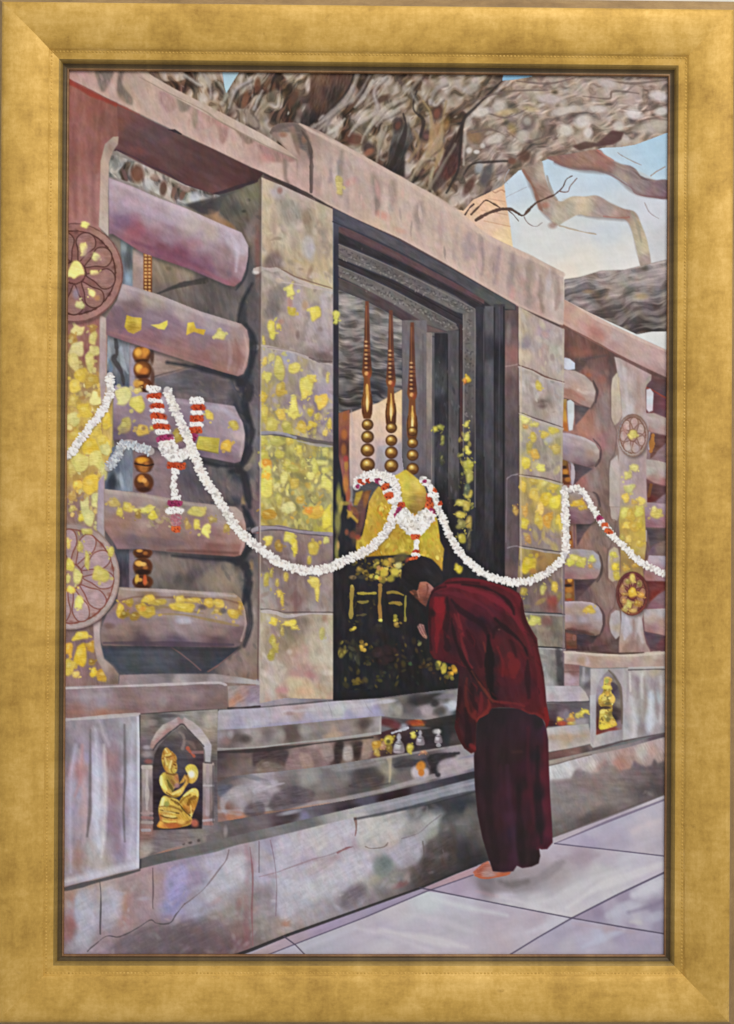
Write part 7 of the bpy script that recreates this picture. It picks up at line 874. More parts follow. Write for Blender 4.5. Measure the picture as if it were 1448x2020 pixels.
# left ledge and its panel with draped streaks
LG = fresh('painted_stone_ledge'); lg = area(LG, None,'left stone ledge under the round rails')
fill(zd((20,850),(200,842),(415,830),(420,765),(700,757),(1100,758),(1300,785),(1420,808),(1420,835),(1150,818),(1100,838),(560,850),(30,875)),[(150,1353,'a09496'),(240,1335,'8c7476'),(260,1345,'8f8080'),(330,1335,'6c6468'),(320,1345,'857a7c'),(400,1335,'80706c'),(440,1340,'94847f'),(500,1346,'a49c9a'),(420,1347,'a09090'),(350,1349,'a09494')],0.9, lab=area(LG,'top_face'),ang=0, tex=0.03)
fill(zd((20,868),(560,848),(1100,832),(1185,845),(1195,1003),(850,1028),(560,1050),(300,1068),(20,1085)),[(140,1370,'8a7478'),(170,1375,'94848a'),(200,1385,'8f8088'),(260,1380,'846c6c'),(320,1385,'8a7474'),(380,1370,'866e6e'),(440,1380,'7c6460'),(150,1400,'8a6660'),(200,1405,'946a5c'),(260,1400,'7c605e'),(330,1395,'7c6464'),(400,1395,'766060'),(300,1370,'8c7678'),(420,1360,'7a6666')],0.9, lab=lg, ang=0, tex=0.04, size=40)
spots([(170,1370,10,12,0,'a39498'),(200,1378,7,22,0,'9c9098'),(322,1380,10,16,0,'9c8c8c'),(215,1405,40,5,-2,'a0705f'),(385,1372,14,8,0,'9a8684'),(150,1405,14,5,0,'9a6a5c')],alpha=0.5, soft=1.1, inside=[lg])
stroke(zd((30,860),(300,850),(560,843),(800,832),(1100,820),(1180,838)),(4,4,4,4,5,4),'bcaeae',0.8,1.1)
fill(zd((1190,845),(1300,840),(1420,838),(1420,985),(1300,1000),(1200,1005)),[(455,1370,'9c8c8c'),(460,1385,'b07c68'),(480,1365,'a08078'),(470,1375,'a87860'),(500,1365,'8c7884'),(495,1380,'8a7a8a'),(500,1392,'a8a0ac'),(470,1393,'a09498'),(460,1355,'948684')],0.9, lab=area(LG,'end_block'),tex=0.05, ang=-30, size=16)
stroke(zd((1195,1003),(1300,998),(1420,990)),3,'3a3034',0.8,1); stroke(zd((560,1048),(850,1030),(1120,1018)),(3,5,4),'38302f',0.8,1.1)
PN = fresh('painted_draped_panel'); pn = area(PN, None,'left plinth panel with pale draped streaks')
fill([(122,1418),(275,1409),(276,1500),(276,1712),(200,1730),(122,1750)],[(140,1440,'948890'),(190,1440,'8a7e88'),(240,1450,'94909a'),(265,1440,'a8a4ac'),(140,1480,'847a82'),(180,1490,'9488a0'),(150,1560,'9890a0'),(160,1520,'a07878'),(165,1600,'a48c90'),(145,1600,'988ca0'),(140,1660,'94848c'),(155,1690,'947874'),(190,1520,'a4a4b4'),(190,1600,'a8a4b2'),(185,1680,'a8a0a0'),(200,1700,'a89c96'),(220,1500,'907074'),(225,1560,'94787e'),(225,1620,'8a788c'),(240,1680,'94849c'),(245,1500,'7c747c'),(255,1520,'a09cac'),(265,1560,'9c98ac'),(262,1640,'9c94a8'),(265,1690,'a4a0ac'),(180,1730,'a098a4'),(135,1735,'94848c')],0.9, lab=pn, ang=90, size=50, tex=0.05)
for q, w, c, a in [([(187,1440),(192,1520),(190,1600),(195,1670)],(8,16,20,14),'b0b0be',0.65),([(205,1470),(208,1560),(204,1650),(200,1690)],(4,8,8,4),'bcb4b6',0.5),([(158,1480),(164,1540),(168,1600),(166,1660)],(4,12,12,4),'aa8e92',0.55),([(162,1470),(160,1530),(148,1570)],(3,9,4),'a0706f',0.5),([(150,1470),(140,1540),(138,1640),(140,1720)],(6,10,8,6),'a098ac',0.5),([(225,1450),(230,1520),(224,1600),(232,1680)],(6,18,14,10),'8e6e78',0.5),([(245,1430),(247,1520),(244,1600),(246,1660)],(3,6,4,3),'5c5458',0.7),([(178,1440),(178,1520),(177,1600),(172,1650)],(2,5,5,3),'645a5c',0.65),([(262,1430),(258,1520),(262,1620),(255,1690)],(8,14,12,8),'a8a6b6',0.5),([(155,1660),(152,1700),(160,1725)],(6,12,6),'8f6e68',0.5),([(272,1415),(274,1500),(274,1600),(273,1708)],(4,5,5,5),'b0b0bc',0.7),([(130,1440),(135,1490),(130,1530)],(8,10,6),'74686e',0.5),([(128,1740),(200,1722),(272,1704)],(10,12,10),'b0acb4',0.55),([(168,1430),(180,1450),(172,1480)],(10,14,6),'7c7078',0.4),([(196,1420),(205,1450),(215,1470)],(5,10,5),'a89ca4',0.5),([(230,1425),(238,1450)],(12,14),'827a80',0.4)]: stroke(q, w, tuple(np.clip(col(c) * 1.12,0,1) * 255) if c > '95' else c, min(1, a * 1.15),max(w) * 0.42, inside=[pn])
stroke([(124,1420),(200,1415),(275,1409)],(6,7,6),'b5abaa',0.8,1.2); stroke([(276.5,1412),(278,1560),(277,1712)],(3,4,4),'3c3a3e',0.8,1)
# left niche with its kneeling golden figure
NI = fresh('painted_arched_niche'); ni = area(NI, None,'arched niche with a kneeling golden figure')
fill([(277,1409),(430,1399),(428,1500),(430,1640),(275,1695)],[(290,1425,'84766c'),(310,1420,'5a5450'),(330,1415,'7c7678'),(300,1440,'6a5a56'),(290,1460,'726468'),(380,1415,'8c8680'),(400,1410,'807a74'),(415,1420,'a0948c'),(410,1445,'9c8c7c'),(420,1470,'766a64'),(425,1500,'5f5654'),(290,1520,'544c50'),(285,1600,'6a5a5c'),(290,1640,'84605a'),(290,1680,'a09088'),(320,1660,'74686c'),(360,1660,'7c6e70'),(420,1630,'74686a'),(425,1560,'5a5058'),(300,1690,'5c5050'),(400,1650,'7c726c')],0.9, lab=ni, tex=0.05, size=18)
spots([(300,1425,10,6,0,'8c8078'),(410,1420,10,12,0,'a89c92'),(290,1474,8,4,0,'a89ca0'),(290,1488,10,7,0,'9c8c8c'),(293,1502,8,5,0,'94524f'),(330,1412,20,4,0,'4c4648')],alpha=0.75, soft=0.9, inside=[ni])
hole = area(NI,'dark_recess'); fill(zs((200,1500),(200,700),(220,560),(270,450),(380,330),(480,250),(560,200),(640,260),(740,360),(830,470),(835,640),(825,950),(815,1400),(812,1480)),[(310,1500,'3a3034'),(350,1445,'6a605c'),(370,1450,'544c4a'),(345,1465,'4a4244'),(390,1470,'5a4a46'),(360,1500,'4a444c'),(395,1500,'46343c'),(305,1560,'35282c'),(395,1580,'2f2530'),(390,1620,'33282c'),(305,1630,'3a2e2c'),(380,1480,'5c4a46')],1, lab=hole, tex=0.05)
stroke(zs((530,280),(580,330),(590,400),(570,480)),(4,8,7),'86766e',0.7,1.6, inside=[hole]); stroke(zs((600,380),(680,420),(720,480)),(4,7,4),'74605a',0.7,1.6, inside=[hole]); stroke(zs((630,480),(670,530),(715,580)),(5,6,4),'a8523c',0.9,1.2, inside=[hole]); stroke(zs((700,530),(830,530)),6,'946a68',0.8,1.6, inside=[hole])
ar = area(NI,'arch')
fill(zs((165,470),(180,390),(240,280),(320,190),(430,140),(520,85),(560,130),(590,95),(700,150),(800,240),(880,350),(930,440),(930,500),(915,660),(850,650),(845,500),(800,400),(730,330),(640,240),(560,170),(480,220),(380,290),(300,360),(250,420),(215,490)),[(300,1470,'a08078'),(305,1455,'b0a49c'),(320,1435,'aca09a'),(345,1420,'a8969a'),(310,1460,'a07470'),(330,1445,'9c706c'),(355,1418,'946c6c'),(370,1420,'b0a09c'),(390,1435,'b0a4a6'),(405,1455,'b0a4a2'),(415,1480,'a8a0a8'),(412,1500,'a09c9c')],0.9, lab=ar, tex=0.04, size=14)
stroke(zs((200,500),(260,420),(380,310),(480,235),(560,180),(640,250),(740,350),(830,460)),(3,3),'40363a',0.7,1)
for x0, x1, ya, yb, nm in [(60,195,690,1550,'left'),(820,960,660,1440,'right')]:
    c = area(NI,'column'); fill(zs((x0, ya),(x1, ya),(x1 - 5, yb),(x0 + 5, yb)),[(zs((x0 + 30, ya + 50))[0] + ('a4948c',)),(zs((x0 + 60, ya + 300))[0] + ('9a8c8c',)),(zs((x1 - 20, ya + 300))[0] + ('6c5c60',)),(zs((x0 + 50, ya + 600))[0] + ('94807e',)),(zs((x1 - 10, ya + 650))[0] + ('6a5a5c',)),(zs((x0 + 50, yb - 30))[0] + ('946c64',))],0.9, lab=c, ang=90, tex=0.05, size=18)
for q, w, c in [(zs((130,760),(125,1000),(125,1240)),(4,7,4),'b8a8a4'),(zs((75,715),(170,715)),8,'b4a6a0'),(zs((60,1290),(190,1290)),5,'9c8484'),(zs((70,1340),(190,1350)),6,'9a6866'),(zs((70,1400),(190,1405)),6,'a49690'),(zs((70,1500),(160,1500)),6,'a4a0a8'),(zs((835,945),(950,945)),4,'aca0a4'),(zs((830,1380),(950,1370)),5,'aca4ae'),(zs((880,700),(885,900)),6,'9c8a90'),(zs((880,1000),(880,1300)),8,'9c8c92'),(zs((850,660),(930,665)),3,'443c40'),(zs((950,700),(950,1400)),3,'544c50')]: stroke(q, w, c,0.7,1.1)
st = area(NI,'golden_figure','kneeling golden figure in a pointed cap holding a round offering')
fig = lambda p, cs, sm=1: fill(zs(*p),cs,0.9, lab=st, sm=sm, tex=0.07, size=8, ang=60)
N = lambda *a: [zs((x, y))[0] + (c,) for x, y, c in a]
fig([(280,1470),(250,1440),(285,1380),(270,1280),(275,1200),(310,1100),(350,1070),(430,1090),(520,1130),(600,1260),(680,1340),(690,1400),(640,1440),(500,1470),(380,1480)],N((340,1130,'d2b84c'),(370,1170,'9c9440'),(420,1180,'c8a43c'),(300,1230,'c8a848'),(400,1240,'b89030'),(350,1310,'c09848'),(450,1320,'c8a43c'),(290,1340,'b86a34'),(350,1390,'c8a844'),(450,1410,'c06c2c'),(560,1390,'c89c3c'),(620,1400,'b88c30'),(580,1320,'c09434'),(300,1440,'c87c2c'),(500,1450,'a85c24')))
fig([(520,1170),(560,1090),(640,1010),(720,975),(765,1010),(770,1090),(740,1200),(700,1290),(680,1340),(640,1310),(580,1240)],N((620,1060,'c8a83c'),(690,1030,'d8bc54'),(740,1040,'d0ac44'),(670,1120,'8c6418'),(700,1150,'a87424'),(720,1180,'b87c2c'),(560,1160,'c49a3c'),(600,1220,'b87828'),(660,1260,'b87430'),(670,1310,'d4b860')))
fig([(310,800),(360,775),(430,800),(500,790),(520,850),(520,930),(470,980),(450,1010),(400,1060),(340,1030),(300,960),(280,870)],N((320,830,'d0b848'),(310,900,'d8c058'),(350,960,'d4b848'),(390,860,'9c8430'),(430,840,'b08838'),(460,900,'a8803c'),(500,850,'a86840'),(400,950,'7c6c28'),(490,930,'b88a50'),(370,1020,'c8a040')))
fig([(380,1050),(430,1030),(500,1000),(560,960),(600,900),(610,830),(650,800),(660,880),(610,960),(560,1050),(500,1090),(440,1085)],N((420,1050,'c89c3c'),(500,1040,'d4b04c'),(560,990,'d0a848'),(600,920,'c08c34'),(620,860,'b87c30'),(480,1080,'b08428')))
fig([(520,930),(560,870),(600,800),(620,850),(590,900)],N((560,890,'b88434'),(600,840,'c08c3c')),0)
fig([(610,760),(605,720),(650,680),(720,690),(760,750),(760,830),(730,890),(680,920),(630,890),(650,830)],N((650,710,'c8b43c'),(710,720,'c8b048'),(680,800,'e8dc98'),(740,790,'d2bc60'),(700,870,'d0a848'),(650,880,'c89434')))
fig([(310,640),(310,580),(330,510),(370,470),(420,510),(480,560),(500,610),(490,650),(505,700),(495,770),(440,800),(370,780),(330,710)],N((350,510,'b8843c'),(400,550,'c89c3c'),(350,600,'b07c30'),(440,590,'b07030'),(340,660,'c8b04c'),(390,670,'d0b448'),(440,680,'b08434'),(480,640,'a06c28'),(420,740,'d2b850'),(470,760,'c8a840'),(360,740,'b88030'),(490,700,'b8903c')))
for q, w, c in [(zs((330,570),(400,560),(440,530)),(3,3),'d8c060'),(zs((320,610),(390,590),(470,570)),(2,2),'7c5420'),(zs((460,680),(480,690)),3,'6c4018'),(zs((470,650),(495,655)),2,'7c4c1c'),(zs((480,730),(500,730)),2,'84501c'),(zs((380,880),(420,960),(450,1010)),(4,5),'64581f'),(zs((290,1250),(400,1270),(520,1290)),(2,4,3),'5c441c'),(zs((300,1320),(400,1350),(500,1350)),(2,3.4,2),'6c4c1c'),(zs((510,1150),(580,1240),(660,1320)),(2,3),'54401c'),(zs((370,1030),(440,1070),(510,1080)),(2,2),'74541c'),(zs((340,1310),(420,1330),(480,1330)),(3,5,3),'d8c068'),(zs((330,1390),(400,1400),(480,1390)),(4,6,4),'d8bc54'),(zs((300,830),(320,920),(370,1000)),(4,6,4),'e0cc68'),(zs((690,1000),(740,1020),(755,1070)),(4,6,4),'dcc468'),(zs((320,1110),(300,1190)),(4,5),'dcc870')]: stroke(q, w, c,0.75,0.9)
for q, w, c in [(zs((330,520),(350,640),(340,720),(370,790)),(3,5,4),'8a5a20'),(zs((430,520),(470,600)),(4,3),'9c6420'),(zs((440,700),(430,760),(460,800)),(3,4),'8c5c1c'),(zs((500,800),(440,810),(380,790)),3,'6c4414'),(zs((290,960),(330,1040),(420,1090)),(3,4,3),'70491a'),(zs((430,880),(470,940),(530,940)),(5,6,4),'86582c'),(zs((540,1160),(590,1100),(660,1060)),(3,4),'7c5216'),(zs((640,1180),(660,1120),(720,1090)),(5,6),'6f4410'),(zs((600,1240),(640,1290),(690,1260)),(4,5),'7c4c18'),(zs((280,1210),(350,1200),(450,1210),(560,1260)),(3,4,3),'7a5018'),(zs((290,1380),(400,1430),(560,1430),(670,1380)),(4,6,5),'8c5420'),(zs((430,1120),(480,1150),(520,1180)),(4,5),'5c3c14'),(zs((610,800),(640,850),(640,900)),(3,4),'8a5c20')]: stroke(q, w, c,0.65,1.3, inside=[st])
for q, w, c in [(zs((355,490),(380,530)),3,'e6d080'),(zs((350,600),(370,680)),4,'e4cc70'),(zs((430,640),(410,720)),4,'ecd888'),(zs((300,830),(305,930)),5,'efdc90'),(zs((450,1050),(540,1010)),4,'ead078'),(zs((330,1110),(320,1180)),6,'ecd98c'),(zs((590,1070),(690,1000)),4,'ecd480'),(zs((680,1290),(670,1200)),3,'e0bc60'),(zs((340,1260),(470,1290)),3,'e2c668')]: stroke(q, w, c,0.7,1.4, inside=[st])
spots(N((680,800,'f0ead0'),(730,1400,'c06444'),(300,1440,'d89c3c'),(550,1400,'dca848'),(490,960,'94685c')) and [(zs((680,805))[0] + (6,7,0,'f0e8c8')),(zs((720,1410))[0] + (8,7,50,'bc6048')),(zs((300,1420))[0] + (5,5,0,'d8983c')),(zs((550,1395))[0] + (8,5,0,'d8a84c')),(zs((500,945))[0] + (5,5,0,'9c746c')),(zs((430,1440))[0] + (16,5,0,'b4602c')),(zs((370,1175))[0] + (5,5,0,'8f8c40'))],alpha=0.85, soft=0.8)
# right ledge, niche, streaked panel, small slab and recess
LR = fresh('painted_stone_ledge'); lgr = area(LR, None,'right stone ledge under the rails')
fill(zF((190,30),(330,35),(620,55),(900,62),(1100,50),(1400,30),(1400,205),(900,215),(500,222),(350,190),(190,175)),[(1120,1290,'b8a8a0'),(1150,1295,'b0988c'),(1170,1300,'a88c78'),(1200,1293,'b8a490'),(1240,1297,'b09c8c'),(1290,1292,'b8a898'),(1130,1305,'ac948c'),(1160,1310,'a88c80'),(1200,1310,'a88c80'),(1250,1310,'a88a84'),(1300,1308,'a4887c'),(1280,1300,'ac9684')],0.9, lab=lgr, ang=0, tex=0.03)
stroke(zF((190,35),(400,45),(620,65),(900,72),(1100,62),(1330,45)),(5,6,5,6,7),'c8b8a8',0.75,1.3); stroke(zF((330,30),(620,45),(900,52),(1100,42)),(2,3,2),'4a342c',0.7,1); spots([(1158,1305,5,8,0,'bca8a8'),(1147,1303,8,8,0,'9c8064')],alpha=0.7, soft=1)
g1 = area(fresh('painted_stone_block'),None,'pink block beside the right doorpost'); fill(zF((190,170),(370,185),(365,425),(190,425)),[(1120,1315,'84605a'),(1130,1325,'7c5450'),(1120,1335,'a89498'),(1130,1345,'a890a0'),(1135,1350,'a08488')],0.9, lab=g1, tex=0.04); stroke(zF((195,262),(360,262)),3,'74544f',0.6,1.2)
fill(zF((365,190),(505,220),(510,560),(440,560),(370,430)),[(1150,1325,'6a6264'),(1155,1340,'908a90'),(1163,1350,'5a5052'),(1160,1370,'84787a')],0.9, lab=area(fresh('painted_stone_block'),None,'dark upright between ledge and right niche'),tex=0.05, ang=90); stroke(zF((415,220),(410,360)),5,'a49ea4',0.7,1.4)
sl = area(fresh('painted_stone_slab'),None,'pale slab behind the monk at right'); fill(zF((-20,425),(370,425),(430,490),(475,575),(470,600),(-20,610)),[(1085,1360,'b0acac'),(1100,1362,'b4aeb2'),(1130,1358,'a89ea4'),(1090,1375,'ac9ca0'),(1130,1372,'a89ca8'),(1155,1378,'b0a49c'),(1100,1383,'aca0a4')],0.9, lab=sl, tex=0.03, ang=-4); stroke(zF((0,612),(250,608),(475,602)),4,'4a4246',0.85,1.1)
dk = area(fresh('painted_flower_recess'),None,'shadowy recess with marigolds at right'); fill(zF((-20,622),(475,606),(475,860),(-20,890)),[(1085,1392,'5c5254'),(1130,1390,'5a5256'),(1090,1410,'44343c'),(1110,1415,'7c6a74'),(1120,1410,'5a464c'),(1140,1425,'84787c'),(1155,1410,'6c6468'),(1085,1425,'4c2428'),(1100,1428,'4a343a')],1, lab=dk, tex=0.05)
leafs([(1103,1420,10,10,'d2b440'),(1126,1414,16,12,'c89438'),(1128,1426,14,8,'c0a040'),(1142,1411,14,10,'c8b454'),(1152,1405,14,10,'ccb840')],lab=dk); spots([(1108,1427,10,5,0,'b04c34'),(1117,1410,6,10,0,'80747c'),(1145,1424,14,7,-10,'9a9094'),(1126,1420,8,4,0,'b87850')],alpha=0.85, soft=0.8)
bx_ = area(fresh('painted_stone_block'),None,'cream block below the flower recess'); fill(zF((-20,905),(200,880),(470,855),(510,1080),(300,1130),(-20,1185)),[(1090,1440,'b8b0ac'),(1130,1435,'aca4a8'),(1150,1432,'a09c98'),(1090,1455,'a8968c'),(1120,1458,'b0987c'),(1150,1450,'a49484'),(1090,1475,'b0a4a4'),(1130,1470,'aea2a0'),(1160,1465,'a89c98')],0.9, lab=bx_, tex=0.03, ang=-8); stroke(zF((20,1010),(200,1010),(430,990)),(6,9,6),'a98c74',0.5,2.6, inside=[bx_])
bd = area(fresh('painted_plinth_moulding'),None,'brown moulding at right'); fill(zF((-20,1190),(300,1130),(515,1085),(525,1165),(300,1215),(-20,1280)),[(1090,1490,'70504c'),(1130,1482,'7c5a50'),(1165,1475,'74605c'),(1160,1480,'4c3c3c'),(1100,1497,'6a4a48')],0.9, lab=bd, tex=0.04, ang=-10); fill(zF((-20,1282),(300,1215),(525,1165),(900,1085),(1400,950),(1400,985),(900,1130),(525,1205),(-20,1345)),[(1090,1505,'9c8c80'),(1150,1490,'94857c'),(1200,1475,'8c807c'),(1250,1465,'84787a'),(1300,1450,'5c4c50')],0.9, lab=area(fresh('painted_plinth_moulding'),None,'thin grey moulding at right'),ang=-12)
stroke(zF((-10,1340),(150,1300),(300,1255),(500,1205)),(3,2.4,2),'6c5c58',0.7,1); stroke(zF((520,1150),(700,1100),(860,1050),(1100,1000),(1340,950)),(4,5,4,5,6),'594a4c',0.8,1.2)
NR = fresh('painted_arched_niche'); nr_ = area(NR, None,'right niche with a small gold seated figure'); fill(zF((490,225),(900,222),(880,500),(870,1040),(520,1130),(490,1100)),[(1170,1330,'b0a8a6'),(1185,1330,'a8a4a8'),(1200,1330,'98908c'),(1220,1330,'a89c9c'),(1225,1380,'a0949a'),(1170,1400,'a49c9e'),(1225,1440,'948a90'),(1180,1455,'aca6a0'),(1200,1458,'9c9496'),(1180,1468,'a8a0a0')],0.9, lab=nr_, tex=0.03, ang=90)
fill(zF((485,530),(550,520),(545,1000),(520,1130),(490,1060)),[(1166,1380,'b0aeb2'),(1170,1400,'a09c9e'),(1168,1440,'a49ea0')],0.9, lab=area(NR,'column'),ang=90, tex=0.03)
fill(zF((560,470),(590,370),(640,300),(700,240),(760,280),(820,380),(850,520),(860,800),(850,920),(700,940),(555,985),(555,700)),[(1185,1345,'a0969a'),(1200,1325,'84787a'),(1180,1370,'94848c'),(1215,1345,'7c7068'),(1220,1390,'807468'),(1222,1430,'8a7678'),(1210,1365,'4c424c'),(1213,1400,'4a3c3c'),(1180,1400,'54423c'),(1180,1430,'5c2f28'),(1178,1448,'7c3428'),(1210,1440,'843c30'),(1212,1415,'3c3030')],1, lab=area(NR,'dark_recess'),tex=0.05)
stroke(zF((700,245),(770,330),(830,450),(850,620),(850,850)),(3,5,4),'6a5c50',0.75,1.2); stroke(zF((720,400),(760,440),(740,500)),(6,14,8),'463a46',0.8,1.6)
sg = area(NR,'golden_figure','small seated gold figure in the right niche'); G = lambda *a: [zF((x, y))[0] for x, y in a]
fill(G((650,330),(700,320),(740,350),(720,400),(740,460),(690,480),(640,460),(640,400)),[(1195,1340,'c8b458'),(1200,1345,'b08844'),(1193,1355,'d4c44c')],0.9, lab=sg, sm=1, tex=0.08, size=6)
fill(G((650,450),(715,450),(745,540),(740,720),(640,720),(610,540)),[(1195,1360,'a88838'),(1205,1395,'94752c'),(1190,1395,'b8953c')],0.9, lab=sg, tex=0.09, size=6)
fill(G((590,540),(640,505),(700,520),(740,510),(770,570),(740,640),(680,670),(600,650),(580,600)),[(1188,1375,'d4b848'),(1200,1385,'8c7430'),(1208,1380,'dcb450'),(1190,1390,'a07c34')],0.9, lab=sg, sm=1, tex=0.09, size=6); fill(G((610,700),(700,690),(740,760),(790,850),(780,880),(650,920),(590,910),(590,800)),[(1190,1405,'d4bc54'),(1200,1415,'94843c'),(1190,1425,'c8a838'),(1205,1430,'d0a83c'),(1188,1435,'d4bc38')],0.9, lab=sg, sm=1, tex=0.1, size=6)
scatter([(1183,1368),(1197,1338),(1212,1375),(1216,1432),(1183,1436)],46,['d8c050','a08034','dccc70','7c6428','c89c3c','8c7c3c'],(2,4.2),0.7,60,60,(0.6,0.95),0.6, inside=[sg])
spots([(1197,1343,4,5,0,'94a048'),(1196,1356,8,4,0,'dccc50'),(1208,1380,5,7,0,'e0b858'),(1192,1378,5,4,0,'dcc860'),(1198,1388,6,3,0,'6c5c30'),(1188,1404,5,4,0,'dccc68'),(1203,1408,4,5,0,'74642c'),(1195,1432,12,4,-8,'dcc038'),(1200,1420,5,4,0,'7c7034'),(1195,1396,10,3,0,'40302c'),(1208,1425,6,4,20,'d8b44c')],alpha=0.85, soft=0.8)
PQ = fresh('painted_draped_panel'); pq = area(PQ, None,'right plinth panel with pale draped streaks'); fill(zF((870,222),(1400,205),(1400,945),(1100,1000),(860,1045)),[(1235,1330,'a8a09c'),(1245,1350,'a49c9c'),(1255,1340,'94848a'),(1265,1330,'aca49c'),(1240,1400,'a49a9c'),(1255,1420,'a8a6a8'),(1245,1450,'aca8ac'),(1270,1400,'a0948e'),(1270,1350,'a49c98'),(1285,1345,'94868a'),(1290,1380,'a8acb4'),(1285,1420,'acaeb4'),(1300,1340,'a09494'),(1305,1400,'9c8f90'),(1265,1440,'8a8084'),(1300,1440,'94898c'),(1290,1325,'aa9a88')],0.9, lab=pq, ang=90, size=30, tex=0.04)
for q, w, c, a in [(zF((1180,500),(1180,700),(1160,930)),(4,12,9),'b8bcc4',0.65),(zF((950,560),(990,750),(980,980)),(4,12,8),'b4b0b2',0.6),(zF((1020,350),(1030,450),(1030,560)),(3,9,3),'8c787c',0.6),(zF((1100,330),(1120,600),(1080,850)),(3,7,5),'94847f',0.5),(zF((1080,280),(1075,420),(1080,560)),(4,6,4),'b8b2b0',0.5),(zF((1220,400),(1240,600),(1260,800)),(3,6,5),'8c7c7e',0.55),(zF((910,260),(920,420),(910,600)),(3,6,3),'94868c',0.5),(zF((1060,800),(1080,950)),(5,10),'847a7c',0.5),(zF((1290,320),(1300,600),(1290,850)),(4,7,4),'b4acac',0.5),(zF((940,280),(945,480)),(3,4),'b8b0ae',0.6)]: stroke(q, w, tuple(np.clip(col(c) * 1.1,0,1) * 255) if c > '95' else c, min(1, a * 1.1),max(w) * 0.4, inside=[pq])
stroke(zF((930,240),(1150,235),(1330,232)),(3,4,3),'5c5254',0.7,1); stroke(zF((930,218),(1330,210)),4,'bcb4b0',0.7,1.1)

# ---- the bowing monk --------------------------------------------------------------------------------
M = zm(780,1080,4.259); S = zm(880,1380,5.317)
MK = fresh('painted_person'); mk = area(MK,'skirt','dark maroon underskirt hanging to the feet')
ft = area(MK,'foot','bare foot in an orange sandal'); fill(S((280,1810),(340,1755),(380,1720),(440,1690),(480,1760),(520,1810),(690,1800),(640,1845),(500,1868),(380,1875),(310,1850)),[(938,1722,'b0604a'),(950,1715,'9a4c38'),(955,1722,'a88078'),(965,1724,'a07c78'),(945,1728,'b05840'),(990,1724,'a8583c')],0.9, lab=ft, tex=0.06, size=8)
stroke(S((300,1840),(380,1868),(500,1862),(660,1822)),3,'b25a3a',0.85,0.9); stroke(S((340,1770),(400,1730),(440,1710)),3,'b8664c',0.7,0.9)
sk = [S((330,200),(480,90),(770,90),(870,150),(940,150),(1010,200),(1050,300),(1070,420),(1078,700),(1090,1000),(1110,1300),(1118,1500),(1060,1568),(1000,1572),(975,1560),(988,1640),(970,1720),(900,1752),(800,1768),(742,1742),(705,1800),(600,1812),(490,1802),(440,1650),(380,1450),(330,1200),(300,900),(290,600),(305,400))][0]
n_ = lambda f, *a: [f((x, y))[0] + (c,) for x, y, c in a]
fill(sk, n_(S,(400,300,'231e21'),(550,200,'211e22'),(700,300,'2a1e26'),(850,300,'31202a'),(980,260,'1f1e20'),(1040,300,'3a2236'),(400,600,'281a1f'),(600,600,'261d1e'),(750,550,'2b1e20'),(850,700,'331c28'),(950,600,'201d22'),(1030,600,'421a22'),(1060,800,'4c1c28'),(450,900,'22191d'),(640,950,'361d28'),(700,1100,'2c1820'),(780,900,'241a1e'),(870,1000,'3a1a24'),(950,1000,'201b1f'),(1050,1100,'4a1e2c'),(1080,1400,'451c2e'),(1000,1500,'381a24'),(450,1300,'251a1c'),(560,1300,'2f1c20'),(650,1250,'38202f'),(700,1400,'2c2030'),(800,1400,'231b1c'),(900,1350,'33191f'),(970,1350,'211c1e'),(500,1600,'251c1e'),(600,1650,'291d20'),(700,1650,'341f2e'),(800,1650,'231c1c'),(930,1650,'241c1d'),(740,1740,'36202e')),0.9, lab=mk, ang=88, size=50, tex=0.015, hue=0.002)
for q, w, c, a in [(S((640,700),(660,1000),(690,1300),(720,1600),(730,1740)),(6,9,9,7,5),'3a2636',0.4),(S((860,300),(860,700),(890,1000),(920,1300)),(6,8,8,4),'401d27',0.5),(S((1040,350),(1045,700),(1060,1000),(1075,1400)),(5,10,12,10),'4c1f2a',0.5),(S((960,500),(960,900),(980,1300),(1000,1500)),(6,10,9,5),'1b181b',0.6),(S((760,900),(770,1300),(800,1700)),(8,12,14),'1d1819',0.5),(S((430,500),(440,900),(470,1300),(540,1700)),(8,14,14,10),'1f181a',0.5),(S((570,700),(600,1100),(630,1500)),(5,9,6),'34202a',0.4),(S((700,550),(790,545)),4,'44302c',0.4),(S((960,1560),(1050,1560),(1110,1500)),3,'5a2436',0.5)]: stroke(q, w, c, a,3, inside=[mk])
# head, face and hand
hr = area(MK,'hair','short black hair'); fc = area(MK,'face','face bent down and turned away')
fill(M((110,360),(185,350),(200,290),(260,285),(300,315),(330,350),(290,400),(255,500),(205,460),(150,415)),n_(M,(140,380,'5c3426'),(170,400,'4a2a22'),(195,330,'a05c48'),(240,310,'a86850'),(270,330,'a4665a'),(290,350,'9c665e'),(210,380,'9c5844'),(250,380,'8c4a3a'),(220,440,'7c4434'),(250,440,'54302a'),(265,400,'7a4034')),0.9, lab=fc, tex=0.04, size=9)
fill(M((50,290),(48,230),(62,170),(110,112),(190,82),(262,84),(330,130),(380,205),(398,262),(340,310),(318,330),(290,300),(250,285),(205,292),(185,362),(150,352),(118,372),(98,340)),n_(M,(100,200,'241e20'),(200,150,'272023'),(300,180,'242024'),(150,280,'1f1b1c'),(250,250,'221e20'),(350,270,'2a2426'),(280,200,'2c2a2f')),1.0, lab=hr, sm=1, tex=0.02, ang=40)
stroke(M((190,300),(185,350),(200,420)),3,'b0705c',0.6,1.2, inside=[fc]); stroke(M((265,310),(270,360),(245,440)),(4,4,2),'6c382c',0.7,1.2, inside=[fc]); stroke(M((285,320),(305,340)),5,'a8746c',0.7,1.2, inside=[fc]); stroke(M((100,380),(140,420),(210,480),(240,520)),(6,10,8),'1f1a1b',0.8,1.8)
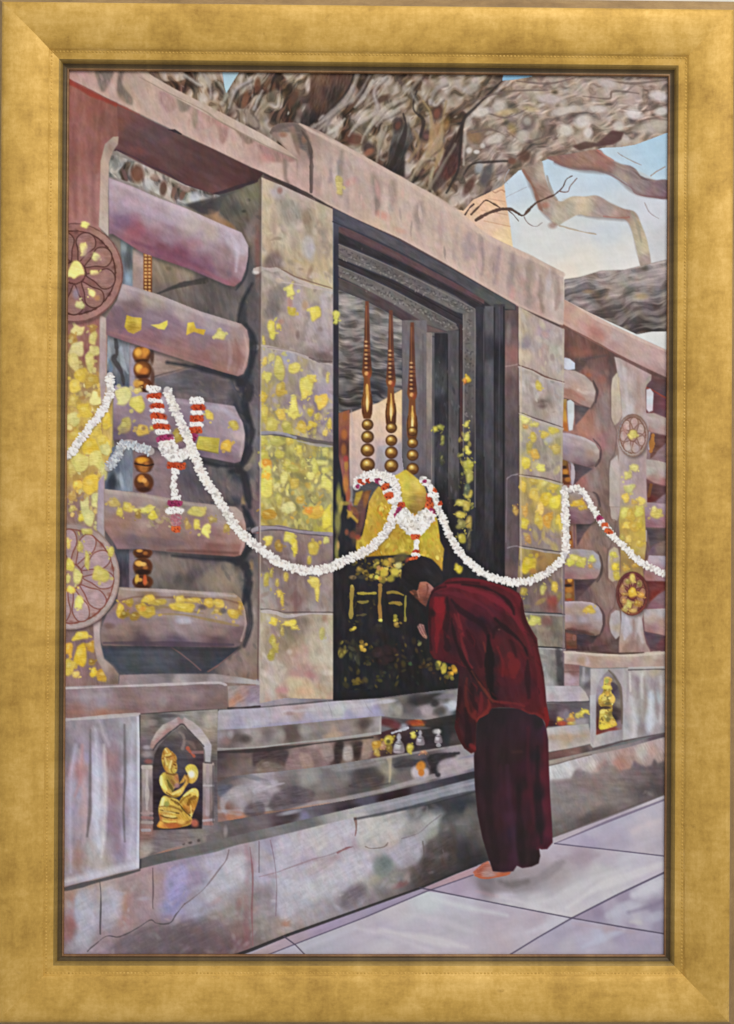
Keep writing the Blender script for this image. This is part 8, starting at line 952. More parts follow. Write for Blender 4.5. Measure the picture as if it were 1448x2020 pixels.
stroke(M((128,372),(150,392)),3,'8a4c36',0.7,1)
hn = area(MK,'hand','hands joined in prayer'); fill(M((183,665),(205,640),(240,650),(252,700),(268,750),(262,770),(235,755),(208,722)),n_(M,(205,660,'94706c'),(230,680,'8c5c58'),(220,710,'9c6a64'),(245,740,'a0705c')),0.9, lab=hn, tex=0.06, size=6)
for q in (M((195,655),(215,700),(245,750)),M((215,645),(235,690),(255,735))): stroke(q,1.4,'5c3834',0.6,0.8)
fill(M((240,520),(290,480),(290,620),(275,640),(270,760),(250,700),(245,640)),'1f1a1c',1.6, alpha=0.8, tex=0)
# robe
rbm = area(MK,'robe','deep red robe wrapped over the bowed back')
robe = M((300,370),(330,335),(390,305),(440,265),(500,250),(600,255),(720,268),(850,300),(960,340),(1040,385),(1068,450),(1085,560),(1115,640),(1150,700),(1190,765),(1200,850),(1225,960),(1245,1060),(1258,1180),(1268,1300),(1285,1400),(1300,1480)) + S((1085,200),(1075,250),(1050,310),(1040,250),(1015,205),(930,155),(870,150),(780,105),(700,85),(560,80),(480,90),(440,150),(345,200),(315,260),(310,380),(312,545),(262,566),(190,512),(130,410),(88,290),(108,120)) + M((508,1400),(525,1200),(535,1060),(505,985),(400,960),(320,932),(290,880),(285,760),(275,640),(282,480))
fill(robe, n_(M,(350,370,'4a1c24'),(420,340,'601a24'),(350,480,'6a1820'),(380,560,'74161e'),(330,600,'5c1a20'),(380,680,'66181f'),(300,560,'2c181c'),(340,820,'561a22'),(400,880,'541a22'),(320,880,'561c20'),(460,500,'401a22'),(460,700,'3a1b22'),(480,850,'381b22'),(520,420,'5a1c26'),(600,450,'5e1c28'),(560,300,'541a20'),(700,330,'5c1820'),(650,380,'661a24'),(780,420,'6a1a26'),(850,350,'54181e'),(880,460,'64182a'),(960,400,'5c1a22'),(1030,450,'641a22'),(1050,560,'581a20'),(540,600,'5a1c26'),(560,720,'541a24'),(620,800,'461922'),(680,850,'421a24'),(640,620,'3c1a26'),(720,620,'2f1b26'),(700,540,'4c1a26'),(780,560,'521a28'),(820,680,'381a22'),(900,650,'421a20'),(950,600,'461a20'),(1000,700,'4c1a20'),(1060,700,'561a1e'),(1120,760,'541c20'),(780,760,'521a22'),(840,800,'561a20'),(900,850,'4a1c20'),(960,850,'4c1b20'),(950,960,'5c1b1f'),(1000,1000,'661c1f'),(930,1040,'64191d'),(1020,1100,'591a22'),(900,1120,'4c1a24'),(1080,1000,'541a24'),(1100,1150,'421b24'),(1000,1200,'4c1a24'),(900,1220,'421b24'),(1160,900,'521a20'),(1190,1050,'561a20'),(1200,1250,'561a22'),(1150,1350,'561b20'),(1250,1400,'661a1c'),(1080,1320,'561a20'),(950,1290,'4c1b22'),(820,950,'2c1b20'),(800,1100,'261a1e'),(830,1200,'2c1a20'),(720,900,'461a22'),(720,1050,'4c1a20'),(760,1150,'4c1c1e'),(620,1000,'3c1b22'),(640,1100,'341b20'),(700,1200,'331b20'),(600,1150,'3a1c20'),(560,1250,'3c1a1f'),(600,1350,'431a1c'),(700,1300,'501a1f'),(750,1380,'5a1b1e'),(680,1400,'5f1c1e'),(560,1450,'381a20'),(620,1500,'331a20'),(450,950,'4a1a22')) + n_(S,(150,200,'35191e'),(220,300,'33191f'),(130,350,'4c1c20'),(250,450,'34191d'),(290,500,'5c1c1f'),(260,200,'421a1d')),0.9, lab=rbm, ang=65, size=34, tex=0.018, hue=0.002, p=1.9)
for q, w, c, a in [(M((330,370),(460,320),(600,345),(760,400),(900,480),(1010,590),(1090,720)),(4,8,10,10,8,6),'701c28',0.6),(M((480,270),(640,270),(800,300),(960,360),(1050,430)),(4,6,6,5),'661a22',0.6),(M((560,310),(720,330),(850,380),(960,470),(1000,560)),(3,6,7,4),'34161c',0.7),(M((420,300),(560,290),(700,300)),(3,5,3),'3c161c',0.6),(M((360,380),(500,390),(640,440),(760,510),(820,570)),(4,8,8,4),'601c28',0.5),(M((290,420),(310,380),(360,345),(420,330)),(3,5,4),'3a161c',0.6),
                   (M((340,430),(370,500),(400,430)),(10,18,8),'82161f',0.55),(M((370,440),(375,600),(350,740),(345,880)),(10,16,10,6),'7a171f',0.5),(M((435,420),(440,560),(420,700),(440,850)),(6,12,14,10),'2f191f',0.55),(M((290,600),(290,760),(300,860)),(5,6,4),'2a161a',0.5),(M((470,440),(540,520),(640,590),(720,640),(780,740)),(5,9,10,6),'2f1820',0.6),
                   (M((500,560),(540,680),(560,790),(600,930),(640,1010)),(3,7,8,5,3),'661f24',0.65),(M((525,560),(545,640),(570,740)),(3,6,3),'7a2228',0.5),(M((470,600),(500,760),(560,920),(640,1050),(740,1180)),(5,9,9,7,4),'2c171c',0.65),(M((600,700),(660,800),(700,900),(720,1000)),(5,9,9,5),'40161f',0.5),(M((740,800),(765,900),(770,1040),(785,1180),(800,1250)),(2,4,4,3),'6a281f',0.6),(M((780,740),(790,900),(790,1060),(805,1200),(840,1270)),(5,12,13,12,5),'221719',0.75),(M((700,1130),(760,1210),(810,1280),(880,1300),(1000,1310),(1080,1330)),(2,4,5,4,3),'702420',0.6),(M((640,1040),(720,1160),(780,1250),(820,1300)),(2,3,3),'5a2a20',0.6),
                   (M((840,600),(900,660),(1000,740),(1080,830),(1110,910)),(4,7,7,5,2),'2b171b',0.7),(M((900,640),(840,690),(820,760)),(4,8,4),'33181e',0.5),(M((960,780),(1000,850),(1010,920)),(4,9,5),'3c191d',0.5),(M((860,840),(900,960),(900,1080)),(5,9,5),'661b20',0.5),(M((960,900),(1000,980),(990,1080)),(8,18,10),'701c20',0.45),(M((1110,950),(1110,1100),(1120,1260)),(6,11,6),'34191f',0.55),(M((1160,840),(1200,1000),(1220,1180),(1240,1380)),(5,9,9,9),'621b22',0.45),(M((1060,470),(1080,600),(1140,720),(1180,800)),(4,7,6,3),'3e171b',0.5),(M((1000,480),(1040,620),(1100,760),(1150,900)),(5,9,8,5),'621a22',0.45),
                   (M((600,1100),(590,1250),(620,1380),(680,1440)),(4,7,7,4),'5a1f1c',0.55),(M((640,1150),(650,1280),(700,1380)),(5,9,5),'2c181c',0.5),(M((720,1220),(720,1320),(700,1400)),(4,7,4),'671c20',0.5),(M((780,1280),(790,1340),(740,1400),(690,1440)),(3,7,6,3),'6f221f',0.6),(M((540,1180),(530,1320),(520,1480)),(6,10,8),'33171c',0.5),(S((200,100),(230,300),(230,480)),(6,11,8),'2b171b',0.5),(S((130,200),(110,300),(150,420),(200,500)),(4,7,8,4),'4f1c1f',0.6),(S((260,480),(300,510)),8,'6c1e20',0.6),(S((310,120),(290,180),(320,210)),(4,8,4),'621f1e',0.6),(S((440,140),(360,190),(320,230)),(3,5,3),'702620',0.6),(S((1040,100),(1070,200),(1060,270)),(8,12,6),'7a181a',0.55),(S((800,100),(880,145),(960,150),(1030,215)),(3,4,4),'681f20',0.6),(S((560,20),(700,60),(860,40)),(6,9,5),'5a1a22',0.4)]: stroke(q, w, tuple(col(c) * (290 if c[0] > '4' else 215)),min(1, a * 1.2),2.0, inside=[rbm])
spots([(M((870,690))[0] + (2.5,2,0,'6a4440')),(M((720,520))[0] + (12,5,20,'581c2c')),(M((840,560))[0] + (14,5,30,'5a1c2c'))],alpha=0.6, soft=1, inside=[rbm])
for i in range(70):                                   # small creases of worn cloth
    x, y = rng.uniform(850,1080),rng.uniform(1150,1420); t = math.radians(62 + rng.normal() * 16); r = rng.uniform(8,26)
    stroke([(x, y),(x + r * 0.5 * math.cos(t) + rng.normal() * 2, y + r * 0.5 * math.sin(t)),(x + r * math.cos(t),y + r * math.sin(t))],(1, rng.uniform(2,5),1),['6c1c24','34141a','5a1820','2c1418','741f22'][i % 5],rng.uniform(0.2,0.5),1.4, inside=[rbm])
PAINT[AREA == rbm] *= 0.94; PAINT[AREA == mk] = np.clip(PAINT[AREA == mk] * np.array([1.12,0.96,0.98]),0,1)
# ---- garlands ------------------------------------------------------------------------------------------
GAR = lambda lbl: area(fresh('painted_garland'),'jasmine_string',lbl)
l = area(fresh('painted_garland'),None,'grey shadowed garland behind the rails')
garland([(214,922),(222,912),(231,898),(238,884),(244,877),(258,875),(274,883),(297,890)],18, lab=l, cols=('b4b8bc','a4a8b0','c0c2c4','969aa4'),shade='6c707c',under=0.6)
l = area(fresh('painted_garland'),None,'short white garland at the left edge'); garland([(217,741),(217,765),(215,785),(205,804),(193,823),(178,841),(161,864),(146,886),(132,900)],15.5, lab=l)
def bands(pts, cols_, lab):
    for (x, y, w, h, a, k) in pts:
        c = {'w': ('ece4dc','f2ece6','d8ccc6'),'r': ('b8401c','c4502a','a83418'),'m': ('963058','a83a68','842a48'),'o': ('c85028','d4602c','b4441c'),'p': ('b06c74','a0606c','c08488')}[k]
        n = max(5, int(w * h * 0.09)); t = math.radians(a); ca_, sa_ = math.cos(t),math.sin(t)
        dab(x, y, w * 0.5, h * 0.55, a, c[2],0.95,0.5, lab=lab)
        for i in range(n):
            u = rng.uniform(-0.47,0.47) * w; v = rng.uniform(-0.42,0.42) * h
            dab(x + u * ca_ - v * sa_, y + u * sa_ + v * ca_, rng.uniform(2,3.4),rng.uniform(1.8,3),rng.uniform(0,180),c[rng.integers(2)],0.9,0.6, lab=lab)
        for i in range(max(1, n // 5)):
            u = rng.uniform(-0.4,0.4) * w; v = rng.uniform(-0.3,0.4) * h
            dab(x + u * ca_ - v * sa_, y + u * sa_ + v * ca_,2,1.2, a + 60,'6a2418' if k in 'ro' else ('5c1c38' if k == 'm' else '988c8c'),0.6,0.8)
G2 = fresh('painted_garland'); gs = area(G2,'jasmine_string','long white garland looped across the doorway')
main = [(330,770),(339,795),(349,818),(366,853),(377,884),(393,922),(407,950),(427,978),(446,1011),(468,1043),(493,1066),(518,1087),(537,1101),(558,1113),(591,1124),(627,1126),(655,1117),(688,1102),(721,1088),(744,1070),(764,1046),(776,1020),(782,990),(782,963),(772,946),(750,937),(727,937),(708,947),(703,960)]
# left festoon with its heart-shaped knot
tf = area(G2,'flower_tassel','red and white tassel hanging from a knot of buds')
heart = zc((690,280),(800,265),(832,335),(850,355),(900,330),(960,320),(960,380),(910,405),(870,425),(840,455),(780,445),(740,405),(705,345))
fill(heart,'d2c8c0',1.2, lab=tf, sm=0); scatter(heart,190,['ece6e0','dcd2cc','f2ece4','d2c8c0','e6dcd4','b4aaa6'],(2.2,4),0.65,60,60,(0.8,1.0),0.55, lab=tf)
bands([(302,768,28,13,5,'w'),(304,782,29,11,-3,'r'),(307,791,28,8,6,'w'),(309,801,27,11,0,'r'),(310,811,29,9,5,'w'),(313,821,31,12,4,'r'),(316,832,30,9,3,'w'),(319,842,33,12,4,'r'),(321,853,31,11,4,'w'),(325,863,33,11,-10,'m'),
       (388,791,27,14,0,'w'),(391,804,28,12,0,'r'),(389,815,24,9,0,'w'),(388,826,26,13,0,'r'),(387,838,26,10,0,'w'),(385,849,25,14,-10,'r'),(381,863,16,14,-50,'m'),
       (348,919,36,13,2,'r'),(346,930,16,10,0,'w'),(344,942,11,14,0,'w'),(342,957,11,16,0,'w'),(344,972,12,14,0,'w'),(347,983,17,10,0,'w'),(345,993,28,12,0,'m'),(345,1007,36,13,0,'w'),(347,1020,20,12,0,'p'),(347,1031,19,12,0,'p'),(347,1044,18,11,0,'o')],None, tf)
garland(main,17, lab=gs)
bl_ = area(G2,'flower_band','red flowers woven into the loop')
for x, y, w, h, a, k in [(713,950,9,16,-70,'r'),(721,947,7,12,80,'w'),(727,948,7,12,80,'r'),(736,946,8,13,85,'w'),(745,949,9,13,-60,'m'),(752,953,8,12,-45,'w'),(760,960,17,12,-25,'o'),(764,970,16,8,-20,'w'),(767,978,17,13,-15,'o'),(772,989,14,8,-15,'w'),(705,960,6,8,0,'m')]: bands([(x, y, w, h, a, k)],None, bl_)
G3 = fresh('painted_garland'); g3 = area(G3,'jasmine_string','white garland sagging over the monk to the right doorpost'); tf3 = area(G3,'flower_tassel','white heart of buds hung on the gilded image')
heart2 = zh((795,650),(850,595),(890,565),(950,630),(1000,660),(1050,610),(1110,575),(1160,600),(1215,650),(1200,705),(1145,760),(1110,820),(1060,865),(1000,875),(930,862),(880,820),(830,765),(785,700))
bands([(792,997,14,12,0,'r'),(785,1010,8,22,30,'m'),(850,993,20,30,10,'o'),(853,1010,16,12,30,'m'),(848,980,12,12,0,'r')],None, tf3)
fill(heart2,'d8d0c6',1.2, lab=tf3); scatter(heart2,330,['ece8e0','dcd6ce','f4eee6','d6cec4','e8e0d6','b4aca2'],(2.2,4),0.65,60,60,(0.8,1.0),0.55, lab=tf3)
bands([(820,1059,16,10,0,'o'),(821,1070,10,10,0,'w'),(821,1080,9,12,0,'w'),(821,1088,14,6,0,'r'),(821,1095,17,7,0,'w'),(816,1101,16,6,-20,'o')],None, tf3)
garland([(833,945),(845,956),(853,968),(859,985),(867,1009),(880,1040),(892,1066),(908,1091),(930,1114),(957,1133),(982,1142),(1010,1148),(1035,1148),(1060,1141),(1083,1127),(1100,1113),(1112,1097),(1117,1070),(1116,1032),(1114,992),(1114,963)],13.5, lab=g3)
bands([(857,968,9,9,0,'o'),(849,962,12,9,30,'w'),(852,975,14,10,0,'w'),(868,993,7,7,0,'r'),(838,949,6,6,0,'m')],None, tf3)
g4 = area(fresh('painted_garland'),None,'thin garland at the right edge with orange flowers'); garland([(1124,967),(1132,962),(1142,964),(1156,979),(1169,1003),(1181,1023),(1197,1042),(1210,1057),(1231,1079),(1253,1100),(1278,1117),(1325,1140)],11.5, lab=g4)
bands([(1182,1023,12,11,40,'m'),(1188,1030,9,7,40,'w'),(1193,1037,15,11,30,'o'),(1196,1042,11,5,30,'w'),(1201,1048,14,10,30,'o')],None, g4)

# ---- last pass over the whole canvas: crisper edges, broken brushwork ---------------------------------
_x, _y = grid((0,0, GW, GH))
_m = 0.5 * vn(_x, _y,5,2.6,62,501) + 0.4 * vn(_x, _y,11,5,75,502) + 0.5 * vn(_x, _y,14,9,30,503) + 0.6 * vn(_x, _y,28,15,60,504) + 0.15 * vn(_x, _y,3,3,0,505)
_calm = np.where(np.isin(AREA,[i for i, a in enumerate(AREAS) if a[0].startswith(('painted_marble','painted_sky','painted_person'))]),0.35,1.0).astype(np.float32)
_calm = blur(_calm,2.0)
PAINT *= (1 + 0.045 * _m * _calm)[..., None]
PAINT += (0.016 * _calm)[..., None] * np.stack([vn(_x, _y,15,8,70,506),0.4 * vn(_x, _y,12,9,20,507),vn(_x, _y,14,10,50,508)],-1)
PAINT += 0.5 * (PAINT - blur(PAINT,1.5)) + 0.22 * (PAINT - blur(PAINT,6.0))
_l = (PAINT @ np.array([0.3,0.59,0.11],np.float32))[..., None]
PAINT[:] = _l + (PAINT - _l) * 0.88
PAINT[:] = np.clip(0.47 + (PAINT - 0.46) * 1.03,0,1)

# ============================================================================
# BUILD - wall, frame, and the painting as one sheet of paint cut along its painted things
# ============================================================================
SW, SH = 0.60, 0.88105547                          # sight size of the painting in metres
def props(o, label=None, cat=None, group=None, kind=None):
    for k, v in (('label', label), ('category', cat), ('group', group), ('kind', kind)):
        if v: o[k] = v
    return o
def empty(name, loc):
    o = bpy.data.objects.new(name, None); scene.collection.objects.link(o); o.location = loc; o.empty_display_size = 0.05; return o
def mesh_obj(name, verts, faces, mat, parent=None, uvs=None, smooth=False):
    me = bpy.data.meshes.new(name); me.from_pydata(verts, [], faces)
    if uvs is not None:
        ul = me.uv_layers.new(name='UVMap'); flat = [c for f in faces for v in f for c in uvs[v]]; ul.data.foreach_set('uv', flat)
    if smooth: me.shade_smooth()
    me.materials.append(mat); o = bpy.data.objects.new(name, me); scene.collection.objects.link(o)
    if parent is not None: o.parent = parent
    return o
def material(name):
    m = bpy.data.materials.new(name); m.use_nodes = True; nt = m.node_tree; return m, nt, nt.nodes['Principled BSDF']
def node(nt, kind, **k):
    n = nt.nodes.new(kind)
    for a, v in k.items():
        if a.startswith('i_'): n.inputs[a[2:].replace('_', ' ')].default_value = v
        else: setattr(n, a, v)
    return n

# ---- gilt frame materials ---------------------------------------------------------------------------
def gold(name, dark, mid, light, rough=0.42, metal=0.35, grain=1.0):
    m, nt, b = material(name); L = nt.links.new
    uv = node(nt, 'ShaderNodeTexCoord')
    def noise(scale, xs, ys, detail=4.0, rgh=0.6):
        mp = node(nt, 'ShaderNodeMapping'); mp.inputs['Scale'].default_value = (xs, ys, 1); L(uv.outputs['UV'], mp.inputs['Vector'])
        n = node(nt, 'ShaderNodeTexNoise'); n.inputs['Scale'].default_value = scale; n.inputs['Detail'].default_value = detail; n.inputs['Roughness'].default_value = rgh
        L(mp.outputs[0], n.inputs['Vector']); return n.outputs['Fac']
    def mixf(a, b_, f):
        n = node(nt, 'ShaderNodeMix'); n.data_type = 'FLOAT'; n.inputs[0].default_value = f; L(a, n.inputs[2]); L(b_, n.inputs[3]); return n.outputs[0]
    streak = noise(60, 0.30, 2.6, 5); cross = noise(80, 2.2, 0.6, 4); cloud = noise(34, 1, 1, 6, 0.72); fine = noise(260, 1, 1.3, 3)
    patch = noise(9, 1, 1.6, 3, 0.6)
    f = mixf(mixf(mixf(streak, cross, 0.5), mixf(cloud, fine, 0.25), 0.68), patch, 0.30)
    r = node(nt, 'ShaderNodeValToRGB'); L(f, r.inputs[0]); e = r.color_ramp.elements
    e[0].position = 0.36; e[0].color = (*dark, 1); e[1].position = 0.64; e[1].color = (*light, 1); k = e.new(0.5); k.color = (*mid, 1)
    spk = noise(46, 1, 1, 6, 0.75); sr = node(nt, 'ShaderNodeMapRange', clamp=True); sr.inputs[1].default_value = 0.62; sr.inputs[2].default_value = 0.74; L(spk, sr.inputs[0])
    mx = node(nt, 'ShaderNodeMix'); mx.data_type = 'RGBA'; mu = node(nt, 'ShaderNodeMath', operation='MULTIPLY'); L(sr.outputs[0], mu.inputs[0]); mu.inputs[1].default_value = 0.55
    L(mu.outputs[0], mx.inputs[0]); L(r.outputs[0], mx.inputs[6]); mx.inputs[7].default_value = (dark[0] * 0.72, dark[1] * 0.66, dark[2] * 0.6, 1)
    L(mx.outputs[2], b.inputs['Base Color']); b.inputs['Metallic'].default_value = metal
    rr = node(nt, 'ShaderNodeMapRange'); rr.inputs[3].default_value = rough + 0.13; rr.inputs[4].default_value = rough - 0.08; L(f, rr.inputs[0]); L(rr.outputs[0], b.inputs['Roughness'])
    bp = node(nt, 'ShaderNodeBump'); bp.inputs['Strength'].default_value = 0.25 * grain; bp.inputs['Distance'].default_value = 0.0008; L(mixf(streak, fine, 0.4), bp.inputs['Height']); L(bp.outputs[0], b.inputs['Normal'])
    return m
GOLD = gold('brushed_gilt', (0.34, 0.184, 0.026), (0.585, 0.355, 0.070), (0.81, 0.535, 0.165), 0.60, 0.24)
RIM = gold('worn_gilt_rim', (0.20, 0.115, 0.04), (0.32, 0.19, 0.07), (0.44, 0.28, 0.11), 0.5, 0.25)
BRONZE = gold('antiqued_shaded_bronze', (0.045, 0.027, 0.010), (0.085, 0.053, 0.018), (0.15, 0.095, 0.032), 0.55, 0.15)  # cove: dark antique glaze and the recess's shade, both put into the colour
FILLET = gold('red_gilt', (0.10, 0.045, 0.02), (0.24, 0.12, 0.05), (0.42, 0.25, 0.11), 0.5, 0.2)
GLAZE_SHADE = gold('glazed_shaded_gilt', (0.16, 0.098, 0.022), (0.29, 0.185, 0.042), (0.42, 0.28, 0.08), 0.55, 0.25)  # in-between tone, fades the cove's glaze and painted shade into the gilt

# ---- the wall ------------------------------------------------------------------------------------------
mw, nt, b = material('wall_paint'); tn = node(nt, 'ShaderNodeTexNoise', i_Scale=90.0); bp = node(nt, 'ShaderNodeBump', i_Strength=0.15); nt.links.new(tn.outputs['Fac'], bp.inputs['Height']); nt.links.new(bp.outputs[0], b.inputs['Normal'])
b.inputs['Base Color'].default_value = (0.62, 0.63, 0.60, 1); b.inputs['Roughness'].default_value = 0.8
wall = mesh_obj('wall', [(-2, 0.022, 0), (2, 0.022, 0), (2, 0.022, 3), (-2, 0.022, 3), (-2, 0.12, 0), (2, 0.12, 0), (2, 0.12, 3), (-2, 0.12, 3)], [(0, 1, 2, 3), (5, 4, 7, 6), (3, 2, 6, 7), (0, 3, 7, 4), (1, 5, 6, 2)], mw); props(wall, kind='structure')

# ---- the frame: four mitred rails, each with beads, a dark cove, a thin fillet and a worn outer rim -------------
frame = props(empty('picture_frame', (0, 0, HANG - SH / 2 - 0.07)), 'wide brushed gold picture frame with beaded inner edge and dark antiqued cove with shade in its colour', 'picture frame')
def sweep(name, profile, mat, parent, side, smooth=True, sub=40):
    """profile = (outward from the sight edge, towards the viewer); one mitred length for one side"""
    wide = {'left': 0.0017, 'right': -0.0002, 'top': 0.0002, 'bottom': 0.0}   # the rails are not all quite the same width
    def wd(u, sd): k = min(max((u - 0.03) / 0.03, 0), 1); return u + wide[sd] * k * k * (3 - 2 * k)
    prof = np.array(profile); d = np.concatenate([[0], np.cumsum(np.hypot(*np.diff(prof, axis=0).T))])
    hw, hh = SW / 2, SH / 2; verts, uvs, faces = [], [], []
    n = sub
    for i in range(n + 1):
        t = i / n
        for (u, h), dd in zip(profile, d):
            if side in ('top', 'bottom'):
                a, e = -hw - wd(u, 'left'), hw + wd(u, 'right'); x = a + (e - a) * t; z = (hh + wd(u, side)) * (1 if side == 'top' else -1); uvs.append((x + (3.1 if side == 'top' else 7.7), dd + 0.3))
            else:
                a, e = -hh - wd(u, 'bottom'), hh + wd(u, 'top'); z = a + (e - a) * t; x = (hw + wd(u, side)) * (1 if side == 'right' else -1); uvs.append((z + (12.3 if side == 'right' else 17.9), dd + 0.7))
            verts.append((x, -h, z + HANG))
    m = len(profile)
    flip = side in ('top', 'left')
    for i in range(n):
        for j in range(m - 1):
            q = (i * m + j, (i + 1) * m + j, (i + 1) * m + j + 1, i * m + j + 1); faces.append(q[::-1] if flip else q)
    o = mesh_obj(name, [(x, y, z) for x, y, z in verts], faces, mat, None, uvs, smooth); return o
def adopt(o, parent):
    o.parent = parent; o.matrix_parent_inverse = parent.matrix_world.inverted()
bpy.context.view_layer.update()
FACE = [(0.0172, 0.0143), (0.0190, 0.0158), (0.0235, 0.0172), (0.030, 0.0196), (0.040, 0.0222), (0.050, 0.0236), (0.0565, 0.0236), (0.0592, 0.0226), (0.0603, 0.0208)]
OUTER = [(0.0603, 0.0208), (0.0606, 0.0196), (0.0640, 0.0150), (0.0690, 0.0100), (0.0742, 0.0048), (0.0746, -0.0205)]
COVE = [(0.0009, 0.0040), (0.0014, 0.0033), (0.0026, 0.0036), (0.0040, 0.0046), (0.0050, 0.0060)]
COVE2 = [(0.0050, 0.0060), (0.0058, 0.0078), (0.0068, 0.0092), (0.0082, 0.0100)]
COVE3 = [(0.0082, 0.0100), (0.0104, 0.0108), (0.0125, 0.0114), (0.0142, 0.0119), (0.0160, 0.0127), (0.0172, 0.0143)]
FIL = [(-0.0007, 0.0010), (-0.0005, 0.0034), (0.0002, 0.0041), (0.0009, 0.0040)]
ICO = None
for side in ('top', 'right', 'bottom', 'left'):
    rail = sweep('frame_rail', FACE, GOLD, frame, side); adopt(rail, frame)
    bpy.context.view_layer.update()
    for nm, pr, mt in (('outer_rim', OUTER, RIM), ('dark_cove', COVE, BRONZE), ('cove_shoulder', COVE2, GLAZE_SHADE), ('bead_channel', COVE3, GOLD), ('sight_fillet', FIL, FILLET)):
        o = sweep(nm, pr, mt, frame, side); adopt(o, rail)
    # the row of small pressed beads between face and cove
    hw, hh = SW / 2 + 0.0155, SH / 2 + 0.0155; Ln = hw if side in ('top', 'bottom') else hh
    nb = int(2 * Ln / 0.0036); vs, fs, us = [], [], []
    for k in range(nb):
        c = -Ln + (k + 0.5) * 2 * Ln / nb
        base = len(vs); R1, R2, Hh = 0.00178, 0.0017, 0.0007
        for ring, (rr, hz) in enumerate(((1.0, 0.0), (0.72, 0.7), (0.0, 1.0))):
            for q in range(6 if rr else 1):
                a = q * math.pi / 3; al, ac = c + R1 * rr * math.cos(a), R2 * rr * math.sin(a)
                y = -(0.0119 + Hh * hz)
                if side == 'top': p = (al, y, hh + ac + HANG)
                elif side == 'bottom': p = (al, y, -hh - ac + HANG)
                elif side == 'right': p = (hw + ac, y, al + HANG)
                else: p = (-hw - ac, y, al + HANG)
                vs.append(p); us.append((al * 3, ac * 3 + 0.5))
        for q in range(6):
            r = (q + 1) % 6
            fs.append((base + q, base + r, base + 6 + r, base + 6 + q)); fs.append((base + 6 + q, base + 6 + r, base + 12))
    bd = mesh_obj('bead_row', vs, fs, GOLD, None, us, True); adopt(bd, rail); bd['kind'] = 'stuff'
    bm = bmesh.new(); bm.from_mesh(bd.data); bmesh.ops.recalc_face_normals(bm, faces=bm.faces); bm.to_mesh(bd.data); bm.free()

# ---- the paint sheet --------------------------------------------------------------------------------------------
NX, NY = 860, 1262
EX = 0.0035                                         # canvas runs on a little under the frame
X = np.linspace(-SW / 2 - EX, SW / 2 + EX, NX + 1); Z = np.linspace(SH / 2 + EX, -SH / 2 - EX, NY + 1)
XX, ZZ = np.meshgrid(X, Z)
def to_sketch(x, z):                                # canvas metres -> the painter's sketch grid
    v = np.stack([x - CX, np.full_like(x, CD), z - CZ], -1)
    a = v @ np.array(_r2); bq = v @ np.array(_u2); c = v @ np.array(_fwd); s = 2020 * 50 / 36
    return 724 + s * a / c, 1010 - s * bq / c
def sample(img, sx, sy):
    u = np.clip(sx - GX0 - 0.5, 0, GW - 1.01); v = np.clip(sy - GY0 - 0.5, 0, GH - 1.01)
    i = v.astype(int); j = u.astype(int); fv = (v - i)[..., None]; fu = (u - j)[..., None]
    return (img[i, j] * (1 - fu) + img[i, j + 1] * fu) * (1 - fv) + (img[i + 1, j] * (1 - fu) + img[i + 1, j + 1] * fu) * fv
SX, SY = to_sketch(XX, ZZ)
pic = np.clip(blur(PAINT, 0.4), 0, 1)
C = sample(pic, SX, SY)
lin = np.where(C <= 0.04045, C / 12.92, ((C + 0.055) / 1.055) ** 2.4)
_b = (1, XX, ZZ, XX * ZZ, ZZ * ZZ, XX * XX)           # pigment = colour as seen / light falling there (measured on a white canvas)
_ill = sum(k * t for k, t in zip((0.941, 0.187, 0.320, 0.244, 0.044, -0.156), _b))[..., None] * np.array([1.024, 1.002, 0.96])
lin = np.clip(lin / _ill, 0.0, 0.9)
lum = pic @ np.array([0.3, 0.59, 0.11], np.float32)
rel = sample((lum - blur(lum, 4.0))[..., None], SX, SY)[..., 0]
YY = -(0.0003 * np.clip(rel * 3, -1, 1) + 0.0004)
fx = 0.5 * (XX[:-1, :-1] + XX[1:, 1:]); fz = 0.5 * (ZZ[:-1, :-1] + ZZ[1:, 1:])
qx, qy = to_sketch(fx, fz)
LABEL = AREA[np.clip((qy - GY0).astype(int), 0, GH - 1), np.clip((qx - GX0).astype(int), 0, GW - 1)].astype(np.int32)
# clean up stray specks of a few faces so that every passage of paint is whole
def components(L):
    h, w = L.shape; par = list(range(0)); ids = np.zeros((h, w), np.int32); starts = []; prev = []
    def find(a):
        while par[a] != a: par[a] = par[par[a]]; a = par[a]
        return a
    size = []; 
    for y in range(h):
        row = L[y]; cut = np.flatnonzero(np.diff(row)) + 1; s = np.concatenate([[0], cut]); e = np.concatenate([cut, [w]])
        cur = []; k = 0
        for a, b_ in zip(s.tolist(), e.tolist()):
            n = len(par); par.append(n); size.append(b_ - a); ids[y, a:b_] = n; lab = row[a]
            while k < len(prev) and prev[k][1] <= a: k += 1
            kk = k
            while kk < len(prev) and prev[kk][0] < b_:
                if prev[kk][2] == lab:
                    r1, r2 = find(n), find(prev[kk][3])
                    if r1 != r2: par[r1] = r2
                kk += 1
            cur.append((a, b_, lab, n))
        prev = cur
    root = np.array([find(i) for i in range(len(par))]); tot = np.bincount(root, weights=size, minlength=len(par))
    return root[ids], tot
for _ in range(3):
    comp, tot = components(LABEL); small = tot[comp] < 28
    if not small.any(): break
    L2 = LABEL.copy()
    for _k in range(8):                             # grow neighbours over the specks
        m = small & (L2 == LABEL) if _k == 0 else m
        for dy, dx in ((0, 1), (0, -1), (1, 0), (-1, 0)):
            sh = np.roll(np.roll(L2, dy, 0), dx, 1); ok = np.roll(np.roll(small, dy, 0), dx, 1)
            t = small & ~ok; L2[t] = sh[t]; small = small & ~t
        if not small.any(): break
    LABEL = L2
mp_, nt, b = material('oil_paint'); L_ = nt.links.new
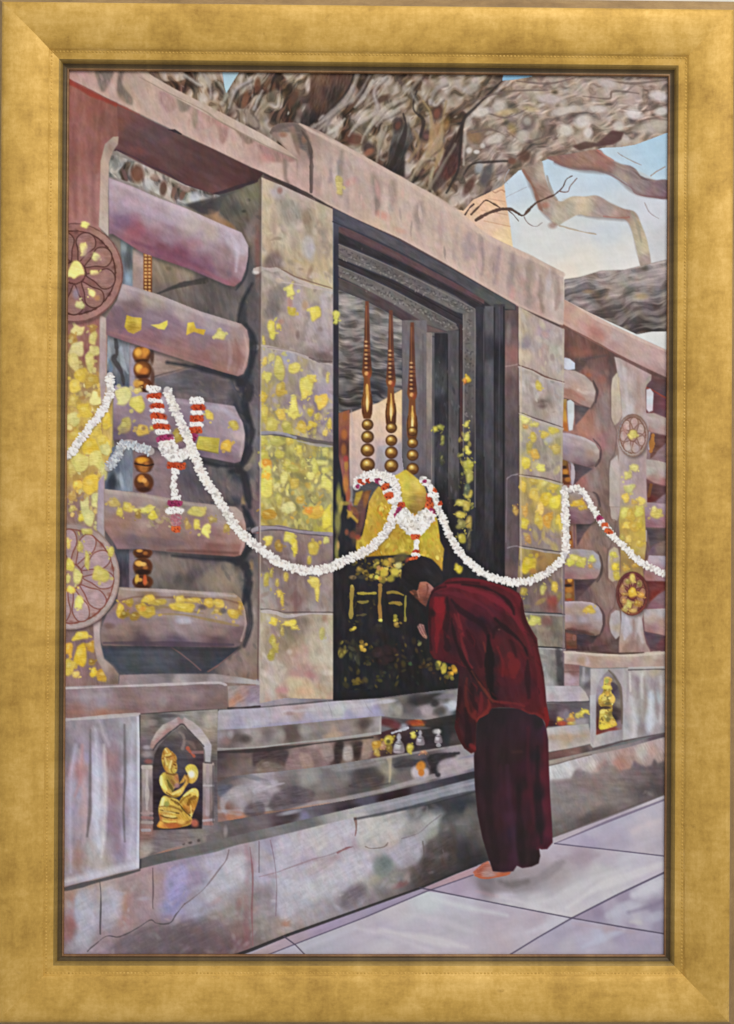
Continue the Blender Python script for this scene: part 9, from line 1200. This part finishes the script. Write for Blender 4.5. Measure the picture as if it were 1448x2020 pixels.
at = node(nt, 'ShaderNodeAttribute', attribute_name='paint'); tc = node(nt, 'ShaderNodeTexCoord'); geo = node(nt, 'ShaderNodeNewGeometry')
w1 = node(nt, 'ShaderNodeTexWave', wave_type='BANDS', bands_direction='X', i_Scale=230.0, i_Distortion=1.2); w2 = node(nt, 'ShaderNodeTexWave', wave_type='BANDS', bands_direction='Z', i_Scale=230.0, i_Distortion=1.2)
L_(geo.outputs['Position'], w1.inputs['Vector']); L_(geo.outputs['Position'], w2.inputs['Vector'])
mx = node(nt, 'ShaderNodeMath', operation='MAXIMUM'); L_(w1.outputs['Fac'], mx.inputs[0]); L_(w2.outputs['Fac'], mx.inputs[1])
br = node(nt, 'ShaderNodeTexNoise', i_Scale=420.0, i_Detail=3.0); L_(geo.outputs['Position'], br.inputs['Vector'])
ad = node(nt, 'ShaderNodeMath', operation='ADD'); L_(mx.outputs[0], ad.inputs[0]); L_(br.outputs['Fac'], ad.inputs[1])
bp = node(nt, 'ShaderNodeBump', i_Strength=0.10, i_Distance=0.0004); L_(ad.outputs[0], bp.inputs['Height']); L_(bp.outputs[0], b.inputs['Normal'])
L_(at.outputs['Color'], b.inputs['Base Color']); b.inputs['Roughness'].default_value = 0.62; b.inputs['Specular IOR Level'].default_value = 0.18

painting = props(empty('painting', (0, 0, HANG - SH / 2)), 'oil painting of a monk bowing at a gilded shrine beside an old tree', 'painting'); bpy.context.view_layer.update()
mb, nt2, b2 = material('raw_canvas_board'); b2.inputs['Base Color'].default_value = (0.45, 0.38, 0.28, 1)
bv = [(sx * (SW / 2 + EX), y, HANG + sz * (SH / 2 + EX)) for y in (0.0004, 0.018) for sx, sz in ((-1, -1), (1, -1), (1, 1), (-1, 1))]
adopt(mesh_obj('backing_board', bv, [(0, 1, 2, 3), (5, 4, 7, 6), (0, 4, 5, 1), (1, 5, 6, 2), (2, 6, 7, 3), (3, 7, 4, 0)], mb), painting)
P3 = np.stack([XX, YY, ZZ + HANG], -1).reshape(-1, 3).astype(np.float32); C4 = np.concatenate([lin.reshape(-1, 3), np.ones((lin.size // 3, 1))], 1).astype(np.float32)
def paint_mesh(name, faces_idx):
    r, c = faces_idx // NX, faces_idx % NX; W1 = NX + 1
    q = np.stack([r * W1 + c, (r + 1) * W1 + c, (r + 1) * W1 + c + 1, r * W1 + c + 1], 1)
    used, inv = np.unique(q, return_inverse=True); inv = inv.reshape(-1).astype(np.int32); nf = len(q)
    me = bpy.data.meshes.new(name); me.vertices.add(len(used)); me.vertices.foreach_set('co', P3[used].ravel())
    me.loops.add(nf * 4); me.loops.foreach_set('vertex_index', inv); me.polygons.add(nf); me.polygons.foreach_set('loop_start', np.arange(0, nf * 4, 4, dtype=np.int32))
    me.update(calc_edges=True)
    ca = me.color_attributes.new('paint', 'FLOAT_COLOR', 'POINT'); ca.data.foreach_set('color', C4[used].ravel()); me.shade_smooth(); me.materials.append(mp_); return me
comp, tot = components(LABEL)                       # each separate passage of one painted thing is an object of its own
order = np.argsort(comp.ravel(), kind='stable'); cs = comp.ravel()[order]; cuts = np.concatenate([[0], np.flatnonzero(np.diff(cs)) + 1, [len(order)]])
runs = {}
for a, b_ in zip(cuts[:-1], cuts[1:]): runs.setdefault(int(LABEL.ravel()[order[a]]), []).append(order[a:b_])
pieces, extra = {}, []
for lab, r in runs.items():
    r.sort(key=lambda q: -len(q)); big = [q for q in r if len(q) >= 28] or r[:1]
    pieces[lab] = np.concatenate([big[0]] + [q for q in r if len(q) < 28 and q is not r[0]])
    extra += [(lab, q) for q in big[1:]]
plain = lambda s: s.split('#')[0].replace('painted_', '')
roots = {}
def part_root(part):
    if part not in roots:
        own = [i for i in pieces if AREAS[i][0] == part and AREAS[i][1] is None]
        if own:
            idx = np.concatenate([pieces[i] for i in own]); o = bpy.data.objects.new(plain(part), paint_mesh(plain(part), idx))
            lbl = [AREAS[i][2] for i in own if AREAS[i][2]]
            if lbl: o['label'] = lbl[0]
        else:
            o = bpy.data.objects.new(plain(part), None); o.empty_display_size = 0.02
        scene.collection.objects.link(o); o.parent = painting; o.matrix_parent_inverse = painting.matrix_world.inverted(); roots[part] = o
    return roots[part]
for i in sorted(pieces): part_root(AREAS[i][0])
for i in sorted(pieces):
    part, sub, lbl = AREAS[i]
    if sub is None: continue
    o = bpy.data.objects.new(sub, paint_mesh(sub, pieces[i])); scene.collection.objects.link(o); o.parent = roots[part]
    if lbl: o['label'] = lbl
for lab, q in extra:
    part, sub, lbl = AREAS[lab]; nm = sub or plain(part) + '_section'
    o = bpy.data.objects.new(nm, paint_mesh(nm, q)); scene.collection.objects.link(o); o.parent = roots[part]
